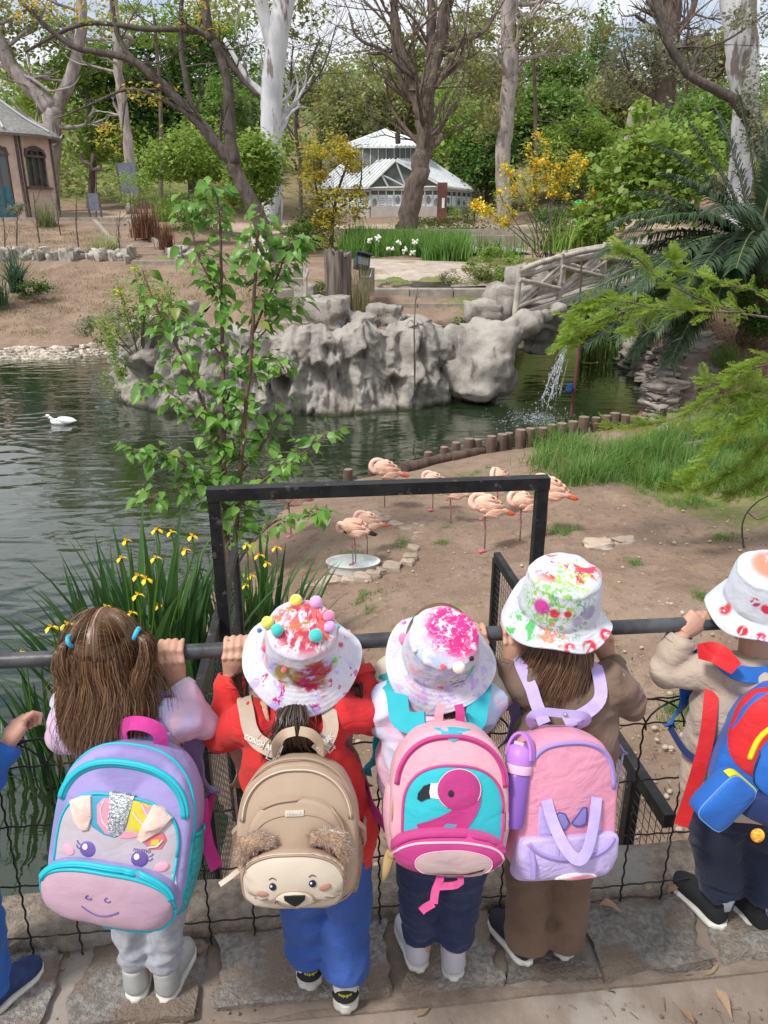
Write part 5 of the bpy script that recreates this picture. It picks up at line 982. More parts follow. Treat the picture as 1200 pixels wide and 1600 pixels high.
# saplings on the left bank
for px, pb, pt, Y, lb in ((8, 398, 300, 31, 'thin bare sapling at the far left of the bank'), (26, 395, 330, 31.2, 'short forked bare sapling near the yucca'), (62, 380, 300, 33, 'leaning bare sapling left of the flax clump'), (95, 370, 285, 35, 'upright bare sapling before the hut window'), (124, 394, 300, 31.4, 'forked bare sapling left of the pale striped grass'), (188, 400, 330, 31, 'bare sapling by the bank steps'), (212, 378, 300, 34, 'twiggy dark sapling among the russet grasses')):
    p = T(px, pb, Y); t = thing('sapling', lb, 'sapling', p); mb = MB(); e = T(px + RU(-10, 10), pt, Y); o_, _ = limb(mb, [p, p.lerp(e, .5) + Vector((RU(-.1, .1), 0, 0)), e], .035, .012, 5, 4)
    for q in o_[2:-1:2]: twigs(mb, q, Vector((RU(-1, 1), 0, .9)), .7, .012, 1)
    obj('stem', mb, BARK_D, t)
# ================================================================ right bank: stones, mulch, reeds
pv = thing('stone_paving', 'sloping bank paved with rough grey stones under the palm', 'paving', gpt(1020, 600)); MAT_PST = M('grey_paving_stone', (.40, .355, .31), (.28, .245, .215), sc=5, rough=.9, bp=.6, bsc=25, bd=.015, vary=.3)
pv_me = [mesh_of('stone', lump((0, 0, 0), (1, 1, 1), i * 2.1 + 80, 0, 3, .3), MAT_PST, 60) for i in range(6)]
for px, py in poly_pts([(968, 560), (1010, 540), (1075, 548), (1060, 600), (1040, 650), (1095, 690), (1075, 700), (1040, 676), (1020, 655), (1030, 640), (1008, 598), (985, 578)], 150) + poly_pts([(1040, 520), (1110, 525), (1100, 560), (1060, 560)], 30):
    p = gpt(px, py); s = RU(.18, .42); inst('stone', random.choice(pv_me), pv, Matrix.LocRotScale(p + Vector((0, 0, .0)), Euler((RU(-.1, .25), RU(-.2, .2), RU(0, 6))), Vector((s * 1.3, s * 1.1, s * .24))))
mb = MB(); rows = []
for q in smooth_path(interp_poly([atz(*p, ZW) for p in ((962, 556), (985, 572), (1012, 592), (1022, 612), (1036, 645), (1010, 662))], 30), 5):
    out = (Vector((-.55, -.8, 0))).normalized(); k = .12 * NO(q * 2); rows.append([q + out * (.05 + k) + Vector((0, 0, .22)), q + out * (.22 + k) + Vector((0, 0, .30)), q + out * (.10 + k) + Vector((0, 0, .44 + k)), q - out * .5 + Vector((0, 0, .75)), q - out * .6 + Vector((0, 0, .2))])
mb.loft(rows); obj('bank_lip', mb, MAT_ROCK, pv, smooth=180)
l_, r_2 = [interp_poly([gpt(*q) for q in e], 22) for e in (((966, 552), (992, 572), (1014, 594), (1030, 625), (1038, 650), (1060, 690)), ((1075, 505), (1115, 530), (1130, 565), (1130, 600), (1120, 640), (1110, 680)))]; rows = []
for a, b_ in zip(l_, r_2):
    row = []
    for j in range(26): q = a.lerp(b_, j / 25); q.z = max(gz(q.x, q.y), ZW + .28) + .05 + .10 * NO(q * 1.5) + .04 * NO(q * 5) - .12 * (j in (0, 25)); row.append(q)
    rows.append(row)
mb = MB(); mb.add([p for r in rows for p in r], [(i * 26 + j, i * 26 + j + 1, i * 26 + 27 + j, i * 26 + 26 + j) for i in range(21) for j in range(25)]); obj('rock_slope', mb, M('brown_rock', (.31, .235, .18), (.22, .165, .13), sc=3, rough=.95, bp=1, bsc=22, bd=.03, co='World', c3=(.36, .32, .28), sc3=2), pv, smooth=180)
P = np.array([tuple(gpt(*q)) for q in poly_pts([(985, 530), (1110, 500), (1240, 520), (1240, 640), (1130, 690), (1060, 660), (1040, 600)], 700)]); P = np.repeat(P, 5, 0) + RG.normal(size=(3500, 3)) * [.12, .12, .004] + [0, 0, .012]; V, F = leaf_cloud(P, .06, .5); mesh_np('leaf_litter', V, F, LEAF('dead_leaf', (.16, .09, .05), (.34, .22, .14), trans=.1), kind='stuff')
P = np.array([tuple(gpt(*q)) for q in poly_pts([(560, 1390), (540, 900), (720, 740), (1220, 800), (1220, 1330), (900, 1340)], 1300)]) + [0, 0, .006]; V, F = leaf_cloud(P, .03, .35, .06); mesh_np('ground_litter', V, F, LEAF('pale_litter', (.30, .20, .13), (.55, .47, .38), trans=.1, c3=(.12, .08, .05), f3=.3), kind='stuff')
pb = MB()
for q in poly_pts([(560, 1390), (540, 900), (720, 740), (1220, 800), (1220, 1330), (900, 1340)], 420): p = gpt(*q); r = RU(.006, .022); pb.ell(p, (r * 1.3, r, r * .7), 6, 4, rot=Matrix.Rotation(RU(0, 3), 3, 'Z'))
obj('ground_pebbles', pb, MAT_BST, kind='stuff', smooth=180)
t = thing('reed_bed', 'clump of upright green reeds at the water edge beside the waterfall', 'reeds', gpt(935, 560)); pp = [atz(RU(905, 972), RU(548, 566), ZW + .05) for _ in range(330)]; blades('leaves', [tuple(p) for p in pp], .95, .03, LEAF('reed_leaf', (.05, .12, .03), (.13, .22, .05), c3=(.3, .25, .1), f3=.15), t, None, lean=.4)
shrub('grassy green clump on the paved bank below the palm', 1132, 555, 14.6, 22, 30, 100, .05, LF_DARK); p = gpt(1132, 572); blades('leaves', [(p.x + RN(0, .13), p.y + RN(0, .13), p.z) for _ in range(260)], .5, .014, LF_MID, bpy.data.objects['shrub'] if False else [o for o in bpy.data.objects if o.get('label', '').startswith('grassy green clump')][0], None, lean=.9)
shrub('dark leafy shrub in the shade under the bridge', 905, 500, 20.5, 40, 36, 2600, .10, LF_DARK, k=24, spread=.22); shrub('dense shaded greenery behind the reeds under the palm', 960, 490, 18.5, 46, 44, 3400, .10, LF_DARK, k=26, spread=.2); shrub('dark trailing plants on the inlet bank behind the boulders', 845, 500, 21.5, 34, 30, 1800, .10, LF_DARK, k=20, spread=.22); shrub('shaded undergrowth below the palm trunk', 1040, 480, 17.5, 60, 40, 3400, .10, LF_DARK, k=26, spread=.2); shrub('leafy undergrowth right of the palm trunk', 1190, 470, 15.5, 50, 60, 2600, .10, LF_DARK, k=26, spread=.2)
# ================================================================ palm
PALML = LEAF('palm_leaflet', (.022, .05, .02), (.06, .105, .045), trans=.2, rough=.4); MAT_RACH = M('palm_rib', (.20, .21, .10), (.14, .15, .08), sc=6, rough=.6)
pm = thing('palm_tree', 'dark green feather palm arching over the pond on the right', 'palm', T(1165, 520, 16.0)); mb = MB(); limb(mb, [T(1178, 545, 16), T(1182, 470, 16), T(1190, 395, 16)], .30, .34, 14, 6, .5); obj('trunk', mb, M('palm_trunk', (.17, .11, .075), (.08, .055, .04), sc=10, rough=.95, bp=1, bsc=14, bd=.06), pm, smooth=180)
def frond(c, m_, e, ll=.52, n=92, parent=pm):
    pts = []
    for k in range(15): f = k / 14; pts.append(c * (1 - f) ** 2 + m_ * 2 * f * (1 - f) + e * f * f)
    mb = MB(); mb.tube(pts, [.035 - .03 * k / 14 for k in range(15)], 5); fr = obj('frond', mb, MAT_RACH, parent, smooth=180); V = []
    for sg in (-1, 1):
        for i in range(n):
            f = .12 + .87 * (i + random.random() * .6) / n; k = min(int(f * 14), 13); g = f * 14 - k; p = pts[k].lerp(pts[k + 1], g); tg = (pts[k + 1] - pts[k]).normalized(); sdv = tg.cross(Vector((0, 0, 1))); sdv = sdv.normalized() if sdv.length > .05 else Vector((0, 1, 0)); up_ = sdv.cross(tg)
            L_2 = ll * (math.sin(min(1, f * 1.05) * 2.6 + .35) * .7 + .35); d = (tg * .75 + sdv * sg * .8 + up_ * RU(.0, .35)).normalized(); q = p + d * L_2 * .5 + Vector((0, 0, -.02)); r = p + d * L_2 + Vector((0, 0, -.16 * L_2 / .36 * RU(.5, 1.4))); wv = d.cross(up_).normalized() * .019
            V += [p - wv * .5, p + wv * .5, q + wv, q - wv, r]
    nb = len(V) // 5; mb = MB(); mb.v = [tuple(v_) for v_ in V]; mb.f = [x for i in range(nb) for x in ((5 * i, 5 * i + 1, 5 * i + 2, 5 * i + 3), (5 * i + 3, 5 * i + 2, 5 * i + 4))]; mb.m = [0] * len(mb.f); obj('leaflets', mb, PALML, fr, smooth=0)
PC = T(1188, 392, 16)
for mx_, my_, ex, ey, dy in ((1075, 285, 950, 352, -.5), (1060, 325, 930, 398, -1), (1050, 375, 893, 470, -1.4), (1080, 400, 915, 542, -1.2), (1090, 420, 985, 560, -1.8), (1110, 410, 1045, 572, -2.2), (1130, 270, 1075, 188, .6), (1160, 250, 1115, 165, .8), (1210, 260, 1185, 170, .5), (1065, 300, 985, 300, .3), (1100, 350, 955, 440, -1), (1090, 380, 935, 485, -.6), (1250, 300, 1330, 350, -1), (1270, 380, 1360, 470, -1), (1200, 300, 1230, 210, -.4), (1120, 330, 1010, 420, -2), (1150, 360, 1120, 470, -2.4), (1100, 310, 1010, 345, -1.2), (1140, 330, 1060, 440, -2.2), (1210, 340, 1230, 460, -2.4), (1090, 340, 975, 400, -.2), (1130, 300, 1040, 270, -.8), (1060, 300, 962, 372, .2), (1075, 345, 945, 425, .3), (1080, 370, 925, 500, -1.8), (1100, 400, 960, 530, -2.2), (1120, 390, 1020, 520, -2.8), (1130, 270, 1020, 225, .4), (1180, 240, 1150, 140, .4), (1110, 330, 985, 455, -2.6), (1150, 330, 1090, 430, -3), (1160, 300, 1110, 330, -3), (1130, 350, 1050, 480, -3), (1180, 320, 1150, 420, -3.2)):
    frond(PC + Vector((RU(-.1, .1), RU(-.1, .1), RU(-.1, .1))), T(mx_, my_, 16 + dy * .6), T(ex, ey, 16 + dy))

# ================================================================ small things lying about
def tiny(name, label, cat, px, py, Y, prof, mat, g=None):
    p = T(px, py, Y) if g is None else g; t = MB(); t.rev(prof, tuple(p), 14); return tag(obj(name, t, mat, None, smooth=40, loc=p), label, cat)
tiny('plastic_cup', 'small blue plastic cup lying on the rock wall top', 'cup', 529, 514, 16.9, [(0, 0), (.05, 0), (.065, .13), (.055, .13), (.04, .02)], M('blue_plastic', (.06, .28, .62), rough=.4)); tiny('tin_can', 'pale small tin standing beside the blue cup on the rock wall', 'can', 545, 514, 16.9, [(0, 0), (.05, 0), (.05, .09), (.03, .10), (0, .10)], M('pale_tin', (.5, .55, .6), rough=.4))
p = onto(903, 43); tiny('litter_bin', 'bright green litter bin on the far path behind the blossom shrub', 'bin', 0, 0, 0, [(0, 0), (.28, 0), (.34, .95), (.37, .97), (.36, 1.03), (.1, 1.15), (0, 1.16)], M('green_plastic', (.06, .42, .08), rough=.5), p)
o = MB(); twigs(o, T(648, 604, 15.0), Vector((.02, 0, 1)), 1.0, .012, 0); o.tube([T(648, 604, 15), T(647, 520, 15), T(649, 470, 15), T(655, 438, 15)], [.014, .012, .009, .004], 6, jit=.1); o.tube([T(649, 472, 15), T(655, 456, 15)], .006, 5); tag(obj('dry_stem', o, BARK_B, None, smooth=180, loc=T(648, 604, 15.0)), 'single tall dry brown stem standing in front of the rock wall', 'stem')
o = MB(); g_ = gpt(1162, 855); limb(o, [g_, T(1160, 820, g_.y), T(1172, 795, g_.y), T(1200, 775, g_.y), T(1240, 770, g_.y)], .012, .005, 6, 6); limb(o, [T(1168, 800, g_.y), T(1185, 812, g_.y), T(1210, 800, g_.y)], .006, .003, 5, 4); tag(obj('fallen_branch', o, BARK_D, None, smooth=180, loc=g_), 'thin dark bare branch curving up from the earth at the right edge', 'branch')
for i, (px, py, sz, lb) in enumerate(((935, 852, 30, 'flat pale stone half buried in the earth gully at the right'), (975, 846, 22, 'small pale stone next to the half-buried one in the gully'), (905, 700, 16, 'light stone in the tall grass edge'), (1020, 690, 20, 'reddish stone by the end of the log row'))):
    p = gpt(px, py); s = sz * pxs(p); tag(obj('stone', lump(p, (s * 1.5, s, s * .5), 90 + i, .3, 4, .4), MAT_BST, None, smooth=50, loc=p), lb, 'stone')
# ================================================================ young broad-leaved tree at the water edge
MUL = LEAF('young_tree_leaf', (.07, .19, .03), (.18, .35, .065), trans=.35, rough=.38, per='object', c3=(.26, .33, .07), f3=.1)
def broad_leaf(w_=.62, droop=.22, fold=.10, wave=.03):
    """heart-shaped leaf with a pointed tip, unit length along +y, folded along the midrib and drooping"""
    prof = [(0, .06), (.10, .36), (.26, .50), (.45, .46), (.64, .33), (.82, .15), (1.0, .0)]; mb = MB(); V = []
    for y, hw in prof:
        z = -droop * y * y; V += [(-hw * w_, y - .06 * (y < .05), z + fold * hw * 2 + RU(-wave, wave)), (0, y, z), (hw * w_, y - .06 * (y < .05), z + fold * hw * 2 + RU(-wave, wave))]
    F = [q for i in range(len(prof) - 1) for q in ((3 * i, 3 * i + 1, 3 * i + 4, 3 * i + 3), (3 * i + 1, 3 * i + 2, 3 * i + 5, 3 * i + 4))]; mb.add(V, F); return mb
mul_me = [mesh_of('leaf', broad_leaf(RU(.55, .8), RU(.1, .45), RU(.05, .2)), MUL, 180) for _ in range(6)]
yt = thing('young_tree', 'slender young tree with big glossy heart-shaped leaves at the pond edge, left of centre', 'tree', gpt(362, 905)); tb = gpt(362, 905); TY = tb.y
MAT_YST = M('young_stem', (.14, .085, .06), (.20, .13, .09), sc=14, rough=.7)
stems = [([(360, 915), (352, 800), (350, 700), (349, 600), (346, 480), (345, 380), (338, 290)], 5, 1.3, 0), ([(362, 915), (372, 780), (380, 680), (392, 560), (398, 450), (402, 370), (412, 320)], 5, 1.3, -.15), ([(358, 880), (345, 720), (305, 600), (270, 530), (240, 470), (222, 420)], 3.5, 1, .3), ([(366, 860), (372, 800), (400, 760), (450, 725), (512, 680)], 3, .8, -.3), ([(356, 860), (330, 770), (270, 715), (205, 705)], 3, .8, -.2),
         ([(362, 900), (385, 860), (430, 815), (480, 805), (520, 798)], 2.6, .8, -.4), ([(350, 640), (380, 560), (430, 500), (455, 470)], 2.4, .8, .1), ([(352, 720), (320, 660), (260, 610), (215, 600)], 2.4, .7, -.1), ([(395, 520), (430, 440), (450, 390), (470, 375)], 2.4, .8, -.1), ([(346, 470), (310, 400), (300, 350), (300, 310)], 2, .7, .1), ([(376, 740), (420, 680), (430, 620)], 2, .7, .2), ([(356, 800), (310, 760), (250, 770), (230, 790)], 2, .7, -.3), ([(349, 560), (300, 500), (270, 480)], 2, .7, .2), ([(392, 560), (430, 560), (450, 590)], 1.8, .6, -.1)]
cand = []
for pts, r0, r1, dy in stems:
    n_ = len(pts); mb = MB(); P_ = [T(x, y, TY + dy * (i / (n_ - 1))) for i, (x, y) in enumerate(pts)]; s = pxs(P_[0]); o_, _ = limb(mb, P_, r0 * s, r1 * s, 7, 6, .6); obj('stem', mb, MAT_YST, yt, smooth=180)
    for i, p in enumerate(o_[4 if r0 > 4 else 2:]):
        f = (i + 4) / len(o_); cand.append((p, r0))
def leaf_at(p, d, size, nrm_tilt=.5):
    d = Vector(d).normalized(); up_ = Vector((RN(0, nrm_tilt), RN(-.25, nrm_tilt), 1)); x = d.cross(up_).normalized(); z = x.cross(d)
    return Matrix.Translation(p) @ Matrix((x, d, z)).transposed().to_4x4() @ Matrix.Diagonal((size, size, size, 1))
leaves = []
wts = [1.0 if r < 4.5 else 1.2 for _, r in cand]
dense = [(335, 300, 50, 40, 55), (380, 420, 60, 60, 110), (430, 400, 40, 50, 55), (310, 470, 50, 40, 40), (380, 520, 70, 50, 60), (320, 650, 70, 50, 80), (260, 730, 60, 40, 80), (400, 700, 50, 50, 55), (470, 705, 45, 25, 45), (340, 760, 60, 40, 70), (440, 815, 60, 25, 45), (240, 600, 40, 60, 30), (380, 620, 60, 40, 45), (300, 540, 40, 40, 28), (230, 440, 25, 30, 16)]
for cx, cy, rx, ry, n_ in dense:
    for _ in range(int(n_ * 1.8)):
        for _t in range(30):
            p, r0 = random.choice(cand); d = (p - CAMP); k = d.dot(FW); u = 600 + d.x / k * FPX; v = 800 - d.dot(UP) / k * FPX
            if abs(u - cx) < rx * 1.3 and abs(v - cy) < ry * 1.3: break
        a = RU(0, 6.28); d = Vector((math.cos(a), math.sin(a) * .8, RU(-.5, .35))).normalized(); q = p + d * RU(.03, .17) + Vector((0, 0, RU(-.02, .05))); leaves.append((p, q, d))
random.shuffle(leaves); mb = MB(); rest = MB()
for i, (p, q, d) in enumerate(leaves):
    mb.tube([p, p.lerp(q, .5) + Vector((0, 0, .012)), q], .0016, 3, cap=False); sz = RU(.05, .155); dd = (d + Vector((0, 0, -.35))).normalized()
    if i < 300: inst('leaf', random.choice(mul_me), yt, leaf_at(q, dd, sz))
    else:
        me_ = random.choice(mul_me); Mx = leaf_at(q, dd, sz); rest.add([Mx @ v.co for v in me_.vertices], [tuple(pg.vertices) for pg in me_.polygons])
obj('twigs', mb, MAT_YST, yt, kind='stuff'); obj('small_leaves', rest, LEAF('young_tree_leaf_b', (.085, .215, .035), (.19, .37, .07), trans=.35, rough=.38), yt, smooth=180, kind='stuff')
# second plant: yellow-flowered cassia at the left tip of the rock wall
t = thing('cassia_shrub', 'open feathery shrub with few yellow flowers at the left tip of the rock wall', 'shrub', T(215, 560, 15.6)); mb = MB(); tips = []
for i in range(11):
    e = T(205 + (i - 4) * 13 + RU(-8, 8), 410 + abs(i - 5) * 12 + RU(-10, 40), 15.6 + RU(-.5, .4)); b0 = T(212 + i * 2, 560, 15.6); o_, _ = limb(mb, [b0, b0.lerp(e, .5) + Vector((RU(-.1, .1), 0, .05)), e], .018, .005, 5, 5); tips += o_[4:]
obj('stem', mb, BARK_B, t); P = np.array([tuple(random.choice(tips)) for _ in range(1500)]) + RG.normal(size=(1500, 3)) * [.10, .10, .09]; V, F = leaf_cloud(P, .10, .38); mesh_np('foliage', V, F, LF_LIGHT, t)
P = np.concatenate([np.array(tuple(random.choice(tips))) + RG.normal(size=(9, 3)) * .045 for _ in range(16)]); V, F = leaf_cloud(P, .06, .8); mesh_np('flowers', V, F, PETAL_Y, t, kind='stuff')
shrub('trailing green creeper hanging down the left end of the rock wall to the water', 177, 570, 15.2, 15, 48, 900, .06, LF_LIGHT, k=16, spread=.2); shrub('wispy grey green shrub on the shore left of the rock wall', 165, 510, 17.5, 38, 34, 1200, .07, LF_GREY, k=22, spread=.2)
# ================================================================ yellow flag irises
def iris_blade(h, w_, lean, bend, droop):
    mb = MB(); V = []; n_ = 7
    for k in range(n_ + 1):
        f = k / n_; x = lean * f ** (1.2 + bend) ; z = f - droop * f ** 4 - .25 * lean * lean * f * f; hw = w_ / 2 * min(1, (1 - f) * 3.2 + .02) * (.8 + .2 * math.sin(f * 3)); V += [(x * h, -hw, z * h), (x * h + hw * .25, 0, z * h), (x * h, hw, z * h)]
    mb.add(V, [q for i in range(n_) for q in ((3 * i, 3 * i + 1, 3 * i + 4, 3 * i + 3), (3 * i + 1, 3 * i + 2, 3 * i + 5, 3 * i + 4))]); return mb
ir_me = [mesh_of('leaf', iris_blade(1, RU(.022, .036), l, RU(.3, 1.4), dr), IRISL, 180) for l, dr in ((.08, 0), (.15, .02), (.25, .06), (.4, .12), (.55, .25), (.75, .42), (.2, .0), (.95, .6))]
MAT_YP = M('iris_petal', (.80, .50, .015), (.84, .60, .04), sc=30, rough=.55, c3=(.5, .22, .02), sc3=60, lo3=.62, hi3=.7)
def iris_flower(mb, c, s):
    for k in range(3):
        a = 2.094 * k + RU(-.4, .4); d = Vector((math.cos(a), math.sin(a), 0)); sd_ = Vector((-d.y, d.x, 0))
        ring = [c, c + d * s * .4 + sd_ * s * .22 + Vector((0, 0, s * .16)), c + d * s * .85 + sd_ * s * .36 - Vector((0, 0, s * .15)), c + d * s * 1.0 - Vector((0, 0, s * .55)), c + d * s * .85 - sd_ * s * .36 - Vector((0, 0, s * .15)), c + d * s * .4 - sd_ * s * .22 + Vector((0, 0, s * .16))]
        mid_ = c + d * s * .62 + Vector((0, 0, s * .10)); mb.add(ring + [mid_], [(i, (i + 1) % 6, 6) for i in range(6)])
        u = c + Vector((math.cos(a + 1.05), math.sin(a + 1.05), 0)) * s * .22; mb.add([c + sd_ * s * .08, u + sd_ * s * .13 + Vector((0, 0, s * .45)), u + Vector((0, 0, s * .62)), u - sd_ * s * .13 + Vector((0, 0, s * .45)), c - sd_ * s * .08], [(0, 1, 2, 3, 4)])
def iris_clump(label, centre, rad, n, hmin, hmax, flowers, FY):
    t = thing('iris_clump', label, 'plant', centre)
    for i in range(n):
        a = RU(0, 6.28); r = rad * random.random() ** .6; p = centre + Vector((math.cos(a) * r * 1.3, math.sin(a) * r * .7, -.1)); h = RU(hmin, hmax) * (1.05 - .35 * r / rad); out = a + RN(0, .9); k = min(6 if random.random() < .3 else 4, int(abs(RN(0, 1.9)) + 1.6 * r / rad))
        inst('leaf', ir_me[k], t, Matrix.LocRotScale(p, Euler((RN(0, .06), RN(.02, .06), out)), Vector((h, h, h))))
    for px, py in flowers:
        c = T(px, py, FY + RU(-.2, .2)); mb = MB(); iris_flower(mb, c, RU(.036, .046)); f = obj('flower', mb, MAT_YP, t, smooth=180); mb = MB(); mb.tube([c, c + Vector((0, .02, -.12)), Vector((c.x * .6 + centre.x * .4, c.y + .03, c.z - .6)), Vector((c.x * .4 + centre.x * .6, centre.y, centre.z))], .006, 5); obj('stalk', mb, GRASS, f)
    return t
IC = Vector((atz(285, 1060, -1.9).x, 4.75, -1.95))
iris_clump('big dark green clump of yellow flag irises at the water edge behind the pigtailed girl', IC, .46, 280, 1.35, 2.05, [(245, 828), (243, 872), (215, 930), (247, 946), (197, 845), (190, 872), (216, 900), (268, 832), (300, 838), (165, 948), (290, 860), (228, 905)], 4.5)
iris_clump('smaller clump of yellow flag irises just right of the left gate post', Vector((atz(415, 985, -1.75).x, 5.6, -1.85)), .32, 110, .9, 1.5, [(385, 852), (392, 900), (416, 880), (384, 915), (405, 868), (432, 856)], 5.4)
iris_clump('low leaning clump of yellow flag irises over the water at the far left', Vector((atz(150, 1120, ZW).x, 4.4, ZW)), .30, 60, .6, 1.2, [(105, 976), (80, 980), (35, 1022), (110, 1052), (128, 1068), (205, 958)], 4.1)
# ================================================================ fence along the kerb
MAT_IRON = M('black_iron', (.010, .010, .011), (.022, .021, .021), sc=18, rough=.5, spec=.4, bp=.3, bsc=60, c3=(.09, .075, .065), sc3=22, lo3=.62, hi3=.68, co='World'); MAT_RAIL = M('worn_grey_pipe', (.075, .078, .084), (.03, .03, .033), sc=16, rough=.42, spec=.5, bp=.3, bsc=40, co='World')
KD = Vector((1, .106, 0)).normalized(); KN = Vector((-.106, 1, 0)).normalized()
def fp(x, z, off=0): return Vector((x, yk(x), z)) + KN * off
fn_ = thing('wire_fence', 'black woven wire fence with a thick pipe handrail along the stone kerb', 'fence', fp(0, 0))
mb = MB(); mb.tube([fp(-2.6 + .2 * i, .843 + .002 * math.sin(i)) for i in range(27)], .0165, 14); obj('handrail', mb, MAT_RAIL, fn_, smooth=180)
def crimp(a, b_, amp, wl_, ax):
    L_2 = (b_ - a).length; n_ = max(4, int(L_2 / wl_ * 4)); return [a.lerp(b_, i / n_) + ax * (amp * math.sin(i / n_ * L_2 / wl_ * 6.283)) for i in range(n_ + 1)]
for z in (.07, .235, .41, .575, .645):
    mb = MB(); mb.tube([q + Vector((0, 0, .006 * NO((q.x * 3, z * 9, 0)))) for q in crimp(fp(-2.2, z, .003), fp(2.2, z, .003), .0018, .05, Vector((0, 0, 1)))], .0023, 5, cap=False); obj('horizontal_wire', mb, MAT_IRON, fn_, smooth=180)
xw = -2.1; k = 0
while xw < 2.1:
    top = .60; wob = [RU(-.006, .006) for _ in range(3)]; mb = MB(); pts = crimp(fp(xw + wob[0], -.02), fp(xw + wob[1], top - .04), .0021, .042, KD)
    for i in range(1, 13):
        a = math.pi * i / 12; pts.append(fp(xw + wob[1] + .105 * (1 - math.cos(a)), top - .04 + .085 * math.sin(a), .004 * (k % 2)))
    mb.tube(pts, .0025, 5, cap=False); obj('vertical_wire', mb, MAT_IRON, fn_, smooth=180); xw += .105 + RU(-.004, .004); k += 1
# ================================================================ gate frame and mesh side panels going down to the enclosure
gate = thing('gate_frame', 'black iron gate frame standing behind the handrail at the foot of the slope', 'gate', Vector((-.03, 2.9, -.7)))
gl0, gl1, gr0, gr1 = T(335, 783, 2.83), T(347, 1000, 2.80), T(847, 758, 2.97), T(828, 905, 2.97)
gr1 = Vector((gr0.x, gr0.y, -1.1)); gl1 = Vector((gl0.x + .005, gl0.y, -1.1)); gr0.z = gl0.z = .69
rotg = Matrix.Rotation(math.atan2(gr0.y - gl0.y, gr0.x - gl0.x), 3, 'Z')
for p in (gl0, gr0): mb = MB(); mb.box((p.x, p.y, (.69 - .95) / 2), (.046, .046, 1.64), rotg); obj('post', mb, MAT_IRON, gate, smooth=0)
mb = MB(); mb.box((gl0 + gr0) / 2 + Vector((0, 0, 0)), ((gr0 - gl0).length + .052, .052, .05), rotg); obj('top_bar', mb, MAT_IRON, gate, smooth=0)
def side_panel(label, a, b_, posts, zlow):
    t = thing('mesh_panel', label, 'fence', Vector((a.x, a.y, zlow))); u = (b_ - a); L_2 = u.length; u.normalize(); rz = Matrix.Rotation(math.atan2(u.y, u.x), 3, 'Z'); c = (a + b_) / 2
    mb = MB(); mb.box(c, (L_2, .032, .045), rz); obj('top_rail', mb, MAT_IRON, t, smooth=0)
    for f in posts: p = a.lerp(b_, f); mb = MB(); mb.box((p.x, p.y, (a.z + zlow) / 2 - .024), (.036, .034, a.z - zlow), rz); obj('post', mb, MAT_IRON, t, smooth=0)
    mb = MB(); d = .035; n_ = int(L_2 / d); H_ = a.z - zlow; w_ = Vector((u.y, -u.x, 0)) * .004
    for i in range(n_ + 1):
        p = a + u * (i * d); mb.tube([Vector((p.x, p.y, a.z)) + w_, Vector((p.x, p.y, zlow)) + w_], .0013, 4, cap=False)
    for j in range(int(H_ / d)): z = a.z - d * (j + 1); mb.tube([Vector((a.x, a.y, z)) - w_, Vector((b_.x, b_.y, z)) - w_], .0013, 4, cap=False)
    obj('wire_mesh', mb, M('mesh_wire', (.05, .05, .05), rough=.6) if 'mesh_wire' not in BM else BM['mesh_wire'], t, kind='stuff')
side_panel('left iron-framed wire mesh panel running from the ledge down to the gate', Vector((-.60, 1.62, .13)), T(367, 858, 3.55), (.0, .35, .66, 1), -.95)
side_panel('right iron-framed wire mesh panel running from the ledge past the gate', Vector((T(1050, 1320, 1.66).x, 1.70, .13)), T(776, 872, 3.50), (.12, .45, .72, 1), -.95)
# ================================================================ feathery acacia boughs from the right
ACL = LEAF('acacia_leaflet', (.17, .29, .035), (.30, .42, .06), trans=.4, per='object')
def feather():
    mb = MB(); n_ = 13; mb.tube([(0, 0, 0), (0, .5, .02), (0, 1, -.12)], [.008, .006, .003], 3, cap=False)
    for i in range(n_):
        f = .08 + .9 * i / n_; ln = .26 * math.sin(f * 2.7 + .3) + .03; z = -.12 * f * f
        for sg in (-1, 1): a = RU(-.06, .06); mb.add([(0, f, z), (sg * ln * .5, f + ln * .18 + .035, z + .02 + a), (sg * ln, f + ln * .42, z - .03 + a), (sg * ln * .5, f + ln * .25 - .035, z + a)], [(0, 1, 2, 3)])
    return mb
ac_me = [mesh_of('leaf', feather(), ACL, 180) for _ in range(5)]
at_ = thing('acacia_tree', 'feathery yellow green acacia boughs reaching in from the right, over the grass', 'tree', Vector((4.6, 7.8, gz(4.6, 7.8)))); AY = 7.4
mb = MB(); limb(mb, [Vector((4.75, 7.8, gz(4.7, 7.8) - .1)), Vector((4.7, 7.8, -.8)), Vector((4.45, 7.7, -.2)), Vector((4.2, 7.6, .35))], .06, .03, 8, 5); obj('trunk', mb, BARK_B, at_, smooth=180)
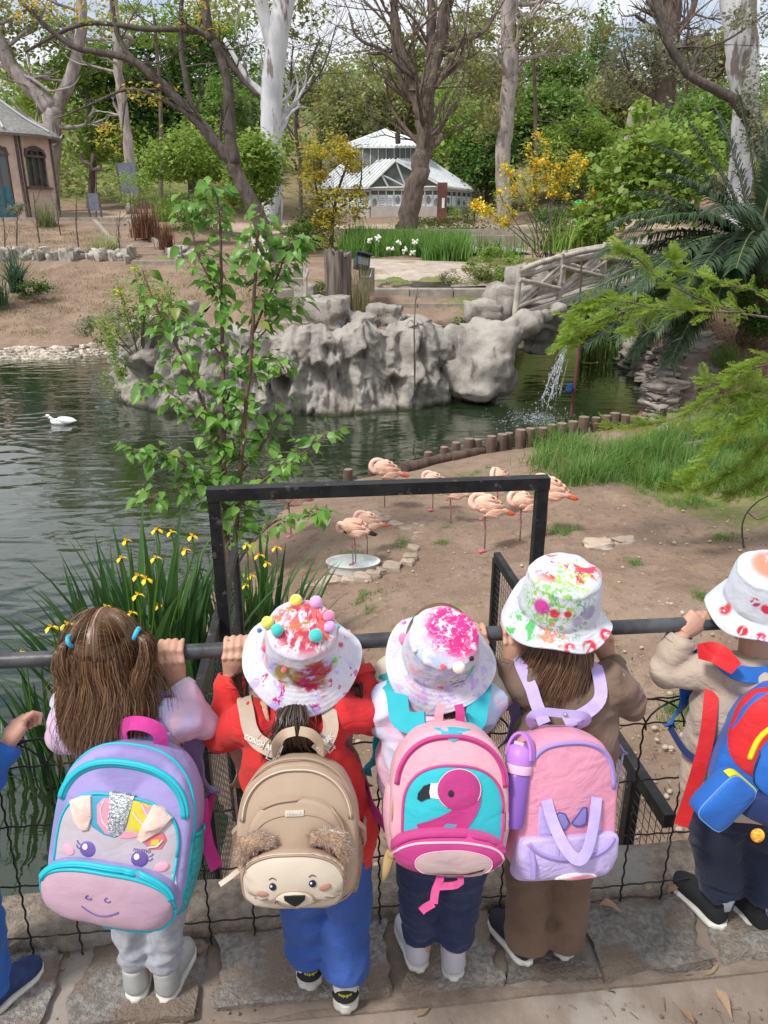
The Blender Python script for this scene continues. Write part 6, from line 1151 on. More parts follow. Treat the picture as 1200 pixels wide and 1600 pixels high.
acs = [([(1240, 500), (1160, 490), (1100, 470), (1040, 440), (990, 400), (965, 390)], 2.4, .7, 44), ([(1160, 488), (1080, 485), (1010, 480), (950, 495), (900, 520), (882, 535)], 1.8, .5, 64), ([(1240, 490), (1180, 455), (1120, 440), (1060, 420), (1055, 405)], 1.6, .5, 30), ([(1010, 478), (960, 470), (920, 480), (890, 500)], 1.4, .5, 34), ([(1250, 560), (1180, 575), (1120, 610), (1075, 645), (1010, 665), (950, 665)], 2, .5, 44), ([(1250, 570), (1200, 600), (1150, 590), (1100, 595)], 1.6, .5, 26), ([(1250, 640), (1190, 650), (1130, 680), (1100, 720), (1075, 745)], 1.8, .5, 40), ([(1250, 700), (1190, 710), (1140, 740), (1090, 765), (1050, 760)], 1.8, .5, 40), ([(1260, 600), (1210, 560), (1170, 570), (1140, 590)], 1.5, .5, 22), ([(1260, 680), (1200, 690), (1165, 730)], 1.5, .5, 26), ([(1260, 640), (1210, 630), (1170, 650), (1140, 690)], 1.6, .5, 34), ([(1260, 720), (1210, 735), (1170, 760), (1140, 775)], 1.6, .5, 30), ([(1260, 620), (1200, 610), (1150, 625), (1105, 660)], 1.6, .5, 34), ([(1090, 475), (1050, 470), (1000, 500), (985, 515)], 1.2, .4, 22)]
nlf = 0
for pts, r0, r1, nl in acs:
    mb = MB(); dy = RU(-.4, .4); P_ = [T(x, y, AY + dy - .25 * i / len(pts)) for i, (x, y) in enumerate(pts)]; s = pxs(P_[0]); o_, _ = limb(mb, P_, r0 * s, r1 * s, 5, 6, .8); obj('bough', mb, BARK_B, at_, smooth=180)
    for i in range(int(nl * 2.5)):
        p = o_[int(len(o_) * (.16 + .84 * random.random() ** .8)) - 1]; tg = (o_[min(o_.index(p) + 1, len(o_) - 1)] - o_[max(o_.index(p) - 1, 0)]).normalized(); d = (tg * .8 + Vector((RN(0, .5), RN(0, .6), RN(.12, .35)))).normalized(); s2 = RU(.11, .20)
        if nlf < 300: inst('leaf', random.choice(ac_me), at_, leaf_at(p + Vector((RN(0, .03), RN(0, .05), RN(0, .03))), d, s2, .35)); nlf += 1
        else:
            if nlf == 300: acr = MB()
            nlf += 1; me_ = random.choice(ac_me); Mx = leaf_at(p, d, s2, .35); acr.add([Mx @ v.co for v in me_.vertices], [tuple(pg.vertices) for pg in me_.polygons])
if nlf > 300: obj('small_leaves', acr, LEAF('acacia_leaflet_b', (.17, .29, .035), (.30, .42, .06), trans=.4), at_, smooth=180, kind='stuff')
# ================================================================ children along the fence
from mathutils.bvhtree import BVHTree
def FAB(name, c1, c2=None, sc=3, weave=260, bp=.25, fold=.5, rough=.9, sheen=.08, cr=0, **k):
    """cloth: soft colour drift, a fine weave and slack folds"""
    m, t, b = newmat(name); v = coords(t, 'World'); col = c4(c1)
    if c2 is not None: col = mixc(t, ramp(t, noise_n(t, v, sc, 3), .35, .65), c1, c2)
    if k.get('c3') is not None: col = mixc(t, ramp(t, noise_n(t, v, k.get('sc3', 9), 3), .5, .62), col, k['c3'])
    if k.get('c4') is not None: col = mixc(t, ramp(t, noise_n(t, coords(t, 'World', (1, 1.3, .8)), k.get('sc4', 7), 3), .55, .66), col, k['c4'])
    if hasattr(col, 'node'): t.links.new(col, b.inputs['Base Color'])
    else: b.inputs['Base Color'].default_value = col
    b.inputs['Roughness'].default_value = rough; b.inputs['Sheen Weight'].default_value = sheen; b.inputs['Specular IOR Level'].default_value = .2
    h = mth(t, 'ADD', mth(t, 'MULTIPLY', noise_n(t, v, weave, 2, .6), .06), mth(t, 'MULTIPLY', noise_n(t, coords(t, 'World', (1, 1, 1.7)), 17, 2, .4, .8), fold)); rdg = mth(t, 'ABSOLUTE', mth(t, 'SUBTRACT', noise_n(t, coords(t, 'World', (1, 1, 1.5)), 11, 3, .5, 1.2), .5)); h = mth(t, 'ADD', h, mth(t, 'MULTIPLY', ramp(t, rdg, 0, .10), cr)); bump(t, b, h, min(1, bp * 1.5), .02); return m
SKIN = M('skin', (.56, .33, .24), (.50, .28, .20), sc=14, rough=.5, bp=.1, bsc=160, bd=.002, co='World'); bs_ = SKIN.node_tree.nodes['Principled BSDF']; bs_.inputs['Subsurface Weight'].default_value = .12; bs_.inputs['Subsurface Radius'].default_value = (.012, .005, .003); bs_.inputs['Subsurface Scale'].default_value = .5
def HAIRM(name, a, b_):
    m = LEAF(name, a, b_, trans=.05, rough=.38); m.node_tree.nodes['Principled BSDF'].inputs['Specular IOR Level'].default_value = .5; return m
HAIR_B = HAIRM('brown_hair', (.055, .028, .015), (.17, .09, .048)); HAIR_D = HAIRM('dark_brown_hair', (.02, .011, .007), (.075, .036, .02)); HAIR_L = HAIRM('chestnut_hair', (.075, .037, .019), (.24, .13, .065)); DARK = M('dark_print', (.018, .02, .028), rough=.5); WHITE = M('white_print', (.8, .8, .8), rough=.5)
def V(*a): return Vector(a)
def hand(mb, wrist, x, z=.843, side=1, R_=.0235, spread=.0146, lift=0):
    """hand closed over the rail from the near side at rail position x: palm, four bent fingers of unequal length, thumb underneath"""
    c = Vector((x, yk(x), z)); on = lambda a, dx, r=R_: c + KD * dx + KN * (-math.cos(R(a)) * r) + Vector((0, 0, math.sin(R(a)) * r))
    kn = on(20, 0, .032); mb.tube([wrist, wrist.lerp(kn, .3), wrist.lerp(kn, .55), wrist.lerp(kn, .72)], [(.019, .015), (.023, .014), (.027, .0125), (.024, .009)], 12, up=KN)
    for i, (ln, r) in enumerate(((150, .0062), (168, .0065), (160, .0063), (136, .0055))):
        dx = side * (1.5 - i) * spread; pts = [wrist.lerp(kn, .52) + KD * dx * .85, wrist.lerp(kn, .78) + KD * dx - KN * .004] + [on(12 + (ln - 12) * k / 6, dx, R_ + (.004 if k == 1 else 0)) for k in range(7)]
        mb.tube(pts, [r * 1.05, r * 1.25, r * 1.12, r * 1.08, r, r * 1.05, r * .97, r * .9, r * .75], 8); mb.ell(pts[-1], r * .74, 8, 5)
    th = wrist.lerp(kn, .35) + KD * side * .02; pts = [th, th + KD * side * .014 + V(0, .006, .016), c + KD * side * .034 + KN * -.018 - V(0, 0, .02), c + KD * side * .046 + KN * .006 - V(0, 0, .026)]; mb.tube(pts, [.0095, .009, .0082, .0062], 8); mb.ell(pts[-1], .0064, 8, 5)
def fist(mb, wrist, kn, ax, up):
    """a small fist gripping something thin: palm, four curled fingers and a thumb that lies along the side"""
    d = (kn - wrist).normalized(); n_ = d.cross(ax).normalized(); n_ = n_ if n_.dot(up) > 0 else -n_
    mb.tube([wrist, wrist.lerp(kn, .5), kn], [(.018, .016), (.026, .016), (.028, .014)], 12, up=n_)
    for i, r in enumerate((.0066, .0070, .0067, .0060)):
        o = ax * (1.5 - i) * .0145; pts = [wrist.lerp(kn, .75) + o * .9, kn + o + n_ * .006, kn + o + d * .017 - n_ * .002, kn + o + d * .020 - n_ * .019, kn + o + d * .004 - n_ * .027]; mb.tube(pts, [r, r * 1.15, r * 1.08, r, r * .85], 8); mb.ell(pts[-1], r * .86, 8, 5)
    th = wrist.lerp(kn, .4) + ax * .022; pts = [th, th + ax * .014 + d * .02, th + ax * .018 + d * .042 - n_ * .006, th + ax * .014 + d * .058 - n_ * .012]; mb.tube(pts, [.0095, .0092, .0084, .0064], 8); mb.ell(pts[-1], .0066, 8, 5)
def folds(seed, amp=.007, fz=26, fx=9, legs=False):
    def fn(P, Nn):
        W_ = P + .035 * np.stack([nz3(P, 9, seed + 11), nz3(P, 9, seed + 12), nz3(P, 9, seed + 13)], 1); d = amp * (.55 - 2.0 * np.abs(nz3(W_, (fx, fx, fz), seed))) + amp * .7 * nz3(P, (15, 15, 20), seed + 4)
        if legs: d = d * (.25 + np.exp(-((P[:, 2] - .13) / .06) ** 2) + .6 * np.exp(-((P[:, 2] - .27) / .05) ** 2))
        return P + Nn * d[:, None]
    return fn
def shoe(par, heel, yaw, L_=.148, W_=.060, up_m=None, sole_m=None, h=.064, lift=.015, collar=None, tread=True, name='shoe'):
    """a low sports shoe: thick rounded sole, upper with heel counter, collar and tongue; heel at `heel`, toe towards +y turned by yaw"""
    rt = Matrix.Rotation(yaw, 3, 'Z'); st_ = [(0, .12, .9), (.010, .22, .93), (.028, .32, .96), (.055, .385, .99), (.1, .43, 1), (.2, .46, 1), (.4, .43, .95), (.6, .49, .80), (.8, .50, .62), (.93, .38, .48), (1.0, .16, .38)]; n0 = 20
    def ring(f, wf, zf, grow, z0, z1):
        return [heel + rt @ Vector((math.copysign(abs(math.cos(6.2832 * k / n0)) ** .8, math.cos(6.2832 * k / n0)) * W_ * wf * grow, f * L_, z0 + (z1 - z0) * (.5 + .5 * math.sin(6.2832 * k / n0)))) for k in range(n0)]
    mb = MB(); out = [(math.copysign(1, 1), 0)]
    ol = [(-W_ * wf, f * L_) for f, wf, _ in st_] + [(W_ * wf, f * L_) for f, wf, _ in reversed(st_)]
    ol = [(x, y - .006 if i in (0, len(ol) - 1) else y) for i, (x, y) in enumerate(ol)]
    rings = [[heel + rt @ Vector((x * g, (y - L_ * .48) * (1 + (g - 1) * .6) + L_ * .48, z + .006 * max(0, y / L_ - .8) * 5)) for x, y in ol] for g, z in ((.90, 0), (.99, .003), (1.01, lift * .5), (1.0, lift), (.9, lift + .002))]
    mb.loft(rings); s = obj('sole', mb, sole_m, par, smooth=60)
    mb = MB(); mb.loft([ring(f + (.015 if f == 0 else 0), wf * 1.0, zf, 1, lift - .006, lift + h * zf) for f, wf, zf in st_]); c = heel + rt @ V(0, L_ * .17, lift + h * .80); mb.tube([heel + rt @ V(0, L_ * .16, lift + .01), c, c + V(0, 0, .022)], [.030, .028, .027], 16); q = tidy(mb, .0045, 4); u = obj('upper', q, up_m, s, smooth=180)
    return s, u
def strands(name, n, gen, mat, par, r=.0008):
    """hair: every strand a thin tapering ribbon"""
    mb = MB()
    for i in range(n):
        pts = gen(i)
        if pts is None: continue
        k = len(pts); b0 = len(mb.v); u = Vector((RU(-1, 1), RU(-.4, .4), RU(-.3, .3))).normalized(); w_ = r * RU(.7, 1.3)
        for j, p in enumerate(pts): q = u * (w_ * (1 - .8 * (j / (k - 1)) ** 2)); mb.v += [tuple(p - q), tuple(p + q)]
        mb.f += [(b0 + 2 * j, b0 + 2 * j + 1, b0 + 2 * j + 3, b0 + 2 * j + 2) for j in range(k - 1)]
    mb.m = [0] * len(mb.f); return obj(name, mb, mat, par, smooth=180)
def fall_hair(hc, hr, rng, length, out=.0, wave=.01, back=(200, 340), start=(25, 95), taper=.0, seed=0, drift=V(0, 0, 0), step=.016, ytarget=None):
    """one lock that follows the skull, then hangs; azimuth 270 points to the viewer"""
    def gen(i):
        az = R(RU(*back)); th = R(RU(*start)); pts = []; L_ = length * RU(.72, 1.08); ph = RU(0, 6.28); fr = RU(18, 34); k = 0; clump = NO((az * 4, seed, 0)); ph = ph * .3 + clump * 6; off = RU(.0, .012)
        while th < R(98): pts.append(hc + Vector((math.cos(az) * math.sin(th) * (hr.x + off + .004), math.sin(az) * math.sin(th) * (hr.y + off + .004), math.cos(th) * (hr.z + off + .004)))); th += R(11)
        if not pts: pts.append(hc + Vector((math.cos(az) * (hr.x + off) * math.sin(th), math.sin(az) * (hr.y + off) * math.sin(th), math.cos(th) * hr.z)))
        p = pts[-1]; run = 0
        while run < L_:
            run += step; f = run / L_; w_ = wave * min(1, f * 2.2); pts.append(p + Vector((math.cos(az) * out * f + math.sin(run * fr + ph) * w_ + (hc.x - p.x) * taper * f, math.sin(az) * out * .6 * f + math.cos(run * fr * .9 + ph) * w_ * .7, -run)) + drift * f * f)
        return pts
    return gen
# ---------------------------------------------------------------- painted bucket hats
def hat_mat(name, base, layers):
    """white cotton with dabs of paint: each layer = colour, noise scale, low, high, centre, radius, stretch (hat-local metres)"""
    m, t, b = newmat(name); v = coords(t, 'Object'); col = mixc(t, ramp(t, noise_n(t, v, 26, 3), .4, .7), base, tuple(x * .93 for x in base))
    for c, sc, lo, hi, ctr, rad, *st in layers:
        vv = coords(t, 'Object', st[0]) if st else v; f = ramp(t, noise_n(t, vv, sc, 4, .62, .5), lo, hi)
        if ctr is not None:
            d = N(t, 'ShaderNodeVectorMath', operation='DISTANCE'); t.links.new(v, d.inputs[0]); d.inputs[1].default_value = ctr; f = mth(t, 'MULTIPLY', f, ramp(t, d.outputs['Value'], rad, rad * .62))
        col = mixc(t, f, col, c)
    t.links.new(col, b.inputs['Base Color']); b.inputs['Roughness'].default_value = .85; b.inputs['Specular IOR Level'].default_value = .25; b.inputs['Sheen Weight'].default_value = .1
    sx = N(t, 'ShaderNodeSeparateXYZ'); t.links.new(v, sx.inputs[0]); rr = mth(t, 'SQRT', mth(t, 'ADD', mth(t, 'MULTIPLY', sx.outputs[0], sx.outputs[0]), mth(t, 'MULTIPLY', sx.outputs[1], sx.outputs[1]))); ring = mth(t, 'MULTIPLY', mth(t, 'SINE', mth(t, 'MULTIPLY', rr, 900)), mth(t, 'LESS_THAN', sx.outputs[2], -.002))
    h = mth(t, 'ADD', mth(t, 'ADD', mth(t, 'MULTIPLY', noise_n(t, v, 420, 2), .06), mth(t, 'MULTIPLY', ring, .035)), mth(t, 'MULTIPLY', noise_n(t, v, 26, 4, .55, .8), .7)); bump(t, b, h, .5, .012); return m
def hat(par, px, py, y, axis, Rb, rc, hc_, mat, seed, spin=0, ovx=1.0):
    """crown, seam, brim that dips and waves; returns the object and its ray-cast tree"""
    B_ = T(px, py, y); a = Vector(axis).normalized(); x = Vector((1, 0, 0)); x = (x - a * x.dot(a)).normalized(); yv = a.cross(x); Mx = Matrix((x, yv, a)).transposed().to_4x4(); Mx.translation = B_
    prof = [(rc * .0, hc_ + .004), (rc * .3, hc_ + .004), (rc * .62, hc_ + .001), (rc * .82, hc_ - .004), (rc * .89, hc_ - .009), (rc * .905, hc_ - .012), (rc * .90, hc_ - .015), (rc * .93, hc_ - .022), (rc * .97, hc_ * .5), (rc * 1.01, hc_ * .2), (rc * 1.03, .006), (rc * 1.025, .0025), (rc * 1.05, -.001), (rc + (Rb - rc) * .3, -.007), (rc + (Rb - rc) * .62, -.016), (rc + (Rb - rc) * .66, -.0168), (rc + (Rb - rc) * .9, -.023), (Rb * .985, -.0255), (Rb, -.027), (Rb * 1.0, -.0295), (Rb * .985, -.0295), (rc + (Rb - rc) * .6, -.0195), (rc * 1.06, -.006), (rc * .99, .002), (rc * .94, hc_ * .5), (rc * .86, hc_ - .014), (0, hc_ - .004)]
    def fn(p, an, r, z):
        k = max(0, (r - rc) / max(Rb - rc, 1e-6)); w_ = k * k * (.013 * math.sin(2 * an + seed) + .009 * math.sin(3 * an + seed * 2.1) + .006 * math.sin(5 * an + seed)); c_ = .0035 * NO((math.cos(an) * 2.4, math.sin(an) * 2.4, z * 22 + seed)) * (z > .004)
        return Vector((p.x * ovx * (1 + .03 * k * math.sin(3 * an + seed)) * (1 + c_ / .06), p.y * (1 + c_ / .06), p.z + w_ + (.006 * NO((p.x * 26, p.y * 26, seed)) if z > hc_ * .7 else 0)))
    mb = MB(); mb.rev(prof, (0, 0, 0), 72, fn=fn); me = mesh_of('hat', mb, mat, 50); o = bpy.data.objects.new('hat', me); COL.objects.link(o); o.parent = par; M2 = Mx.copy(); M2.translation = B_ - ORG[par.name]; o.matrix_local = M2
    bv = BVHTree.FromPolygons([Mx @ v.co for v in me.vertices], [tuple(p.vertices) for p in me.polygons]); return o, bv, Mx
def poms(hat_o, bv, Mx, spec):
    for px, py, rpx, mt in spec:
        d = ray(px, py).normalized(); hit, nrm, _, dist = bv.ray_cast(CAMP, d)
        if hit is None:                              # sits on the rim: take the nearest point of the hat
            q = CAMP + d * (Mx.translation - CAMP).length; hit, nrm, _, _ = bv.find_nearest(q)
        r = rpx * pxs(hit); c = hit - d * r * .75; mb = MB(); mb.ell(c, r, 16, 11)
        mb.v = [tuple(c + (Vector(p) - c) * (1 + .10 * NO(Vector(p) * 420) + .05 * NO(Vector(p) * 1100))) for p in mb.v]; Mi = Mx.inverted(); mb.v = [tuple(Mi @ Vector(p)) for p in mb.v]
        o = bpy.data.objects.new('pom_pom', mesh_of('pom_pom', mb, mt, 180)); COL.objects.link(o); o.parent = hat_o
POM = {k: FAB('pom_' + k, c, weave=500, bp=.8, fold=.1, sheen=.8) for k, c in dict(yellow=(.78, .72, .10), pink=(.85, .22, .42), lilac=(.66, .36, .74), teal=(.04, .52, .50), blue=(.04, .17, .55), rose=(.72, .10, .18), green=(.16, .55, .06), cream=(.72, .68, .58), sky=(.20, .62, .70)).items()}
# ---------------------------------------------------------------- one child
def child(name_label, feet, yb, hips_px, chest_px, head, hr=(.070, .080, .086), arms=(), jacket=None, trousers=None, cuff=None, hood=False, shoes=None, leg_r=(.064, .056, .052), hem=.045, tor=(.118, .080), seed=1, ttop=.46, jb=.40, extra_sleeve=None, tee=None, legtop=None):
    """feet: heel points; arms: (shoulder px, elbow (px,py,y), wrist (px,py,y), rail x or fist) ; everything else follows from the photograph"""
    fc = (feet[0] + feet[1]) / 2; p = thing('person', name_label, 'child', Vector((fc.x, fc.y + .06, fc.z)))
    hc = head; xh = aty(hips_px[0], hips_px[1], yb).x; xc = aty(chest_px[0], chest_px[1], yb).x; zc = chest_px[2] if len(chest_px) > 2 else .66
    hip = V(xh, yb - .005, .43); chest = V(xc, yb, zc); neckb = V((xc + hc.x) / 2, (yb + hc.y) / 2, zc + .115)
    mb = MB(); mb.ell(hc, Vector(hr), 20, 14); mb.ell(hc + V(0, .030, -.036), (hr[0] * .78, .055, .052), 16, 10); mb.ell(hc + V(0, .084, -.016), (.010, .013, .013), 8, 6)       # skull, jaw, nose
    for sg in (-1, 1): mb.ell(hc + V(sg * hr[0], .005, -.012), (.010, .016, .022), 10, 7); mb.ell(hc + V(sg * .035, .066, -.03), (.02, .016, .018), 8, 6)
    mb.ell(hc + V(0, .074, -.048), (.019, .010, .007), 8, 6)
    mb.tube([neckb - V(0, 0, .04), neckb, hc - V(0, 0, .03)], [.046, .036, .036], 14)
    mb.tube([hip, (hip + chest) / 2, chest, neckb - V(0, 0, .02)], [(.095, .062), (.092, .060), (.095, .060), (.05, .045)], 16, up=V(0, 1, 0)); ar = []
    for sh, el, wr, gx, sd_ in arms:
        s_, e_, w_ = sh, T(*el), T(*wr); ar.append((s_, e_, w_)); mb.tube([neckb.lerp(s_, .6), s_, e_, e_.lerp(w_, .5), w_], [.036, .034, .027, .023, .018], 12)
        if isinstance(gx, tuple): fist(mb, w_, gx[0], gx[1], gx[2])
        else: hand(mb, w_, gx, side=sd_)
    for i, f in enumerate(feet):
        a_ = f + V(0, .028, .06); kx = V(f.x * .5 + (hip.x + (-.05, .05)[i]) * .5, yb + .02, .235); mb.tube([hip + V((-.048, .048)[i], 0, .02), kx, a_, a_ - V(0, -.01, .03)], [.055, .040, .027, .026], 12)
    b_ = obj('body', tidy(mb, .0027, 3, dec=.22), SKIN, p, smooth=180)
    mb = MB()
    for sg in (-1, 1): mb.ell(hc + V(sg * .028, .078, .004), (.0095, .006, .0065), 10, 7)
    obj('eyes', mb, DARK, b_, smooth=180)
    # trousers
    mb = MB(); tw_, td = tor; mb.tube([hip + V(0, 0, -.06), hip, hip + V(0, 0, .06), V(hip.x, yb, ttop + .05)], [(tw_ * .86, td * .95), (tw_ * .98, td), (tw_ * .94, td * .95), (tw_ * .9, td * .9)], 20, up=V(0, 1, 0))
    for i, f in enumerate(feet):
        kx = V(f.x * .55 + (hip.x + (-.056, .056)[i]) * .45, yb + .012, .24); a_ = V(f.x, f.y + .034, f.z + hem); mb.tube([hip + V((-.05, .05)[i], 0, -.01), kx.lerp(hip, .4) + V((-.02, .02)[i], 0, 0), kx, a_.lerp(kx, .4), a_], [leg_r[0], leg_r[0] * .97, leg_r[1], (leg_r[1] + leg_r[2]) / 2, leg_r[2]], 18)
    obj('trousers', tidy(mb, .006, 5, folds(seed, .008, 22, 14, True)), trousers, p, smooth=180)
    # jacket
    mb = MB(); mb.tube([V(hip.x, yb - .003, jb), V(hip.x, yb, jb + .05), (hip + chest) / 2 + V(0, 0, .02), chest, chest + V(0, 0, .06), neckb + V(0, 0, .004)], [(tw_ * .98, td * 1.05), (tw_ * 1.06, td * 1.12), (tw_ * 1.06, td * 1.12), (tw_ * 1.02, td * 1.08), (tw_ * .84, td * .86), (.050, .046)], 24, up=V(0, 1, 0)); sls = []
    for s_, e_, w_ in ar:
        end = w_ + (e_ - w_) * .10
        if extra_sleeve is None: mb.tube([chest.lerp(s_, .5) + V(0, 0, .02), s_, s_.lerp(e_, .5), e_, e_.lerp(w_, .5), end], [.050, .046, .041, .038, .034, .031], 18); mb.ell(e_, .0385, 14, 9)
        else:
            sl = MB(); sls.append(sl); sl.tube([s_.lerp(e_, .4), e_, e_.lerp(w_, .5), end], [.036, .040, .036, .030], 16); sl.ell(e_, .041, 14, 9); mb.tube([chest.lerp(s_, .5) + V(0, 0, .02), s_, s_.lerp(e_, .62)], [.056, .056, .054], 18)
    if hood: mb.tube([neckb + V(-.075, .0, .0), neckb + V(-.062, -.055, -.015), neckb + V(0, -.078, -.035), neckb + V(.062, -.055, -.015), neckb + V(.075, 0, .0)], [.022, .030, .038, .030, .022], 14)
    j = obj('jacket' if extra_sleeve is None else 'shirt', tidy(mb, .0062, 5, folds(seed + 9, .007, 18, 14)), jacket, p, smooth=180)
    for sl in sls: obj('sleeve', tidy(sl, .0055, 4, folds(seed + 3, .005, 24, 24)), extra_sleeve, p, smooth=180)
    for s_, e_, w_ in ar:
        d = (e_ - w_).normalized(); mb = MB(); n0 = 28; u = d.orthogonal().normalized(); v_ = d.cross(u); rows = []
        for f, r in ((.03, .0235), (.032, .0275), (.07, .029), (.12, .031), (.20, .033), (.22, .028)):
            rows.append([w_ + (e_ - w_) * f + (u * math.cos(6.2832 * k / n0) + v_ * math.sin(6.2832 * k / n0)) * (r + .0008 * (k % 2)) for k in range(n0)])
        mb.loft(rows, False, False); obj('cuff', mb, cuff or extra_sleeve or jacket, j, smooth=60)
    for i, f in enumerate(feet): shoe(p, f, shoes.get('yaw', (.1, -.1))[i], up_m=shoes['up'], sole_m=shoes['sole'], **shoes.get('k', {}))
    return p, dict(hc=hc, hip=hip, chest=chest, neck=neckb, arms=ar, body=b_, hr=Vector(hr), yb=yb)
# ---------------------------------------------------------------- backpacks
def sup(a, b_, nt_, nb_, k=64, cx=0, cz=0):
    out = []
    for i in range(k):
        an = 6.283185 * i / k; c, s = math.cos(an), math.sin(an); n_ = nt_ if s > 0 else nb_; out.append((cx + a * math.copysign(abs(c) ** (2 / n_), c), cz + b_ * math.copysign(abs(s) ** (2 / n_), s)))
    return out
class Bag:
    """soft backpack in its own frame: x right, z up, -y is the outside face"""
    def __init__(s, label, px, py, y, W_, H_, D_, pitch, roll, yaw, mat, nt_=2.5, nb_=4.5, bulge=.016, group=None):
        rot = Euler((R(pitch), 0, R(yaw))).to_matrix() @ Matrix.Rotation(R(roll), 3, 'Y'); f = T(px, py, y); Mx = rot.to_4x4(); Mx.translation = f + rot @ V(0, D_ / 2 + bulge, 0); s.M = Mx
        s.o = thing('backpack', label, 'backpack', mat=Mx, group=group); s.a, s.b, s.nt, s.nb, s.D, s.bul = W_ / 2, H_ / 2, nt_, nb_, D_, bulge; s.sd, s.zo = px * .01, 0
        mb = MB(); o2 = sup(s.a, s.b, nt_, nb_, 72); rows = []
        for k, yy in ((.90, D_ / 2), (.985, D_ / 2 - .006), (1.0, D_ / 2 - .018), (1.01, 0), (1.0, -D_ / 2 + .02), (.985, -D_ / 2 + .008), (.955, -D_ / 2)):
            rows.append([V(x * k + .003 * NO((x * 30, yy * 30, z * 30 + s.sd)), yy, z * k + .003 * NO((x * 30, z * 30, yy * 30 + s.sd))) for x, z in o2])
        for k in (.90, .8, .66, .5, .34, .18, .04): rows.append([V(x * k, s.base(x * k, z * k), z * k) for x, z in o2])
        mb.loft(rows); s.body = s.put('body', mb, mat, smooth=70)
    def put(s, name, mb, mat, par=None, smooth=50): return obj(name, mb, mat, par or s.o, smooth)
    def rad(s, x, z): n_ = s.nt if z > 0 else s.nb; return (abs(x / s.a) ** n_ + abs(z / s.b) ** n_) ** (1 / n_)
    def base(s, x, z):
        q = min(s.rad(x, z), 1.05); y = -s.D / 2 - s.bul * (1 - min(q / .95, 1) ** 2) + .0022 * NO((x * 28 + s.sd, z * 28, 3))
        return y if q < .95 else y + (q - .95) * .25
    def patch(s, out, t, mat, name, surf=None, par=None, dome=0, edge=.35, rings=6, smooth=40):
        """raised piece sewn on the face: outline star-shaped about its centroid"""
        out = [(x, z + s.zo) for x, z in out]; surf = surf or s.base; cx = sum(p[0] for p in out) / len(out); cz = sum(p[1] for p in out) / len(out); mb = MB(); rows = [[V(x, surf(x, z) + .002, z) for x, z in out], [V(x, surf(x, z) - t * .7, z) for x, z in out]]
        for k in range(rings):
            f = 1 - .035 * edge * 3 if k == 0 else 1 - k / rings; f = max(f, .02); r2 = [(cx + (x - cx) * f, cz + (z - cz) * f) for x, z in out]; rows.append([V(x, surf(x, z) - t - dome * (1 - f * f), z) for x, z in r2])
        mb.loft(rows); return s.put(name, mb, mat, par, smooth)
    def line(s, pts, r, mat, name, surf=None, par=None, off=0, n=7, flat=1.0):
        surf = surf or s.base; mb = MB(); P_ = [V(x, surf(x, z + s.zo) - off, z + s.zo) for x, z in pts]; mb.tube(P_, r, n, flat=flat, up=V(0, -1, 0)); return s.put(name, mb, mat, par, 180)
    def arc(s, a, b_, n1, n2, a0, a1, k=32, cx=0, cz=0): o2 = sup(a, b_, n1, n2, 360, cx, cz); return [o2[int(round(a0 + (a1 - a0) * i / (k - 1))) % 360] for i in range(k)]
    def pouch(s, out, t, mat, name, dome=.01, par=None, surf=None):
        """bulging pocket; returns the object and its own surface function"""
        out = [(x, z + s.zo) for x, z in out]; surf = surf or s.base; cx = sum(p[0] for p in out) / len(out); cz = sum(p[1] for p in out) / len(out); mb = MB(); rows = []; pr = [(1.0, -.004), (1.0, t * .55), (.985, t * .85), (.955, t * .98), (.90, t), (.75, t + dome * .4), (.55, t + dome * .75), (.35, t + dome * .92), (.15, t + dome), (.02, t + dome)]
        for f, h in pr: rows.append([V(cx + (x - cx) * f, surf(cx + (x - cx) * f, cz + (z - cz) * f) - h, cz + (z - cz) * f) for x, z in out])
        mb.loft(rows); o = s.put(name, mb, mat, par, 60); import bisect
        angs = sorted((math.atan2(z - cz, x - cx), math.hypot(x - cx, z - cz)) for x, z in out); A_ = [q[0] for q in angs]
        def sf(x, z):
            an = math.atan2(z - cz, x - cx); i = bisect.bisect(A_, an) % len(A_); q = math.hypot(x - cx, z - cz) / max(angs[i][1], 1e-6); q = min(q, 1.0); xs_ = [f for f, h in reversed(pr)]; hs_ = [h for f, h in reversed(pr)]; return surf(x, z) - float(np.interp(q, xs_, hs_))
        return o, sf
    def disc(s, x, z, rx, rz, mat, name, surf, par, t=.0016, rot=0, dome=.0012): c, q = math.cos(rot), math.sin(rot); return s.patch([(x + c * rx * math.cos(6.2832 * k / 22) - q * rz * math.sin(6.2832 * k / 22), z + q * rx * math.cos(6.2832 * k / 22) + c * rz * math.sin(6.2832 * k / 22)) for k in range(22)], t, mat, name, surf, par, dome, rings=3)
    def world(s, *p): return s.M @ V(*p)
    def local(s, p): return s.M.inverted() @ Vector(p)
    def strap_w(s, pts, nrm, wid, th, mat, name, par=None):
        P_ = [s.local(q) for q in smooth_path(interp_poly(pts, 26), 4)]; r3 = s.M.to_3x3().inverted(); ns = nrm if isinstance(nrm, list) else [nrm, nrm]; n_ = [r3 @ Vector(ns[0]).lerp(Vector(ns[-1]), i / 25) for i in range(26)] if len(ns) == 2 else [r3 @ Vector(q) for q in ns]
        mb = MB(); mb.strap(P_, n_, wid, th); return s.put(name, mb, mat, par, 50)
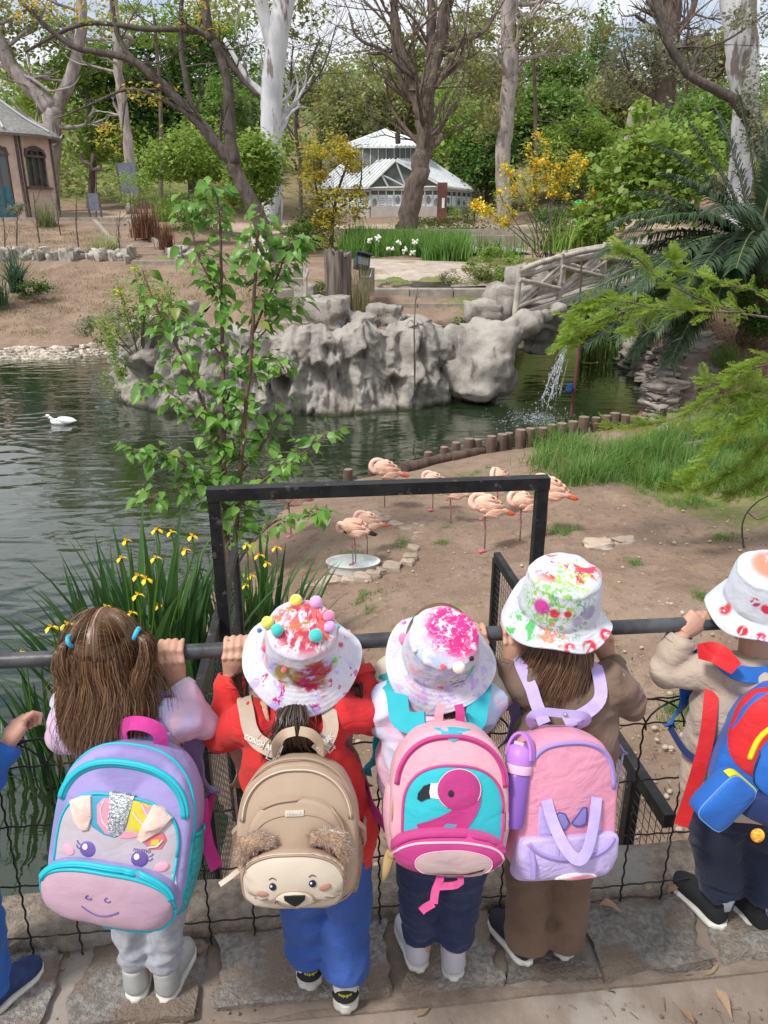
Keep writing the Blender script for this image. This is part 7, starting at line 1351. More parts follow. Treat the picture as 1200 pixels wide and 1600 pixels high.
    def text(s, body, x, z, size, mat, surf, par, rot=0, name='lettering', M_=None):
        cu = bpy.data.curves.new('lettering', 'FONT'); cu.body = body; cu.size = size; cu.align_x = 'CENTER'; cu.align_y = 'CENTER'; cu.extrude = .0004; o = bpy.data.objects.new('lettering', cu); COL.objects.link(o); dg = bpy.context.evaluated_depsgraph_get(); me = o.evaluated_get(dg).to_mesh(); mb = MB(); c, q = math.cos(rot), math.sin(rot)
        for v in me.vertices: X_, Z_ = x + c * v.co.x - q * v.co.y, z + q * v.co.x + c * v.co.y; mb.v.append((X_, (surf or s.base)(X_, Z_) - .0012 - v.co.z, Z_) if M_ is None else tuple(M_ @ v.co))
        mb.f = [tuple(p.vertices) for p in me.polygons]; mb.m = [0] * len(mb.f); o.evaluated_get(dg).to_mesh_clear(); bpy.data.objects.remove(o); return s.put(name, mb, mat, par, 0)
def ribbon_outline(pts, w0, w1):              # strip along a curve as a list of short star-shaped quads
    out = []; k = len(pts)
    for i in range(k):
        t = (Vector(pts[min(i + 1, k - 1)]) - Vector(pts[max(i - 1, 0)])).normalized(); w_ = (w0 + (w1 - w0) * i / (k - 1)) / 2; out.append(((pts[i][0] - t.y * w_, pts[i][1] + t.x * w_), (pts[i][0] + t.y * w_, pts[i][1] - t.x * w_)))
    return out
# ================================================================ the cast
SOLE_W = M('white_sole', (.66, .65, .60), (.52, .51, .46), sc=20, rough=.7); ZS = .012
def heel(px, py, z=ZS): return atz(px, py, z)
def railx(px, py=1005):
    y = 1.45
    for _ in range(4): x = aty(px, py, y).x; y = yk(x)
    return x
# ---- 1: girl with pigtails and unicorn backpack
TIE1 = FAB('tie_dye_fleece', (.52, .44, .68), (.66, .46, .60), sc=8, c3=(.40, .52, .78), sc3=7, c4=(.72, .50, .62), sc4=11)
GREYT = FAB('grey_marl', (.36, .37, .41), (.29, .30, .34), sc=60, weave=380)
hd = T(163, 1018, 1.315)
fe = [heel(212, 1566), heel(257, 1568)]
p1, k1 = child('girl with two small blue-banded pigtails in a pastel tie-dye jacket holding the rail', fe, 1.29, (235, 1450), (205, 1180, .63), hd, arms=[(T(128, 1140, 1.30), (100, 1150, 1.37), (105, 1085, 1.37), railx(112), 1), (T(268, 1125, 1.30), (318, 1128, 1.34), (277, 1068, 1.385), railx(268), -1)], jacket=TIE1, trousers=GREYT, cuff=FAB('lilac_rib', (.62, .58, .66), (.56, .50, .60), sc=20), shoes=dict(up=M('silver_grey_shoe', (.40, .40, .39), (.30, .30, .29), sc=12, rough=.45), sole=SOLE_W, yaw=(.06, -.16)), leg_r=(.056, .045, .035), seed=2, hem=.086)
hr1 = V(.074, .084, .088); c1 = k1['hc']
def cap(par, hc, hr, mat, name='hair'):
    mb = MB(); mb.ell(hc, hr + V(.004, .004, .004), 28, 18); keep = [i for i, f in enumerate(mb.f) if not (sum(mb.v[j][1] for j in f) / len(f) > hc.y + .045 and sum(mb.v[j][2] for j in f) / len(f) < hc.z + .045)]; mb.f = [mb.f[i] for i in keep]; mb.m = [0] * len(mb.f); return obj(name, mb, mat, par, smooth=180)
hr1 = V(.066, .078, .085); h1 = cap(p1, c1, hr1, HAIR_B)
def top_hair(hc, hr, tie, part_x):            # drawn from the parting to the band
    def gen(i):
        sgn = 1 if tie.x > hc.x else -1; t0 = random.random(); a = R(RU(20, 150)); s0 = hc + Vector((part_x + sgn * .002, hr.y * math.cos(a) * -1.0 * (1 if t0 < .8 else .6), hr.z * math.sin(a) + .003)); pts = []
        for k in range(8):
            f = k / 7; q = s0.lerp(tie, f) - hc; n_ = Vector((q.x / hr.x, q.y / hr.y, q.z / hr.z)); q = q / max(n_.length, .2) * (1.03 + .05 * math.sin(f * 3.1)); pts.append(hc + q)
        return pts
    return gen
tie_l, tie_r = T(111, 1002, 1.262), T(213, 990, 1.268)
strands('crown_strands', 2200, top_hair(c1, hr1, tie_l, -.002), HAIR_L, h1, .0008); strands('crown_strands', 2200, top_hair(c1, hr1, tie_r, .004), HAIR_L, h1, .0008)
mb = MB(); mb.tube([c1 + V(.001, hr1.y * math.sin(a) * -1.05, hr1.z * math.cos(a) * 1.056) for a in [R(-20 + 9 * k) for k in range(9)]], [.0013] * 9, 6, flat=.5); obj('parting', mb, SKIN, h1)
strands('long_locks', 5200, fall_hair(c1, hr1, None, .145, out=-.004, wave=.015, back=(182, 358), start=(66, 98), seed=3, drift=V(.006, -.022, 0)), HAIR_B, h1, .0008); strands('long_locks', 2200, fall_hair(c1, hr1 + V(.003, .004, 0), None, .155, out=.006, wave=.016, back=(190, 362), start=(70, 98), seed=4, drift=V(.014, -.02, 0)), HAIR_L, h1, .0007); strands('stray_locks', 320, fall_hair(c1, hr1, None, .20, out=.035, wave=.022, back=(200, 380), start=(60, 98), seed=5, drift=V(.03, -.03, 0)), HAIR_L, h1, .0006); strands('stray_hairs', 120, fall_hair(c1, hr1 + V(.006, .006, .006), None, .06, out=.03, wave=.012, back=(160, 380), start=(12, 70), seed=9), HAIR_L, h1, .0005)
BAND = M('blue_band', (.05, .42, .62), rough=.6)
for tp, sg in ((tie_l, -1), (tie_r, 1)):
    mb = MB(); pts = [tp + V(sg * .010 * math.cos(a) * .4, .010 * math.sin(a), .009 * math.cos(a)) for a in [6.2832 * k / 14 for k in range(15)]]; mb.tube(pts, .0045, 8); obj('hair_band', mb, BAND, h1, smooth=180)
    def tail(i, tp=tp, sg=sg):
        d = V(sg * RU(-.008, .016), RU(-.03, .02), 0); L_ = RU(.10, .17); ph = RU(0, 6); return [tp + V(sg * .004, 0, 0) + d * min(1, k / 4) + V(sg * .012 * math.sin(k * .5), .008 * math.sin(k * .7 + ph), .006 * math.sin(k * .8) - L_ * (k / 11) ** 1.25) for k in range(12)]
    strands('pigtail', 700, tail, HAIR_L, h1, .0007)
# ---- 2: girl in red with pom-pom hat and bear backpack
RED = FAB('red_fleece', (.66, .045, .04), (.58, .03, .032), sc=5, weave=300, cr=.12); BLUEP = FAB('royal_blue_cotton', (.045, .105, .36), (.035, .085, .30), sc=9, weave=300, cr=.12)
fe = [heel(487, 1549), heel(540, 1583, -.005)]; hd = T(468, 1012, 1.36)
p2, k2 = child('girl in a red fleece and blue trousers wearing a painted hat edged with pom-poms', fe, 1.30, (505, 1400), (462, 1170, .64), hd, arms=[(T(392, 1125, 1.31), (346, 1148, 1.35), (362, 1052, 1.405), railx(370), 1), (T(540, 1112, 1.31), (582, 1120, 1.35), (560, 1040, 1.42), railx(530), -1)], jacket=RED, trousers=BLUEP, cuff=FAB('red_rib', (.72, .06, .05), (.66, .05, .05), sc=30), shoes=dict(up=M('white_shoe', (.62, .62, .57), (.5, .5, .46), sc=10, rough=.6), sole=SOLE_W, yaw=(.25, .02), k=dict(L_=.155, W_=.066, lift=.026, h=.055)), leg_r=(.062, .056, .054), seed=5, hem=.085, hood=False)
HM2 = hat_mat('painted_hat_red', (.60, .58, .66), [((.48, .04, .08), 34, .44, .53, (.005, .0, .085), .075, (1.6, .8, 1.6)), ((.56, .13, .12), 46, .46, .56, (.02, .02, .085), .07, (1.6, .7, 1.6)), ((.42, .20, .06), 36, .55, .62, (-.02, .02, .085), .055, (.4, 1, 1)), ((.30, .24, .03), 20, .36, .48, (-.022, -.072, .028), .038), ((.34, .12, .03), 34, .42, .52, (.03, -.07, .03), .055, (.35, 1, 1)), ((.36, .01, .07), 26, .50, .56, (.035, -.08, .02), .055, (.5, 1, 1)), ((.62, .24, .22), 22, .42, .5, (-.078, -.02, .03), .04), ((.50, .02, .16), 34, .60, .63, (0, -.09, -.01), .07), ((.44, .38, .70), 30, .56, .63, (0, -.05, -.02), .13), ((.48, .05, .20), 40, .64, .67, (0, 0, -.02), .16)])
ht2, bv2, M2 = hat(p2, 470, 1018, 1.345, (.10, -.46, .88), .121, .0755, .094, HM2, 1.0)
poms(ht2, bv2, M2, [(472 + (x - 477) * .98, 978 + (y - 975) * .72, r, m) if y < 1000 else (x, y, r, m) for x, y, r, m in [(467, 920, 10, POM['yellow']), (499, 923, 10, POM['lilac']), (430, 940, 10, POM['pink']), (520, 953, 9, POM['pink']), (422, 968, 10, POM['yellow']), (437, 984, 10, POM['teal']), (521, 977, 9, POM['lilac']), (499, 996, 11, POM['teal']), (409, 985, 4, POM['blue']), (413, 1013, 5, POM['rose']), (444, 1047, 5, POM['rose']), (523, 1031, 5, POM['green']), (534, 976, 4, POM['teal']), (533, 1007, 4, POM['rose'])]])
h2 = cap(p2, k2['hc'], V(.071, .08, .084), HAIR_D)
tl = T(455, 1120, 1.245)
def pony(i):
    s = tl + V(RN(0, .010), RN(0, .008), .0); sg = -1 if i % 2 else 1; w_ = RU(.15, 1); L_ = RU(.06, .105); return [k2['hc'] + V(0, -.055, -.055), s + V(0, .008, .006)] + [s + V(sg * .052 * w_ * (k / 9) ** .9 + .003 * math.sin(k + i), -.014 * math.sin(k / 9 * 2.2) - .004 * random.random(), -L_ * (k / 9) ** 1.1) for k in range(1, 10)]
strands('ponytail', 1800, pony, HAIR_D, h2, .0008)
for wx in ((T(372, 1075, 1.33), .06), (T(560, 1090, 1.33), .09)):
    strands('side_lock', 110, lambda i, q=wx: [q[0] + V(RN(0, .006), RN(0, .006), .03)] + [q[0] + V(RN(0, .002) + .01 * math.sin(k * .6), 0, -.014 * k) for k in range(1, int(q[1] / .014))], HAIR_D, h2, .0008)
# ---- 3: girl with flamingo backpack
TIE3 = FAB('tie_dye_cotton', (.56, .66, .84), (.70, .62, .78), sc=7, c3=(.78, .52, .68), sc3=8, c4=(.45, .62, .85), sc4=9); CREAM = FAB('cream_jersey', (.62, .54, .42), (.55, .47, .37), sc=9); NAVY = FAB('indigo_denim', (.018, .026, .075), (.03, .04, .10), sc=12, weave=420, cr=.12)
fe = [heel(657, 1519), heel(709, 1533)]; hd = T(688, 1008, 1.385)
p3, k3 = child('girl in a pastel tie-dye top and dark jeans wearing a pink-spattered hat', fe, 1.33, (692, 1370), (675, 1160, .65), hd, arms=[(T(612, 1112, 1.34), (592, 1078, 1.41), (625, 1030, 1.46), railx(640), 1), (T(742, 1105, 1.34), (775, 1080, 1.40), (750, 1030, 1.47), railx(738), -1)], jacket=TIE3, extra_sleeve=CREAM, trousers=NAVY, shoes=dict(up=M('pale_lilac_shoe', (.52, .50, .55), (.44, .42, .47), sc=10, rough=.6), sole=SOLE_W, yaw=(.28, .0)), leg_r=(.058, .049, .043), seed=7, hem=.088)
HM3 = hat_mat('painted_hat_pink', (.60, .57, .66), [((.62, .03, .22), 70, .42, .50, (.02, .01, .085), .075), ((.68, .02, .18), 26, .52, .58, (.015, .0, .088), .045), ((.42, .48, .66), 46, .46, .54, (-.035, -.045, .06), .06), ((.48, .36, .66), 60, .52, .58, (.02, -.085, -.02), .10, (1, 1, .4)), ((.50, .40, .68), 50, .57, .63, (0, -.0, -.02), .14), ((.75, .30, .36), 24, .5, .65, (-.045, -.07, .02), .05), ((.16, .22, .20), 60, .5, .56, (.035, -.068, .03), .03, (1, 1, 3)), ((.55, .55, .10), 20, .45, .5, (-.008, -.073, .035), .014), ((.10, .45, .28), 20, .4, .5, (.058, -.05, .03), .018), ((.10, .42, .30), 20, .4, .5, (-.02, -.078, .016), .010), ((.72, .05, .22), 20, .35, .5, (-.005, -.078, .012), .009)])
ht3, bv3, M3 = hat(p3, 688, 1022, 1.36, (.04, -.56, .83), .114, .076, .088, HM3, 2.2)
poms(ht3, bv3, M3, [(634, 943, 8, POM['sky']), (630, 972, 4, POM['lilac']), (631, 998, 9, POM['pink']), (648, 1016, 4, POM['cream']), (717, 1043, 10, POM['cream']), (737, 1029, 4, M('black_felt', (.02, .02, .02))), (692, 1042, 5, POM['rose'])])
h3 = cap(p3, k3['hc'], V(.071, .08, .084), HAIR_L); strands('long_locks', 3800, fall_hair(k3['hc'], V(.070, .075, .08), None, .13, out=.02, wave=.008, back=(195, 372), start=(112, 130), seed=11, drift=V(.03, -.01, 0)), HAIR_L, h3, .0008)
# ---- 4: child in brown with lilac bag
BROWN = FAB('brown_fleece', (.20, .135, .10), (.17, .115, .085), sc=6, weave=300, cr=.10); BROWN2 = FAB('brown_corduroy', (.165, .105, .072), (.14, .088, .06), sc=8, weave=320, cr=.14)
fe = [heel(826, 1508), heel(882, 1500)]; hd = T(872, 955, 1.44)
p4, k4 = child('child in brown fleece and trousers wearing a hat with green and red paint', fe, 1.375, (855, 1380), (888, 1130, .665), hd, arms=[(T(822, 1062, 1.39), (787, 1072, 1.42), (800, 1034, 1.452), railx(799), 1), (T(955, 1062, 1.39), (985, 1100, 1.41), (950, 1030, 1.50), railx(925), -1)], jacket=BROWN, trousers=BROWN2, hood=False, shoes=dict(up=M('black_canvas', (.02, .021, .03), rough=.8), sole=SOLE_W, yaw=(.5, -.1)), leg_r=(.055, .050, .054), seed=11, hem=.035, tor=(.112, .078))
HM4 = hat_mat('painted_hat_green', (.59, .60, .67), [((.24, .50, .06), 95, .49, .56, (-.035, -.05, .055), .065, (1, 1, .6)), ((.34, .55, .04), 85, .50, .57, (.01, -.02, .092), .055), ((.12, .38, .20), 100, .54, .59, (-.01, -.075, .04), .07), ((.66, .05, .10), 28, .52, .56, (.005, .02, .09), .085), ((.66, .03, .05), 14, .30, .45, (-.03, -.078, .045), .015), ((.66, .03, .05), 14, .30, .45, (-.004, -.08, .048), .010), ((.66, .22, .14), 60, .48, .56, (-.03, -.088, -.002), .035), ((.62, .04, .06), 46, .45, .52, (.048, -.098, -.02), .020), ((.60, .03, .07), 50, .47, .53, (.005, -.106, -.022), .018), ((.60, .03, .07), 46, .42, .5, (.088, -.066, -.02), .022), ((.34, .30, .46), 16, .35, .5, (.04, -.068, .045), .02), ((.40, .36, .52), 16, .35, .5, (.018, -.079, .03), .014), ((.10, .45, .12), 40, .52, .57, (-.09, -.05, -.015), .05), ((.52, .05, .28), 24, .45, .5, (-.055, -.062, .05), .022), ((.22, .5, .30), 60, .6, .64, (0, 0, .02), .14)])
ht4, bv4, M4 = hat(p4, 873, 947, 1.425, (.03, -.24, .97), .113, .081, .094, HM4, 4.0, ovx=1.0)
h4 = cap(p4, k4['hc'], V(.071, .08, .084), HAIR_L); strands('long_locks', 4600, fall_hair(k4['hc'], V(.054, .078, .08), None, .135, out=.004, wave=.018, back=(200, 340), start=(106, 124), seed=13, drift=V(.0, -.015, 0)), HAIR_L, h4, .0008); strands('stray_locks', 160, fall_hair(k4['hc'], V(.066, .082, .08), None, .155, out=.03, wave=.018, back=(205, 300), start=(106, 124), seed=15), HAIR_B, h4, .0006)
# ---- 5: child at the right edge
BEIGE = FAB('beige_fleece', (.50, .405, .335), (.44, .355, .29), sc=5, cr=.14); NAVY5 = FAB('navy_fleece', (.014, .018, .042), (.02, .026, .055), sc=9, cr=.14)
fe = [heel(1128, 1452), heel(1196, 1462)]; hd = T(1192, 940, 1.50)
p5, k5 = child('child in beige hoodie and navy trousers at the right edge, red-stamped hat', fe, 1.47, (1145, 1260), (1170, 1090, .67), hd, arms=[(T(1122, 1050, 1.48), (1040, 1050, 1.50), (1066, 990, 1.515), (T(1092, 966, 1.535), KD, V(0, 0, 1)), 1), (T(1250, 1050, 1.48), (1300, 1050, 1.53), (1270, 990, 1.55), railx(1262, 975), -1)], jacket=BEIGE, trousers=NAVY5, hood=True, shoes=dict(up=M('black_knit', (.016, .017, .02), rough=.9), sole=SOLE_W, yaw=(.42, .30), k=dict(L_=.165, W_=.068)), leg_r=(.068, .060, .052), seed=17, hem=.10, tor=(.125, .085))
HM5 = hat_mat('stamped_hat', (.58, .61, .68), [((.66, .24, .16), 20, .34, .45, (.0, .0, .095), .06), ((.56, .10, .10), 44, .50, .58, (.02, -.04, .07), .05)] + [((.46 + .1 * (i % 3), .03, .10 - .02 * (i % 4)), 60, .40, .47, c, r) for i, (c, r) in enumerate((((-.055, -.058, .048), .013), ((-.034, -.073, .042), .015), ((-.008, -.08, .038), .016), ((-.072, -.075, -.014), .015), ((-.04, -.095, -.018), .015), ((-.002, -.106, -.022), .018), ((.03, -.075, .05), .02), ((-.095, -.02, .0), .02), ((.04, -.1, -.02), .017)))])
ht5, bv5, M5 = hat(p5, 1194, 938, 1.485, (-.03, -.26, .96), .113, .081, .092, HM5, 5.5)
h5 = cap(p5, k5['hc'], V(.071, .08, .084), HAIR_D)
SOCK = M('blue_patterned_sock', (.03, .05, .17), (.55, .58, .68), sc=24, rough=.9, lo=.52, hi=.56, co='World', stretch=(1.6, 1.6, .5))
for f in fe: mb = MB(); mb.tube([f + V(0, .03, .06), f + V(0, .03, .13)], [.032, .033], 16); obj('sock', mb, SOCK, p5, smooth=180)
# ---- 0: child at the left edge
BLUE0 = FAB('blue_fleece', (.03, .13, .42), (.025, .11, .36), sc=5); BLUE0T = FAB('bright_blue_cotton', (.03, .12, .40), (.025, .10, .34), sc=8)
fe = [heel(-92, 1600), heel(-24, 1590)]; hd = T(-140, 1010, 1.31)
p0, k0 = child('child in blue at the left edge, only a sleeve, fist and shoe in view', fe, 1.25, (-84, 1400), (-118, 1170, .64), hd, arms=[(T(-150, 1130, 1.26), (-190, 1150, 1.33), (-170, 1070, 1.36), railx(-160, 1030), 1), (T(-60, 1150, 1.26), (-16, 1208, 1.28), (13, 1160, 1.32), (T(32, 1130, 1.345), V(-.8, .2, -.5).normalized(), V(-.3, 0, 1)), -1)], jacket=BLUE0, trousers=BLUE0T, shoes=dict(up=M('navy_canvas', (.02, .03, .10), (.03, .05, .14), sc=40, rough=.8), sole=SOLE_W, yaw=(.1, -.55)), leg_r=(.060, .052, .048), seed=21)
cap(p0, k0['hc'], V(.074, .083, .088), HAIR_D)
# ================================================================ unicorn backpack
LIL = FAB('lilac_nylon', (.30, .255, .53), (.335, .285, .57), c3=(.25, .21, .45), sc3=7, sc=6, weave=500, rough=.6, sheen=.1); CY = M('cyan_trim', (.02, .43, .52), rough=.5); FACE1 = FAB('pale_mauve_print', (.43, .385, .43), (.47, .41, .46), sc=9, weave=500, rough=.6); MUZ = FAB('dusty_pink_print', (.46, .30, .375), (.42, .275, .36), sc=9, weave=500, rough=.6); MAG = FAB('magenta_web', (.55, .05, .28), (.48, .04, .24), sc=30, weave=700); PUR = M('violet_print', (.14, .09, .32), rough=.5); BLUSH = M('blush_print', (.78, .36, .46), rough=.6); MESH1 = FAB('cyan_mesh', (.05, .42, .46), (.03, .30, .34), sc=160, weave=700, bp=.8)
B1 = Bag('unicorn-faced lilac backpack with cyan trim, a silver horn and pink plush ears', 181, 1308, 1.085, .262, .315, .095, -24, 6, -4, LIL)
def zipline(b, a, b2, n1, n2, a0, a1, mat, w_=.006, cx=0, cz=0, name='zip', tooth=None, surf=None):
    pts = b.arc(a, b2, n1, n2, a0, a1, 40, cx, cz); z_ = b.line(pts, w_, mat, name, surf, off=.0012, flat=.45)
    if tooth is not None: b.line(pts, w_ * .28, tooth, 'teeth', surf, z_, off=w_ * .5 + .001, n=5)
    return z_
zipline(B1, .118, .10, 2.4, 3, 8, 172, CY, .0085, cz=.028, tooth=M('cyan_teeth', (.02, .40, .50), rough=.4))
B1.line(sup(.131, .1575, 2.5, 4.5, 90) + sup(.131, .1575, 2.5, 4.5, 90)[:1], .0028, CY, 'piping', lambda x, z: -.030)
fo = sup(.113, .095, 2.8, 5, 64, 0, -.022); fc1 = B1.patch(fo, .003, FACE1, 'face_panel', dome=.003); fs1 = lambda x, z: B1.base(x, z) - .0045
B1.line(fo + fo[:1], .0027, CY, 'piping', par=fc1, off=.003)
def pat(b, pts, mat, name, surf, par, t=.0016): return b.patch(pts, t, mat, name, surf, par, rings=3)
MB_, MP_, MY_, MR_, MW_ = M('mane_blue', (.06, .30, .46), rough=.6), M('mane_pink', (.70, .27, .36), rough=.6), M('mane_yellow', (.58, .50, .05), rough=.6), M('mane_coral', (.62, .16, .18), rough=.6), M('mane_light', (.75, .55, .60), rough=.6)
pat(B1, [(-.062, .064), (-.03, .07), (.0, .072), (.0, .0), (-.02, .002), (-.045, .012), (-.062, .03)], MB_, 'mane', fs1, fc1); pat(B1, [(-.042, .052), (-.032, .066), (-.005, .07), (.005, .004), (-.018, .006), (-.036, .022)], MP_, 'mane', lambda x, z: fs1(x, z) - .0012, fc1); pat(B1, [(.018, .07), (.05, .066), (.066, .05), (.06, .03), (.045, .014), (.02, .018)], MY_, 'mane', fs1, fc1); pat(B1, [(.036, .068), (.066, .055), (.068, .035), (.058, .04), (.046, .05)], MP_, 'mane', lambda x, z: fs1(x, z) - .0012, fc1); pat(B1, [(.0, .012), (.03, .016), (.045, .012), (.03, .005), (.01, .002)], MP_, 'mane', lambda x, z: fs1(x, z) - .0012, fc1); pat(B1, [(.062, .012), (.085, .02), (.092, .008), (.085, -.008), (.066, -.012), (.055, -.004)], MR_, 'curl', fs1, fc1); pat(B1, [(.066, .006), (.08, .008), (.08, -.002), (.066, -.004)], MY_, 'curl', lambda x, z: fs1(x, z) - .0012, fc1)
for pts in ([(-.03, .062), (-.034, .045), (-.026, .025), (-.012, .014)], [(.026, .05), (.036, .04), (.05, .03)], [(.04, .066), (.05, .05), (.064, .042)], [(.062, -.008), (.078, -.004), (.086, .008)]): B1.line(smooth_path([(*p, 0) for p in pts], 0) and [tuple(q[:2]) for q in interp_poly([(*p, 0) for p in pts], 12)], .0016, MW_, 'mane_stripe', fs1, fc1, off=.0028)
SIL = M('silver_glitter', (.62, .64, .66), (.30, .34, .38), sc=220, rough=.3, metal=.7, bp=.8, bsc=240, bd=.004, lo=.45, hi=.55); PLU = FAB('pink_plush', (.78, .55, .48), (.72, .48, .42), sc=40, weave=330, bp=.7, sheen=.8)
B1.patch([(-.024, .078), (0, .0805), (.024, .078), (.019, .035), (.014, .008), (.0, .001), (-.014, .008), (-.019, .035)], .007, SIL, 'horn', dome=.005)
B1.patch([(-.096, .05), (-.075, .062), (-.056, .066), (-.048, .03), (-.052, .006), (-.064, .002), (-.082, .018)], .010, PLU, 'ear', dome=.006); B1.patch([(.096, .048), (.076, .064), (.06, .068), (.046, .03), (.04, .006), (.05, .0), (.078, .022)], .010, PLU, 'ear', dome=.006)
for x, z, sg in ((-.047, -.028, -1), (.05, -.030, 1)):
    e = B1.disc(x, z, .0155, .0145, PUR, 'eye', fs1, fc1); B1.disc(x - .005, z + .004, .005, .0055, WHITE, 'glint', lambda a, c: fs1(a, c) - .002, e)
    for q in (.006, -.002): B1.line([(x + sg * .016, z + q), (x + sg * .020, z + q + .002), (x + sg * .0225, z + q + .006)], .0009, PUR, 'lash', fs1, e, off=.001)
B1.disc(-.084, -.036, .012, .009, BLUSH, 'cheek', fs1, fc1, rot=-.4); B1.disc(.090, -.040, .013, .008, BLUSH, 'cheek', fs1, fc1, rot=.3)
mo, ms1 = B1.pouch(sup(.128, .062, 2.6, 2.8, 64, 0, -.103), .026, LIL, 'muzzle_pocket', .006); mz = B1.patch(sup(.122, .052, 2.5, 2.8, 64, 0, -.110), .002, MUZ, 'muzzle', ms1, mo, dome=.002); B1.line(sup(.125, .055, 2.5, 2.8, 72, 0, -.109) + sup(.125, .055, 2.5, 2.8, 72, 0, -.109)[:1], .0034, CY, 'piping', ms1, mo, off=.002)
zipline(B1, .122, .060, 2.5, 2.8, 12, 168, CY, .008, cz=-.106, surf=ms1, tooth=BM['cyan_teeth'])
mf = lambda x, z: ms1(x, z) - .004; B1.line([(-.034 + .068 * i / 14, -.112 - .017 * math.sin(math.pi * (.08 + .84 * i / 14))) for i in range(15)], .0013, PUR, 'smile', mf, mz, off=.0005)
for x in (-.022, .012): B1.line([(x + .0055 * math.cos(a), -.098 + .0035 * math.sin(a)) for a in [R(100 + 25 * k) for k in range(11)]], .0012, PUR, 'nostril', mf, mz, off=.0005)
B1.text('mumo', .052, -.014, .012, PUR, fs1, fc1)
for sg in (-1, 1):
    mb = MB(); rows = []
    for i in range(9): z = -.135 + .145 * i / 8; w_ = .012 + .014 * math.sin(i / 8 * 2.4); rows.append([V(sg * (.118 + w_ * math.cos(a)), .004 + .036 * math.sin(a), z) for a in [6.2832 * k / 16 for k in range(16)]])
    mb.loft(rows); q = B1.put('side_pocket', mb, MESH1, smooth=180); mb = MB(); r_ = rows[-1]; mb.tube(r_ + r_[:1], .003, 6); B1.put('hem', mb, CY, q, 180)
n_up = V(0, -.6, .8)
hz_ = [B1.world(x, y, z) for x, y, z in ((-.036, .0, .150), (-.040, -.008, .172), (-.030, -.016, .190), (0, -.020, .196), (.030, -.016, .190), (.040, -.008, .172), (.036, .0, .150))]; B1.strap_w(hz_, [V(-.3, -.6, .6), V(.3, -.6, .6)], .026, .003, MAG, 'handle')
def hug(kid, q, off):
    """lay a strap point on the cloth"""
    if 'bv' not in kid:
        p = kid['body'].parent; j = [c for c in p.children if c.name.split('.')[0] in ('jacket', 'shirt')][0]; kid['bv'] = BVHTree.FromPolygons([v.co + ORG[p.name] for v in j.data.vertices], [tuple(f.vertices) for f in j.data.polygons])
    loc, n_, _, d = kid['bv'].find_nearest(q); return loc + n_ * off if d < .06 else q
def shoulder_straps(b, kid, mat, wid, xs_=(.045, .045), web=None, th=.006, top=.15, low=-.13, yb_=.05, sep=(.075, .08), lowx=.10):
    """padded straps from the bag's top over the shoulders and under the arms back to its foot"""
    ch = kid['chest']; nk = kid['neck']; o = []
    for i, sg in enumerate((-1, 1)):
        p0 = b.world(sg * xs_[i], yb_ - .02, top); sh = Vector((nk.x + sg * sep[i], kid['yb'] - .055, nk.z - .008)); ov = Vector((nk.x + sg * (sep[i] + .012), kid['yb'] + .03, nk.z + .01)); fr = Vector((ch.x + sg * (sep[i] + .04), kid['yb'] + .105, ch.z + .03)); un = Vector((ch.x + sg * .145, kid['yb'] + .05, ch.z - .10)); p1 = b.world(sg * lowx, yb_ - .01, low)
        s_ = b.strap_w([p0, p0.lerp(sh, .5) + V(0, -.004, .006), sh + V(0, -.012, .012), ov + V(0, 0, .018), fr, un], [V(0, -.8, .6), V(0, -.8, .6), V(0, -.7, .7), V(0, -.2, 1), V(0, 1, .2), V(sg, .3, 0)][0:1] + [V(sg * .3, .9, .1)], wid, th, mat, 'strap') if False else None
        P_ = smooth_path(interp_poly([p0, p0.lerp(sh, .5) + V(0, -.006, .004), sh + V(0, -.012, .012), ov + V(0, 0, .016), fr, un], 36), 4); N_ = [V(0, -.8, .6), V(0, -.8, .6), V(0, -.7, .7), V(0, .1, 1), V(sg * .2, 1, .2), V(sg, .3, 0)]; nn_ = [v for v in [N_[min(int(5 * j / 35), 4)].lerp(N_[min(int(5 * j / 35) + 1, 5)], 5 * j / 35 - int(5 * j / 35)) for j in range(36)]]
        P_ = [hug(kid, q, .0085 + th / 2) if 5 < j < 33 else q for j, q in enumerate(P_)]; P_ = smooth_path(P_, 3)
        r3 = b.M.to_3x3().inverted(); mb = MB(); mb.strap([b.local(q) for q in P_], [r3 @ q for q in nn_], wid, th); s_ = b.put('strap', mb, mat, None, 50); o.append((s_, p0, sh))
        P_ = smooth_path(interp_poly([un, un.lerp(p1, .5) + V(sg * .012, 0, -.01), p1], 14), 3); mb = MB(); mb.strap([b.local(q) for q in P_], [r3 @ V(sg, -.3, .2)] * 14, wid * .5, .003); b.put('webbing', mb, web or mat, s_, 50)
    return o
shoulder_straps(B1, k1, LIL, .045, web=MAG)
mb = MB(); a_, b2_ = B1.world(.125, .04, -.03), B1.world(.165, .05, -.075); mb.strap([B1.local(q) for q in smooth_path([B1.world(.118, .045, .05), B1.world(.135, .05, .0), a_, b2_], 2)], V(.7, -.7, 0), .026, .003); B1.put('strap_end', mb, MAG, smooth=40)
B1.patch([(.108, -.052), (.114, -.05), (.122, -.085), (.116, -.088)], .003, WHITE, 'tag')
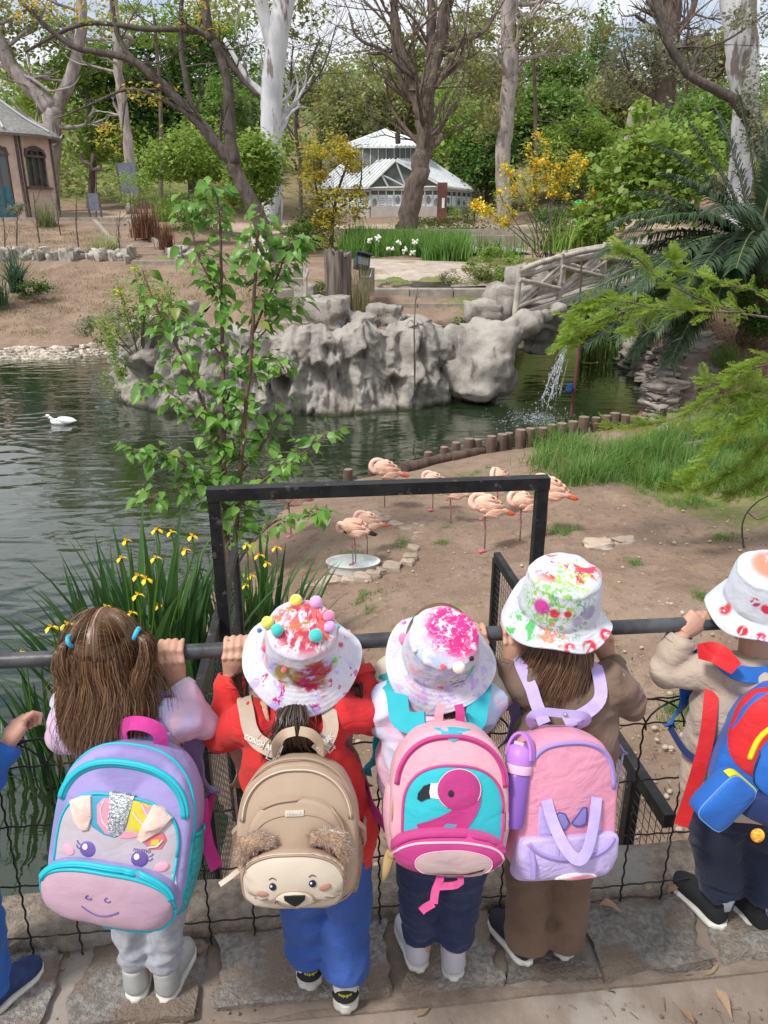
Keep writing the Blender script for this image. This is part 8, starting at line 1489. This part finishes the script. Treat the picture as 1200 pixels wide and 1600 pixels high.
# ================================================================ bear backpack
BG1 = M('beige_leatherette', (.42, .31, .225), (.38, .28, .20), sc=4, rough=.5, bp=.2, bsc=220, bd=.003, spec=.4); BG2 = M('cream_leatherette', (.60, .52, .42), (.56, .48, .385), sc=4, rough=.5, bp=.15, bsc=220, bd=.003, spec=.4); BGE = M('tan_piping', (.36, .255, .18), rough=.5); FUR = FAB('tan_fur', (.42, .27, .17), (.30, .18, .11), sc=60, weave=260, bp=1.0, sheen=.9); GLB = M('brown_glitter', (.14, .06, .055), (.30, .16, .14), sc=240, rough=.4, bp=.6, bsc=260, lo=.5, hi=.6); CHK = M('cheek_print', (.42, .23, .17), rough=.6)
B2 = Bag('bear-faced beige backpack with fluffy ears and a black nose', 463, 1310, 1.075, .222, .252, .088, -22, -1, 1, BG1, nt_=2.3, nb_=4.5)
zipline(B2, .098, .10, 2.3, 3, 4, 176, BGE, .0055, cz=.018, tooth=BG2); B2.line(sup(.108, .133, 2.3, 4.5, 90) + sup(.108, .133, 2.3, 4.5, 90)[:1], .0022, BGE, 'piping', lambda x, z: -.030)
fo = sup(.088, .085, 2.4, 5, 60, 0, -.014); pf, sf2 = B2.pouch(fo, .012, BG1, 'front_panel', .004); B2.line(fo + fo[:1], .0022, BGE, 'piping', sf2, pf, off=.006); B2.line(B2.arc(.082, .075, 2.4, 4, 10, 170, 30, 0, -.028), .0014, BGE, 'stitching', sf2, pf, off=.001)
B2.zo = .015
mo2, ms2 = B2.pouch(sup(.094, .064, 2.3, 2.7, 64, -.006, -.084), .024, BG1, 'face_pocket', .006, surf=sf2); fz = B2.patch(sup(.089, .058, 2.3, 2.7, 64, -.006, -.088), .002, BG2, 'face', ms2, mo2, dome=.002); B2.line(sup(.091, .060, 2.3, 2.7, 72, -.006, -.087) + sup(.091, .060, 2.3, 2.7, 72, -.006, -.087)[:1], .0022, BGE, 'piping', ms2, mo2, off=.002)
zipline(B2, .092, .058, 2.3, 2.7, 15, 165, BGE, .004, cx=-.006, cz=-.082, surf=ms2, tooth=BG2); mf2 = lambda x, z: ms2(x, z) - .004
sn = B2.patch(sup(.034, .021, 2.2, 2.4, 40, -.002, -.108), .003, BG2, 'snout', mf2, fz, dome=.008); B2.line(sup(.034, .021, 2.2, 2.4, 40, -.002, -.108) + sup(.034, .021, 2.2, 2.4, 40, -.002, -.108)[:1], .0012, BGE, 'piping', mf2, sn, off=.003); mf3 = lambda x, z: mf2(x, z) - .0085
B2.patch([(-.0185, -.094), (0, -.0925), (.0185, -.094), (.0175, -.102), (.006, -.112), (0, -.114), (-.006, -.112), (-.0175, -.102)], .003, M('black_nose', (.012, .012, .013), rough=.35), 'nose', mf3, sn, dome=.0015)
for sg in (-1, 1): B2.line([(0, -.116), (sg * .006, -.119), (sg * .012, -.1185), (sg * .017, -.115)], .0009, DARK, 'mouth', lambda x, z: mf2(x, z) - .006, sn, off=.0005)
for x, z, tl_ in ((-.038, -.080, .1), (.031, -.076, .05)):
    e = B2.disc(x, z, .0062, .0068, M('navy_print', (.015, .022, .05), rough=.4) if 'navy_print' not in BM else BM['navy_print'], 'eye', mf2, fz); B2.disc(x - .002, z + .002, .0018, .002, WHITE, 'glint', lambda a, c: mf2(a, c) - .002, e); B2.line([(x - .006 + .012 * i / 6, z + .0125 + .0035 * math.sin(math.pi * i / 6) + tl_ * .0) for i in range(7)], .0007, DARK, 'brow', mf2, fz, off=.0005)
B2.disc(-.057, -.094, .0105, .0052, CHK, 'cheek', mf2, fz); B2.disc(.052, -.085, .0105, .0060, CHK, 'cheek', mf2, fz, rot=.2)
B2.zo = 0
for sg, c in ((-1, (-.071, -.008)), (1, (.062, -.004))):
    mb = MB(); cc = V(c[0], sf2(*c) - .012, c[1]); mb.tube([cc + V(-sg * .034, .0, .010), cc + V(-sg * .010, -.006, .016), cc + V(sg * .014, -.006, .008), cc + V(sg * .026, 0, -.020)], [.010, .015, .017, .012], 14); q = tidy(mb, .003, 2, lambda P, Nn: P + Nn * (.0022 * nz3(P, 330, 1) + .0016 * nz3(P, 700, 5))[:, None]); er = B2.put('ear', q, FUR, smooth=180)
    sb = MB()
    for v_ in random.sample(q.v, min(len(q.v), 900)):
        v_ = Vector(v_); d = (v_ - cc).normalized() + V(RN(0, .4), RN(0, .4), RN(0, .4)); sb.tube([v_, v_ + d * .0035, v_ + d * .006 + V(0, 0, -.0015)], [.0005, .0004, .0001], 3, cap=False)
    B2.put('fur', sb, FUR, er, 180)['kind'] = 'stuff'; B2.patch([(c[0] - sg * .010, c[1] + .004), (c[0] + sg * .004, c[1] + .007), (c[0] + sg * .016, c[1] - .002), (c[0] + sg * .010, c[1] - .010), (c[0] - sg * .006, c[1] - .006)], .003, GLB, 'inner_ear', lambda x, z: sf2(x, z) - .024, er, dome=.002)
tg2 = B2.patch([(-.018, .044), (.016, .044), (.016, .054), (-.018, .054)], .003, BG2, 'label', sf2, pf); B2.text('chimola', -.001, .049, .0095, M('silver_print', (.75, .74, .72), rough=.3, metal=.5), lambda x, z: sf2(x, z) - .0035, tg2)
WEB2 = FAB('beige_web', (.47, .375, .30), (.43, .34, .27), sc=40, weave=800, rough=.7); ST2 = M('grey_buckle', (.45, .44, .43), rough=.3, metal=.9)
ss2 = shoulder_straps(B2, k2, WEB2, .030, xs_=(.035, .035), top=.128, low=-.09, th=.003, sep=(.088, .072), yb_=.045, lowx=.09)
for (s_, p0, sh), f in zip(ss2, (.9, .25)):
    c = B2.local(p0.lerp(sh, .62 if f < .5 else .15) + V(0, -.014, .012)); mb = MB(); d = (B2.local(sh) - B2.local(p0)).normalized(); u = d.cross(V(0, -1, .3)).normalized(); mb.tube([c + u * .019 + d * .010, c + u * .019 - d * .010, c - u * .019 - d * .010, c - u * .019 + d * .010, c + u * .019 + d * .010], .0022, 6); B2.put('buckle', mb, ST2, s_, 60)
LET = M('white_lettering', (.72, .70, .66), rough=.5)
for (s_, p0, sh), bod, sg in zip(ss2, ('CONGH AV', 'SWESREC'), (-1, 1)):
    d = (sh - p0).normalized(); nrm = V(0, -.8, .6); nrm = (nrm - d * nrm.dot(d)).normalized(); up_ = nrm.cross(d); c = p0.lerp(sh, .62) + V(0, -.012, .012) + nrm * .003; xd = d if sg > 0 else -d; Mt = Matrix((xd, nrm.cross(xd), nrm)).transposed().to_4x4(); Mt.translation = c; B2.text(bod, 0, 0, .0135, LET, None, s_, M_=B2.M.inverted() @ Mt)
for sg in (-1, 1):
    mb = MB(); mb.strap([B2.local(q) for q in smooth_path(interp_poly([B2.world(sg * .042, .012, .126), B2.world(sg * .043, .004, .150), B2.world(sg * .026, -.004, .172), B2.world(sg * .004, -.004, .176)], 12), 2)], V(-sg * .5, -.7, .5), .018, .003); B2.put('handle', mb, BG1, smooth=50)
    mb = MB(); rows = []
    for i in range(9): z = -.115 + .10 * i / 8; w_ = .008 + .010 * math.sin(i / 8 * 2.4); rows.append([V(sg * (.100 + w_ * math.cos(a)), .006 + .034 * math.sin(a), z) for a in [6.2832 * k / 16 for k in range(16)]])
    mb.loft(rows); B2.put('side_pocket', mb, FAB('beige_mesh', (.34, .25, .18), (.25, .18, .13), sc=170, weave=700, bp=.8) if 'beige_mesh' not in BM else BM['beige_mesh'], smooth=180)
    mb = MB(); mb.strap([V(sg * .109, -.02, .01), V(sg * .122, -.012, -.005), V(sg * .122, .0, -.035), V(sg * .112, .008, -.05)], V(sg, -.3, 0), .010, .003); B2.put('side_strap', mb, BG1, smooth=50)
mb = MB(); mb.strap([V(-.108, -.04, -.062), V(-.122, -.05, -.070), V(-.14, -.05, -.082)], V(0, -1, .3), .009, .003); B2.put('zip_pull', mb, BG2, smooth=50)
# lettering on the heel of her shoe
for sh_o, f, yw in zip([c for c in p2.children if c.name.startswith('sole')], (heel(487, 1549), heel(540, 1583, -.005)), (.25, .02)):
    rt = Matrix.Rotation(yw, 3, 'Z'); c = f + rt @ V(0, -.0015, .052); mb = MB(); mb.strap([c + rt @ V(.026 * math.sin(a), .028 - .030 * math.cos(a), .006) for a in [R(-75 + 15 * k) for k in range(11)]], [rt @ V(math.sin(a), -math.cos(a), .3) for a in [R(-75 + 15 * k) for k in range(11)]], .034, .004); hp = obj('heel_panel', mb, M('black_neoprene', (.015, .016, .018), rough=.7) if 'black_neoprene' not in BM else BM['black_neoprene'], sh_o, smooth=60)
    cu = bpy.data.curves.new('lettering', 'FONT'); cu.body = 'adidas'; cu.size = .014; cu.align_x = 'CENTER'; cu.align_y = 'CENTER'; o = bpy.data.objects.new('lettering', cu); COL.objects.link(o); dg = bpy.context.evaluated_depsgraph_get(); me = o.evaluated_get(dg).to_mesh(); mb = MB(); off = ORG[p2.name]
    for v in me.vertices: a = -v.co.x / .030; mb.v.append(tuple(c + rt @ V(.0285 * math.sin(a), .028 - .0328 * math.cos(a), .010 - v.co.y)))
    mb.f = [tuple(p.vertices) for p in me.polygons]; mb.m = [0] * len(mb.f); o.evaluated_get(dg).to_mesh_clear(); bpy.data.objects.remove(o); obj('lettering', mb, M('yellow_print', (.70, .68, .05), rough=.5) if 'yellow_print' not in BM else BM['yellow_print'], sh_o, smooth=0)
# ================================================================ flamingo backpack
PK = FAB('pale_pink_nylon', (.68, .37, .44), (.64, .34, .41), sc=6, weave=600, rough=.6, sheen=.1); HOT = FAB('hot_pink_nylon', (.56, .06, .24), (.50, .05, .21), sc=7, weave=600, rough=.6, sheen=.1); HOT2 = FAB('deep_pink_print', (.47, .045, .21), (.41, .04, .185), sc=9, weave=600, rough=.6); TEAL3 = FAB('turquoise_print', (.035, .46, .52), (.03, .40, .47), sc=5, weave=600, rough=.6); PW = M('pale_piping', (.74, .44, .54), rough=.6); OVL = FAB('grey_pink_print', (.50, .36, .36), (.44, .32, .32), sc=9, weave=600)
B3 = Bag('flamingo-print pink backpack with a turquoise panel and a dangling pink felt leg', 706, 1252, 1.115, .222, .255, .092, -24, 3, 2, PK, nt_=2.3, nb_=4)
zipline(B3, .100, .098, 2.3, 3, 4, 176, HOT, .0055, cz=.014, tooth=HOT2); fo = sup(.092, .085, 2.5, 5, 60, .004, -.022); fp3 = B3.patch(fo, .003, TEAL3, 'panel', dome=.003); B3.line(fo + fo[:1], .0026, HOT, 'piping', par=fp3, off=.003); f3 = lambda x, z: B3.base(x, z) - .0055
hd3 = B3.disc(.012, .022, .040, .037, HOT2, 'flamingo_head', f3, fp3, t=.0018)
nkp = [(.038, .018), (.036, -.002), (.022, -.022), (.004, -.04), (-.02, -.056), (-.05, -.070)]; ro = ribbon_outline([tuple(q[:2]) for q in smooth_path(interp_poly([(*p, 0) for p in nkp], 14), 2)], .030, .062); mb = MB()
for i in range(len(ro) - 1):
    q = [ro[i][0], ro[i][1], ro[i + 1][1], ro[i + 1][0]]; mb.add([V(x, f3(x, z) - .0017, z) for x, z in q], [(0, 1, 2, 3), (3, 2, 1, 0)][:1])
B3.put('neck', mb, HOT2, hd3, 60); B3.line([(.012 + .040 * math.cos(a), .022 + .037 * math.sin(a)) for a in [R(-30 + 15 * k) for k in range(19)]], .001, PW, 'edging', f3, hd3, off=.002)
B3.disc(-.003, .016, .0055, .006, DARK, 'eye', f3 if False else (lambda x, z: f3(x, z) - .0028), hd3); B3.patch([(-.024, .033), (-.040, .031), (-.042, .015), (-.0395, .006), (-.024, .005), (-.027, .018)], .0016, WHITE, 'beak', f3, hd3, rings=3); B3.patch([(-.040, .031), (-.052, .026), (-.062, .012), (-.063, .002), (-.056, -.002), (-.048, .003), (-.0395, .006), (-.042, .018)], .0018, DARK, 'beak_tip', f3, hd3, rings=3)
mo3, ms3 = B3.pouch(sup(.103, .047, 2.4, 2.4, 64, -.004, -.092), .030, HOT, 'front_pocket', .006); mz3 = B3.patch(sup(.098, .036, 2.3, 2.5, 64, -.004, -.100), .002, HOT2, 'pocket_face', ms3, mo3, dome=.002); B3.line(sup(.099, .0375, 2.3, 2.5, 72, -.004, -.0995) + sup(.099, .0375, 2.3, 2.5, 72, -.004, -.0995)[:1], .0024, PW, 'piping', ms3, mo3, off=.002); zipline(B3, .101, .044, 2.4, 2.4, 8, 172, HOT2, .0045, cx=-.004, cz=-.094, surf=ms3)
mf = lambda x, z: ms3(x, z) - .004; ov = B3.patch(sup(.068, .025, 2.1, 2.4, 48, .004, -.101), .0014, OVL, 'wing_print', mf, mz3, rings=4); B3.line(sup(.069, .026, 2.1, 2.4, 56, .004, -.101) + sup(.069, .026, 2.1, 2.4, 56, .004, -.101)[:1], .001, PW, 'edging', mf, ov, off=.001); B3.patch([(.006, -.121), (.03, -.119), (.062, -.108), (.056, -.115), (.035, -.123), (.012, -.126), (-.03, -.122)], .0018, M('brown_print', (.09, .055, .045), rough=.6), 'wing_tip', mf, ov, rings=3)
B3.patch([(-.034, .124), (0, .127), (.034, .124), (.02, .112), (.0, .104), (-.02, .112)], .0026, TEAL3, 'top_panel', rings=3)
# felt leg hanging below
mb = MB()
for pts, w_ in (([(-.016, -.118), (-.018, -.138), (-.026, -.156), (-.028, -.176)], .014), ([(-.022, -.148), (.010, -.146), (.022, -.138), (.016, -.126), (.010, -.117)], .012), ([(-.028, -.176), (-.036, -.180), (-.046, -.186), (-.050, -.190)], .013)): mb.strap([V(x, -.066 + (z + .117) * .12, z) for x, z in [tuple(q[:2]) for q in interp_poly([(*p, 0) for p in pts], 9)]], V(0, -1, .25), w_, .006)
B3.put('felt_leg', mb, FAB('pink_felt', (.62, .09, .26), (.55, .07, .22), sc=60, weave=400, bp=.6), smooth=40)
mb = MB(); mb.add([V(*q) for q in ((.100, -.046, -.022), (.107, -.030, -.020), (.107, -.030, -.055), (.100, -.046, -.057), (.102, -.048, -.022), (.109, -.032, -.020), (.109, -.032, -.055), (.102, -.048, -.057))], [(0, 1, 2, 3), (7, 6, 5, 4), (0, 4, 5, 1), (1, 5, 6, 2), (2, 6, 7, 3), (3, 7, 4, 0)]); tg = B3.put('red_tag', mb, M('red_tag', (.50, .015, .02), rough=.6), smooth=0)
xd = V(0, 0, -1); nr = V(.016, -.007, 0).normalized() * 1; nr = V(.4, -.92, 0).normalized(); Mt = Matrix((xd, nr.cross(xd), nr)).transposed().to_4x4(); Mt.translation = V(.106, -.0435, -.039); B3.text('SKIP HOP', 0, 0, .0068, WHITE, None, tg, M_=Mt)
for sg in (-1, 1):
    mb = MB(); rows = []
    for i in range(9): z = -.112 + .12 * i / 8; w_ = .008 + .014 * math.sin(i / 8 * 2.4); rows.append([V(sg * (.100 + w_ * math.cos(a)), .006 + .036 * math.sin(a), z) for a in [6.2832 * k / 16 for k in range(16)]])
    mb.loft(rows); B3.put('side_pocket', mb, PK, smooth=180)
    hz_ = [B3.world(sg * .020, .02, .118), B3.world(sg * .021, .012, .142), B3.world(sg * .016, .010, .160)]; B3.strap_w(hz_, V(0, -.9, .3), .017, .003, HOT if sg > 0 else PK, 'handle')
shoulder_straps(B3, k3, TEAL3, .042, xs_=(.045, .04), web=MAG, top=.120, low=-.10, sep=(.078, .075), yb_=.045, lowx=.10)
TOY = M('gold_felt', (.42, .30, .14), (.34, .24, .11), sc=30, rough=.8)
for cx, cz, yy in ((-.098, -.012, -.040), (-.112, -.115, -.05)):
    mb = MB(); mb.tube([V(cx, yy, cz + .022), V(cx + .002, yy - .004, cz + .008), V(cx - .002, yy - .004, cz - .012), V(cx - .006, yy - .002, cz - .034)], [(.003, .003), (.010, .003), (.008, .003), (.003, .003)], 8, up=V(0, 1, 0)); mb.ell(V(cx + .006, yy - .005, cz + .014), (.008, .004, .007), 10, 6); B3.put('zip_charm', mb, TOY, smooth=180)
# bottle in the side pocket
bc = B3.world(.122, -.004, -.06); bt = thing('water_bottle', 'lilac and violet drinking bottle standing in the flamingo backpack side pocket', 'bottle', bc); ax = (B3.M.to_3x3() @ V(.10, .02, 1)).normalized(); ux = ax.orthogonal().normalized(); Mb = Matrix((ux, ax.cross(ux), ax)).transposed().to_4x4(); Mb.translation = bc
def bpart(name, prof, mat, par=bt): mb = MB(); mb.rev(prof, (0, 0, 0), 24); mb.v = [tuple(Mb @ Vector(q)) for q in mb.v]; return obj(name, mb, mat, par, smooth=50)
bpart('body', [(0, 0), (.022, 0), (.024, .01), (.024, .095), (.021, .10)], M('violet_plastic', (.22, .10, .42), rough=.3)); bpart('collar', [(.021, .098), (.0255, .10), (.026, .112), (.0245, .116), (.020, .118)], M('pink_plastic', (.72, .44, .62), rough=.35)); LP_ = M('lilac_plastic', (.46, .20, .62), rough=.35); lid = bpart('lid', [(.0245, .116), (.0255, .13), (.022, .146), (.012, .152), (0, .153)], LP_)
mb = MB(); mb.strap([Mb @ V(-.004 + .001 * k, .0, .150 + .004 * math.sin(k)) for k in (-6, 0, 6, 12)], Mb.to_3x3() @ V(0, 0, 1), .020, .012); obj('spout', mb, M('peach_plastic', (.80, .50, .52), rough=.4), lid, smooth=30)
mb = MB(); mb.strap([Mb @ V(.0, .026 * math.cos(a), .128 + .046 * math.sin(a)) for a in [R(15 * k) for k in range(13)]], [Mb.to_3x3() @ V(0, math.cos(a), math.sin(a)) for a in [R(15 * k) for k in range(13)]], .014, .005); obj('carry_loop', mb, LP_, lid, smooth=40)
# ================================================================ pink and lilac bag
PK4 = FAB('rose_nylon', (.68, .28, .40), (.64, .255, .37), sc=5, weave=500, rough=.55, sheen=.1, bp=.3, fold=.6, cr=.08, c3=(.58, .25, .36), sc3=5); LL4 = FAB('pale_lilac_nylon', (.54, .44, .74), (.50, .40, .70), sc=6, weave=500, rough=.5, sheen=.1, bp=.3, fold=.6, cr=.10); LW4 = FAB('lilac_web', (.52, .42, .76), (.47, .37, .70), sc=40, weave=900); LZ = M('lilac_zip', (.36, .27, .60), rough=.5)
B4 = Bag('rose pink backpack with a lilac lower pocket, tote handles and a bow motif', 893, 1264, 1.165, .214, .275, .085, -20, 7, 14, PK4, nt_=2.7, nb_=6, bulge=.012)
zipline(B4, .094, .10, 2.7, 3, 2, 178, LZ, .005, cz=.022, tooth=M('lilac_teeth', (.30, .22, .52), rough=.4))
mo4, ms4 = B4.pouch([(-.103, -.138), (-.103, -.06), (-.075, -.052), (.0, -.048), (.075, -.052), (.103, -.056), (.103, -.138), (.05, -.143), (-.05, -.143)] if False else sup(.104, .0475, 8, 8, 64, 0, -.0965), .016, LL4, 'lower_pocket', .004); zipline(B4, .094, .05, 2, 2, 200, 340, LZ, .0045, cz=-.04, surf=ms4, tooth=BM['lilac_teeth'])
mb = MB(); mb.strap([V(-.085, ms4(-.085, -.075) - .004, -.072), V(-.084, ms4(-.085, -.09) - .012, -.09), V(-.083, ms4(-.085, -.11) - .012, -.118)], V(0, -1, 0), .008, .0025); B4.put('zip_pull', mb, LZ, mo4, 40)
bw = M('bow_print', (.24, .20, .50), rough=.6); bo = M('bow_outline', (.09, .07, .26), rough=.6); f4 = lambda x, z: B4.base(x, z) - .001
for i, pts in enumerate(([(-.004, -.026), (-.014, -.008), (-.026, -.004), (-.034, -.012), (-.030, -.022), (-.040, -.032), (-.038, -.046), (-.026, -.046), (-.012, -.036)], [(.0, -.026), (.012, -.010), (.022, .002), (.030, .002), (.031, -.012), (.030, -.028), (.020, -.032), (.008, -.032)])): w_ = B4.patch(pts, .0018, bw, 'bow', f4, rings=3); B4.line(pts + pts[:1], .0011, bo, 'outline', f4, w_, off=.002)
for x0 in (-.052, .052): B4.patch([(x0 - .013, .005), (x0 + .013, .005), (x0 + .013, -.05), (x0 - .013, -.05)], .002, LW4, 'web_tape', rings=3)
hx_ = []
for i in range(25):
    f = i / 24; x = -.052 + .104 * f; z = .02 - .100 * math.sin(math.pi * f) ** .75; hx_.append(V(x, B4.base(x, max(z, -.04)) - .003 - .034 * math.sin(math.pi * f), z))
mb = MB(); mb.strap(hx_, [V(math.copysign(.4, f - .5) * math.sin(math.pi * f) * .5, -1, .25 * math.sin(math.pi * f)) for f in [i / 24 for i in range(25)]], .022, .0025); B4.put('tote_handle', mb, LW4, smooth=50)
B4.patch(sup(.042, .013, 2.2, 2.2, 36, .012, -.131), .0015, WHITE, 'patch', lambda x, z: ms4(x, z) - .001, mo4, rings=3); B4.patch(sup(.030, .008, 2.2, 2.2, 36, .02, -.131), .0015, PK4, 'patch', lambda x, z: ms4(x, z) - .0026, mo4, rings=3)
ss4 = shoulder_straps(B4, k4, LW4, .026, xs_=(.022, .022), top=.140, low=-.12, th=.0025, sep=(.074, .062), yb_=.05)
hz_ = [B4.world(-.045, .03, .135), B4.world(-.072, .0, .158), B4.world(-.06, -.012, .178), B4.world(0, -.012, .170), B4.world(.052, -.012, .166), B4.world(.060, .0, .15), B4.world(.045, .03, .132)]; B4.strap_w(hz_, V(0, -.95, .3), .016, .003, LW4, 'handle')
mb = MB(); mb.ell(V(.0, -.017, .1695), (.004, .003, .004)); B4.put('rivet', mb, ST2, smooth=180)
# ================================================================ red and blue backpack
RD5 = FAB('red_nylon', (.60, .025, .03), (.54, .02, .025), sc=6, weave=600, rough=.5); BL5 = FAB('blue_nylon', (.025, .14, .50), (.02, .11, .42), sc=6, weave=600, rough=.45); DB5 = FAB('navy_nylon', (.02, .035, .12), (.025, .05, .16), sc=6, weave=600, rough=.45); YL5 = M('yellow_zip', (.75, .62, .02), rough=.5)
B5 = Bag('red and blue backpack with yellow zips worn by the child at the right edge', 1230, 1190, 1.275, .235, .30, .11, -16, 13, -20, BL5, nt_=2.4, nb_=5)
fo = sup(.112, .10, 2.4, 3, 60, -.006, .040); r5 = B5.patch(fo, .004, RD5, 'red_panel', dome=.004); B5.line(B5.arc(.085, .085, 2.2, 3, 60, 190, 34, .02, .0), .006, YL5, 'zip', par=r5, off=.006, flat=.5); fo2 = sup(.078, .078, 2.2, 3, 60, .024, -.006); p5o, s5 = B5.pouch(fo2, .016, BL5, 'front_pocket', .01); B5.line(fo2 + fo2[:1], .002, DB5, 'piping', s5, p5o, off=.004)
# small side pocket standing out to the left
mb = MB(); o2 = sup(.040, .058, 5, 5, 40); rot = Euler((0, R(24), R(28))).to_matrix(); cpos = B5.local(T(1130, 1250, 1.262))
mb.loft([[cpos + rot @ V(x * k, yy, z * k) for x, z in o2] for k, yy in ((.9, .03), (1, .024), (1, -.010), (.97, -.016), (.9, -.019), (.5, -.023), (.05, -.024))]); sp5 = B5.put('side_pocket', mb, BL5, smooth=50); mb = MB(); mb.strap([cpos + rot @ V(x * 1.06, -.002, z * 1.05) for x, z in (o2[34:40] + o2[0:18])[::-1]], [rot @ V(x, 0, z) for x, z in (o2[34:40] + o2[0:18])[::-1]], .020, .003); B5.put('zip', mb, YL5, sp5, 60); mb = MB(); mb.tube([cpos + rot @ V(x, -.014, z) for x, z in o2 + o2[:1]], .0022, 6); B5.put('piping', mb, M('light_blue_trim', (.10, .26, .60), rough=.5), sp5, 180)
mb = MB(); c = cpos + V(.075, -.03, -.028); mb.ell(c, (.013, .004, .015), 14, 8); B5.put('zip_charm', mb, M('orange_rubber', (.70, .16, .03), (.75, .50, .05), sc=180, rough=.5), smooth=180)
mo5, ms5 = B5.pouch(sup(.09, .035, 3, 3, 48, .03, -.112), .02, DB5, 'lower_pocket', .006); B5.line(B5.arc(.088, .034, 3, 3, 10, 180, 24, .03, -.11), .003, BL5, 'piping', ms5, mo5, off=.003)
shoulder_straps(B5, k5, BL5, .034, xs_=(.05, .05), top=.145, low=-.12, th=.006, sep=(.085, .08), yb_=.055, web=DB5)
c = k5['chest']; mb = MB(); nk = k5['neck']; mb.strap([B5.local(q) for q in smooth_path(interp_poly([T(1092, 1018, 1.43), T(1118, 1018, 1.40), T(1150, 1045, 1.375)], 10), 2)], B5.M.to_3x3().inverted() @ V(-.2, -.85, .5), [.03 + .014 * math.sin(math.pi * i / 9) for i in range(10)], .008); B5.put('strap_pad', mb, RD5, smooth=50)
mb = MB(); mb.strap([B5.local(q) for q in smooth_path(interp_poly([T(1112, 1078, 1.44), T(1110, 1110, 1.405), T(1104, 1160, 1.385), T(1084, 1230, 1.36), T(1064, 1290, 1.352)], 14), 2)], B5.M.to_3x3().inverted() @ V(-.3, -.9, .2), .030, .003); B5.put('strap_end', mb, RD5, smooth=50)
# ================================================================ leaves fallen on the path
DLF = [M('dry_leaf_tan', (.36, .26, .17), (.26, .18, .11), sc=30, rough=.8), M('dry_leaf_olive', (.22, .23, .13), (.30, .27, .17), sc=30, rough=.8), M('dry_leaf_brown', (.20, .12, .07), (.28, .18, .11), sc=30, rough=.8)]
for i, (px, py, sz, rot, mt, lb) in enumerate([(1012, 1520, 36, .3, 0, 'broad tan dry leaf in front of the big kerb stone'), (1060, 1530, 44, 1.4, 1, 'long olive dry leaf right of the broad tan leaf'), (1090, 1528, 40, 1.1, 0, 'pale curled dry leaf touching the long olive leaf'), (1118, 1555, 36, 2.9, 0, 'narrow yellowish dry leaf pointing to the viewer near the right edge'), (1065, 1585, 22, 2.7, 2, 'small brown dry leaf near the bottom edge'), (1112, 1515, 34, .1, 1, 'greenish curled leaf upright by the kerb joint'), (938, 1420, 30, 1.9, 0, 'dry leaf on the kerb behind the brown trousers'), (1010, 1395, 26, .4, 1, 'round grey green leaf on the ledge foot'), (1045, 1400, 22, 1.0, 2, 'crumpled brown leaf under the fence on the right'), (910, 1530, 44, 2.2, 1, 'long twisted green leaf at the foot of the brown trousers'), (495, 1577, 30, 1.2, 2, 'brown leaf beside the white heel of the red-jacketed girl'), (650, 1592, 30, 1.0, 0, 'tan leaf at the bottom edge in the middle'), (768, 1552, 16, .5, 0, 'tiny yellow leaf on the path left of the brown trousers'), (305, 1497, 26, .8, 2, 'dark brown leaf beside the grey trousers'), (480, 1405, 20, 1.6, 0, 'small leaf on the ledge left of the blue trousers')]):
    on = .03 if py < 1440 else (.012 if py < 1500 else -.03); p = atz(px, py, on); s = sz * pxs(p) * 1.15; me_ = mesh_of('fallen_leaf', broad_leaf(RU(.3, .55), RU(-.25, .25), RU(.05, .3), .06), DLF[mt], 180); o = bpy.data.objects.new('fallen_leaf', me_); COL.objects.link(o); o.matrix_world = Matrix.LocRotScale(p + V(0, 0, .012), Euler((RU(-.15, .15), RU(-.3, .3), -rot)), V(s, s, s)); tag(o, lb, 'leaf', 'leaves fallen on the path and kerb')
tw_ = MB()
for _ in range(70):
    p = atz(RU(-50, 1250), RU(1500, 1640), -.034); a = RU(0, 6.28); L_ = RU(.01, .05); q = p + V(math.cos(a) * L_, math.sin(a) * L_, .003); tw_.tube([p + V(0, 0, .003), p.lerp(q, .5) + V(RU(-.004, .004), 0, .006), q], RU(.0006, .0015), 4)
for _ in range(260):
    p = atz(RU(-50, 1250), RU(1420, 1640), -.032); p.z = -.034 if p.y < yk(p.x) - .2 else .0; r = RU(.0015, .005); tw_.ell(p + V(0, 0, r * .4), (r * RU(.8, 1.6), r, r * .7), 5, 4)
obj('path_litter', tw_, M('twig_and_grit', (.28, .20, .15), (.14, .09, .06), sc=30, rough=.95, co='World'), kind='stuff', smooth=180)
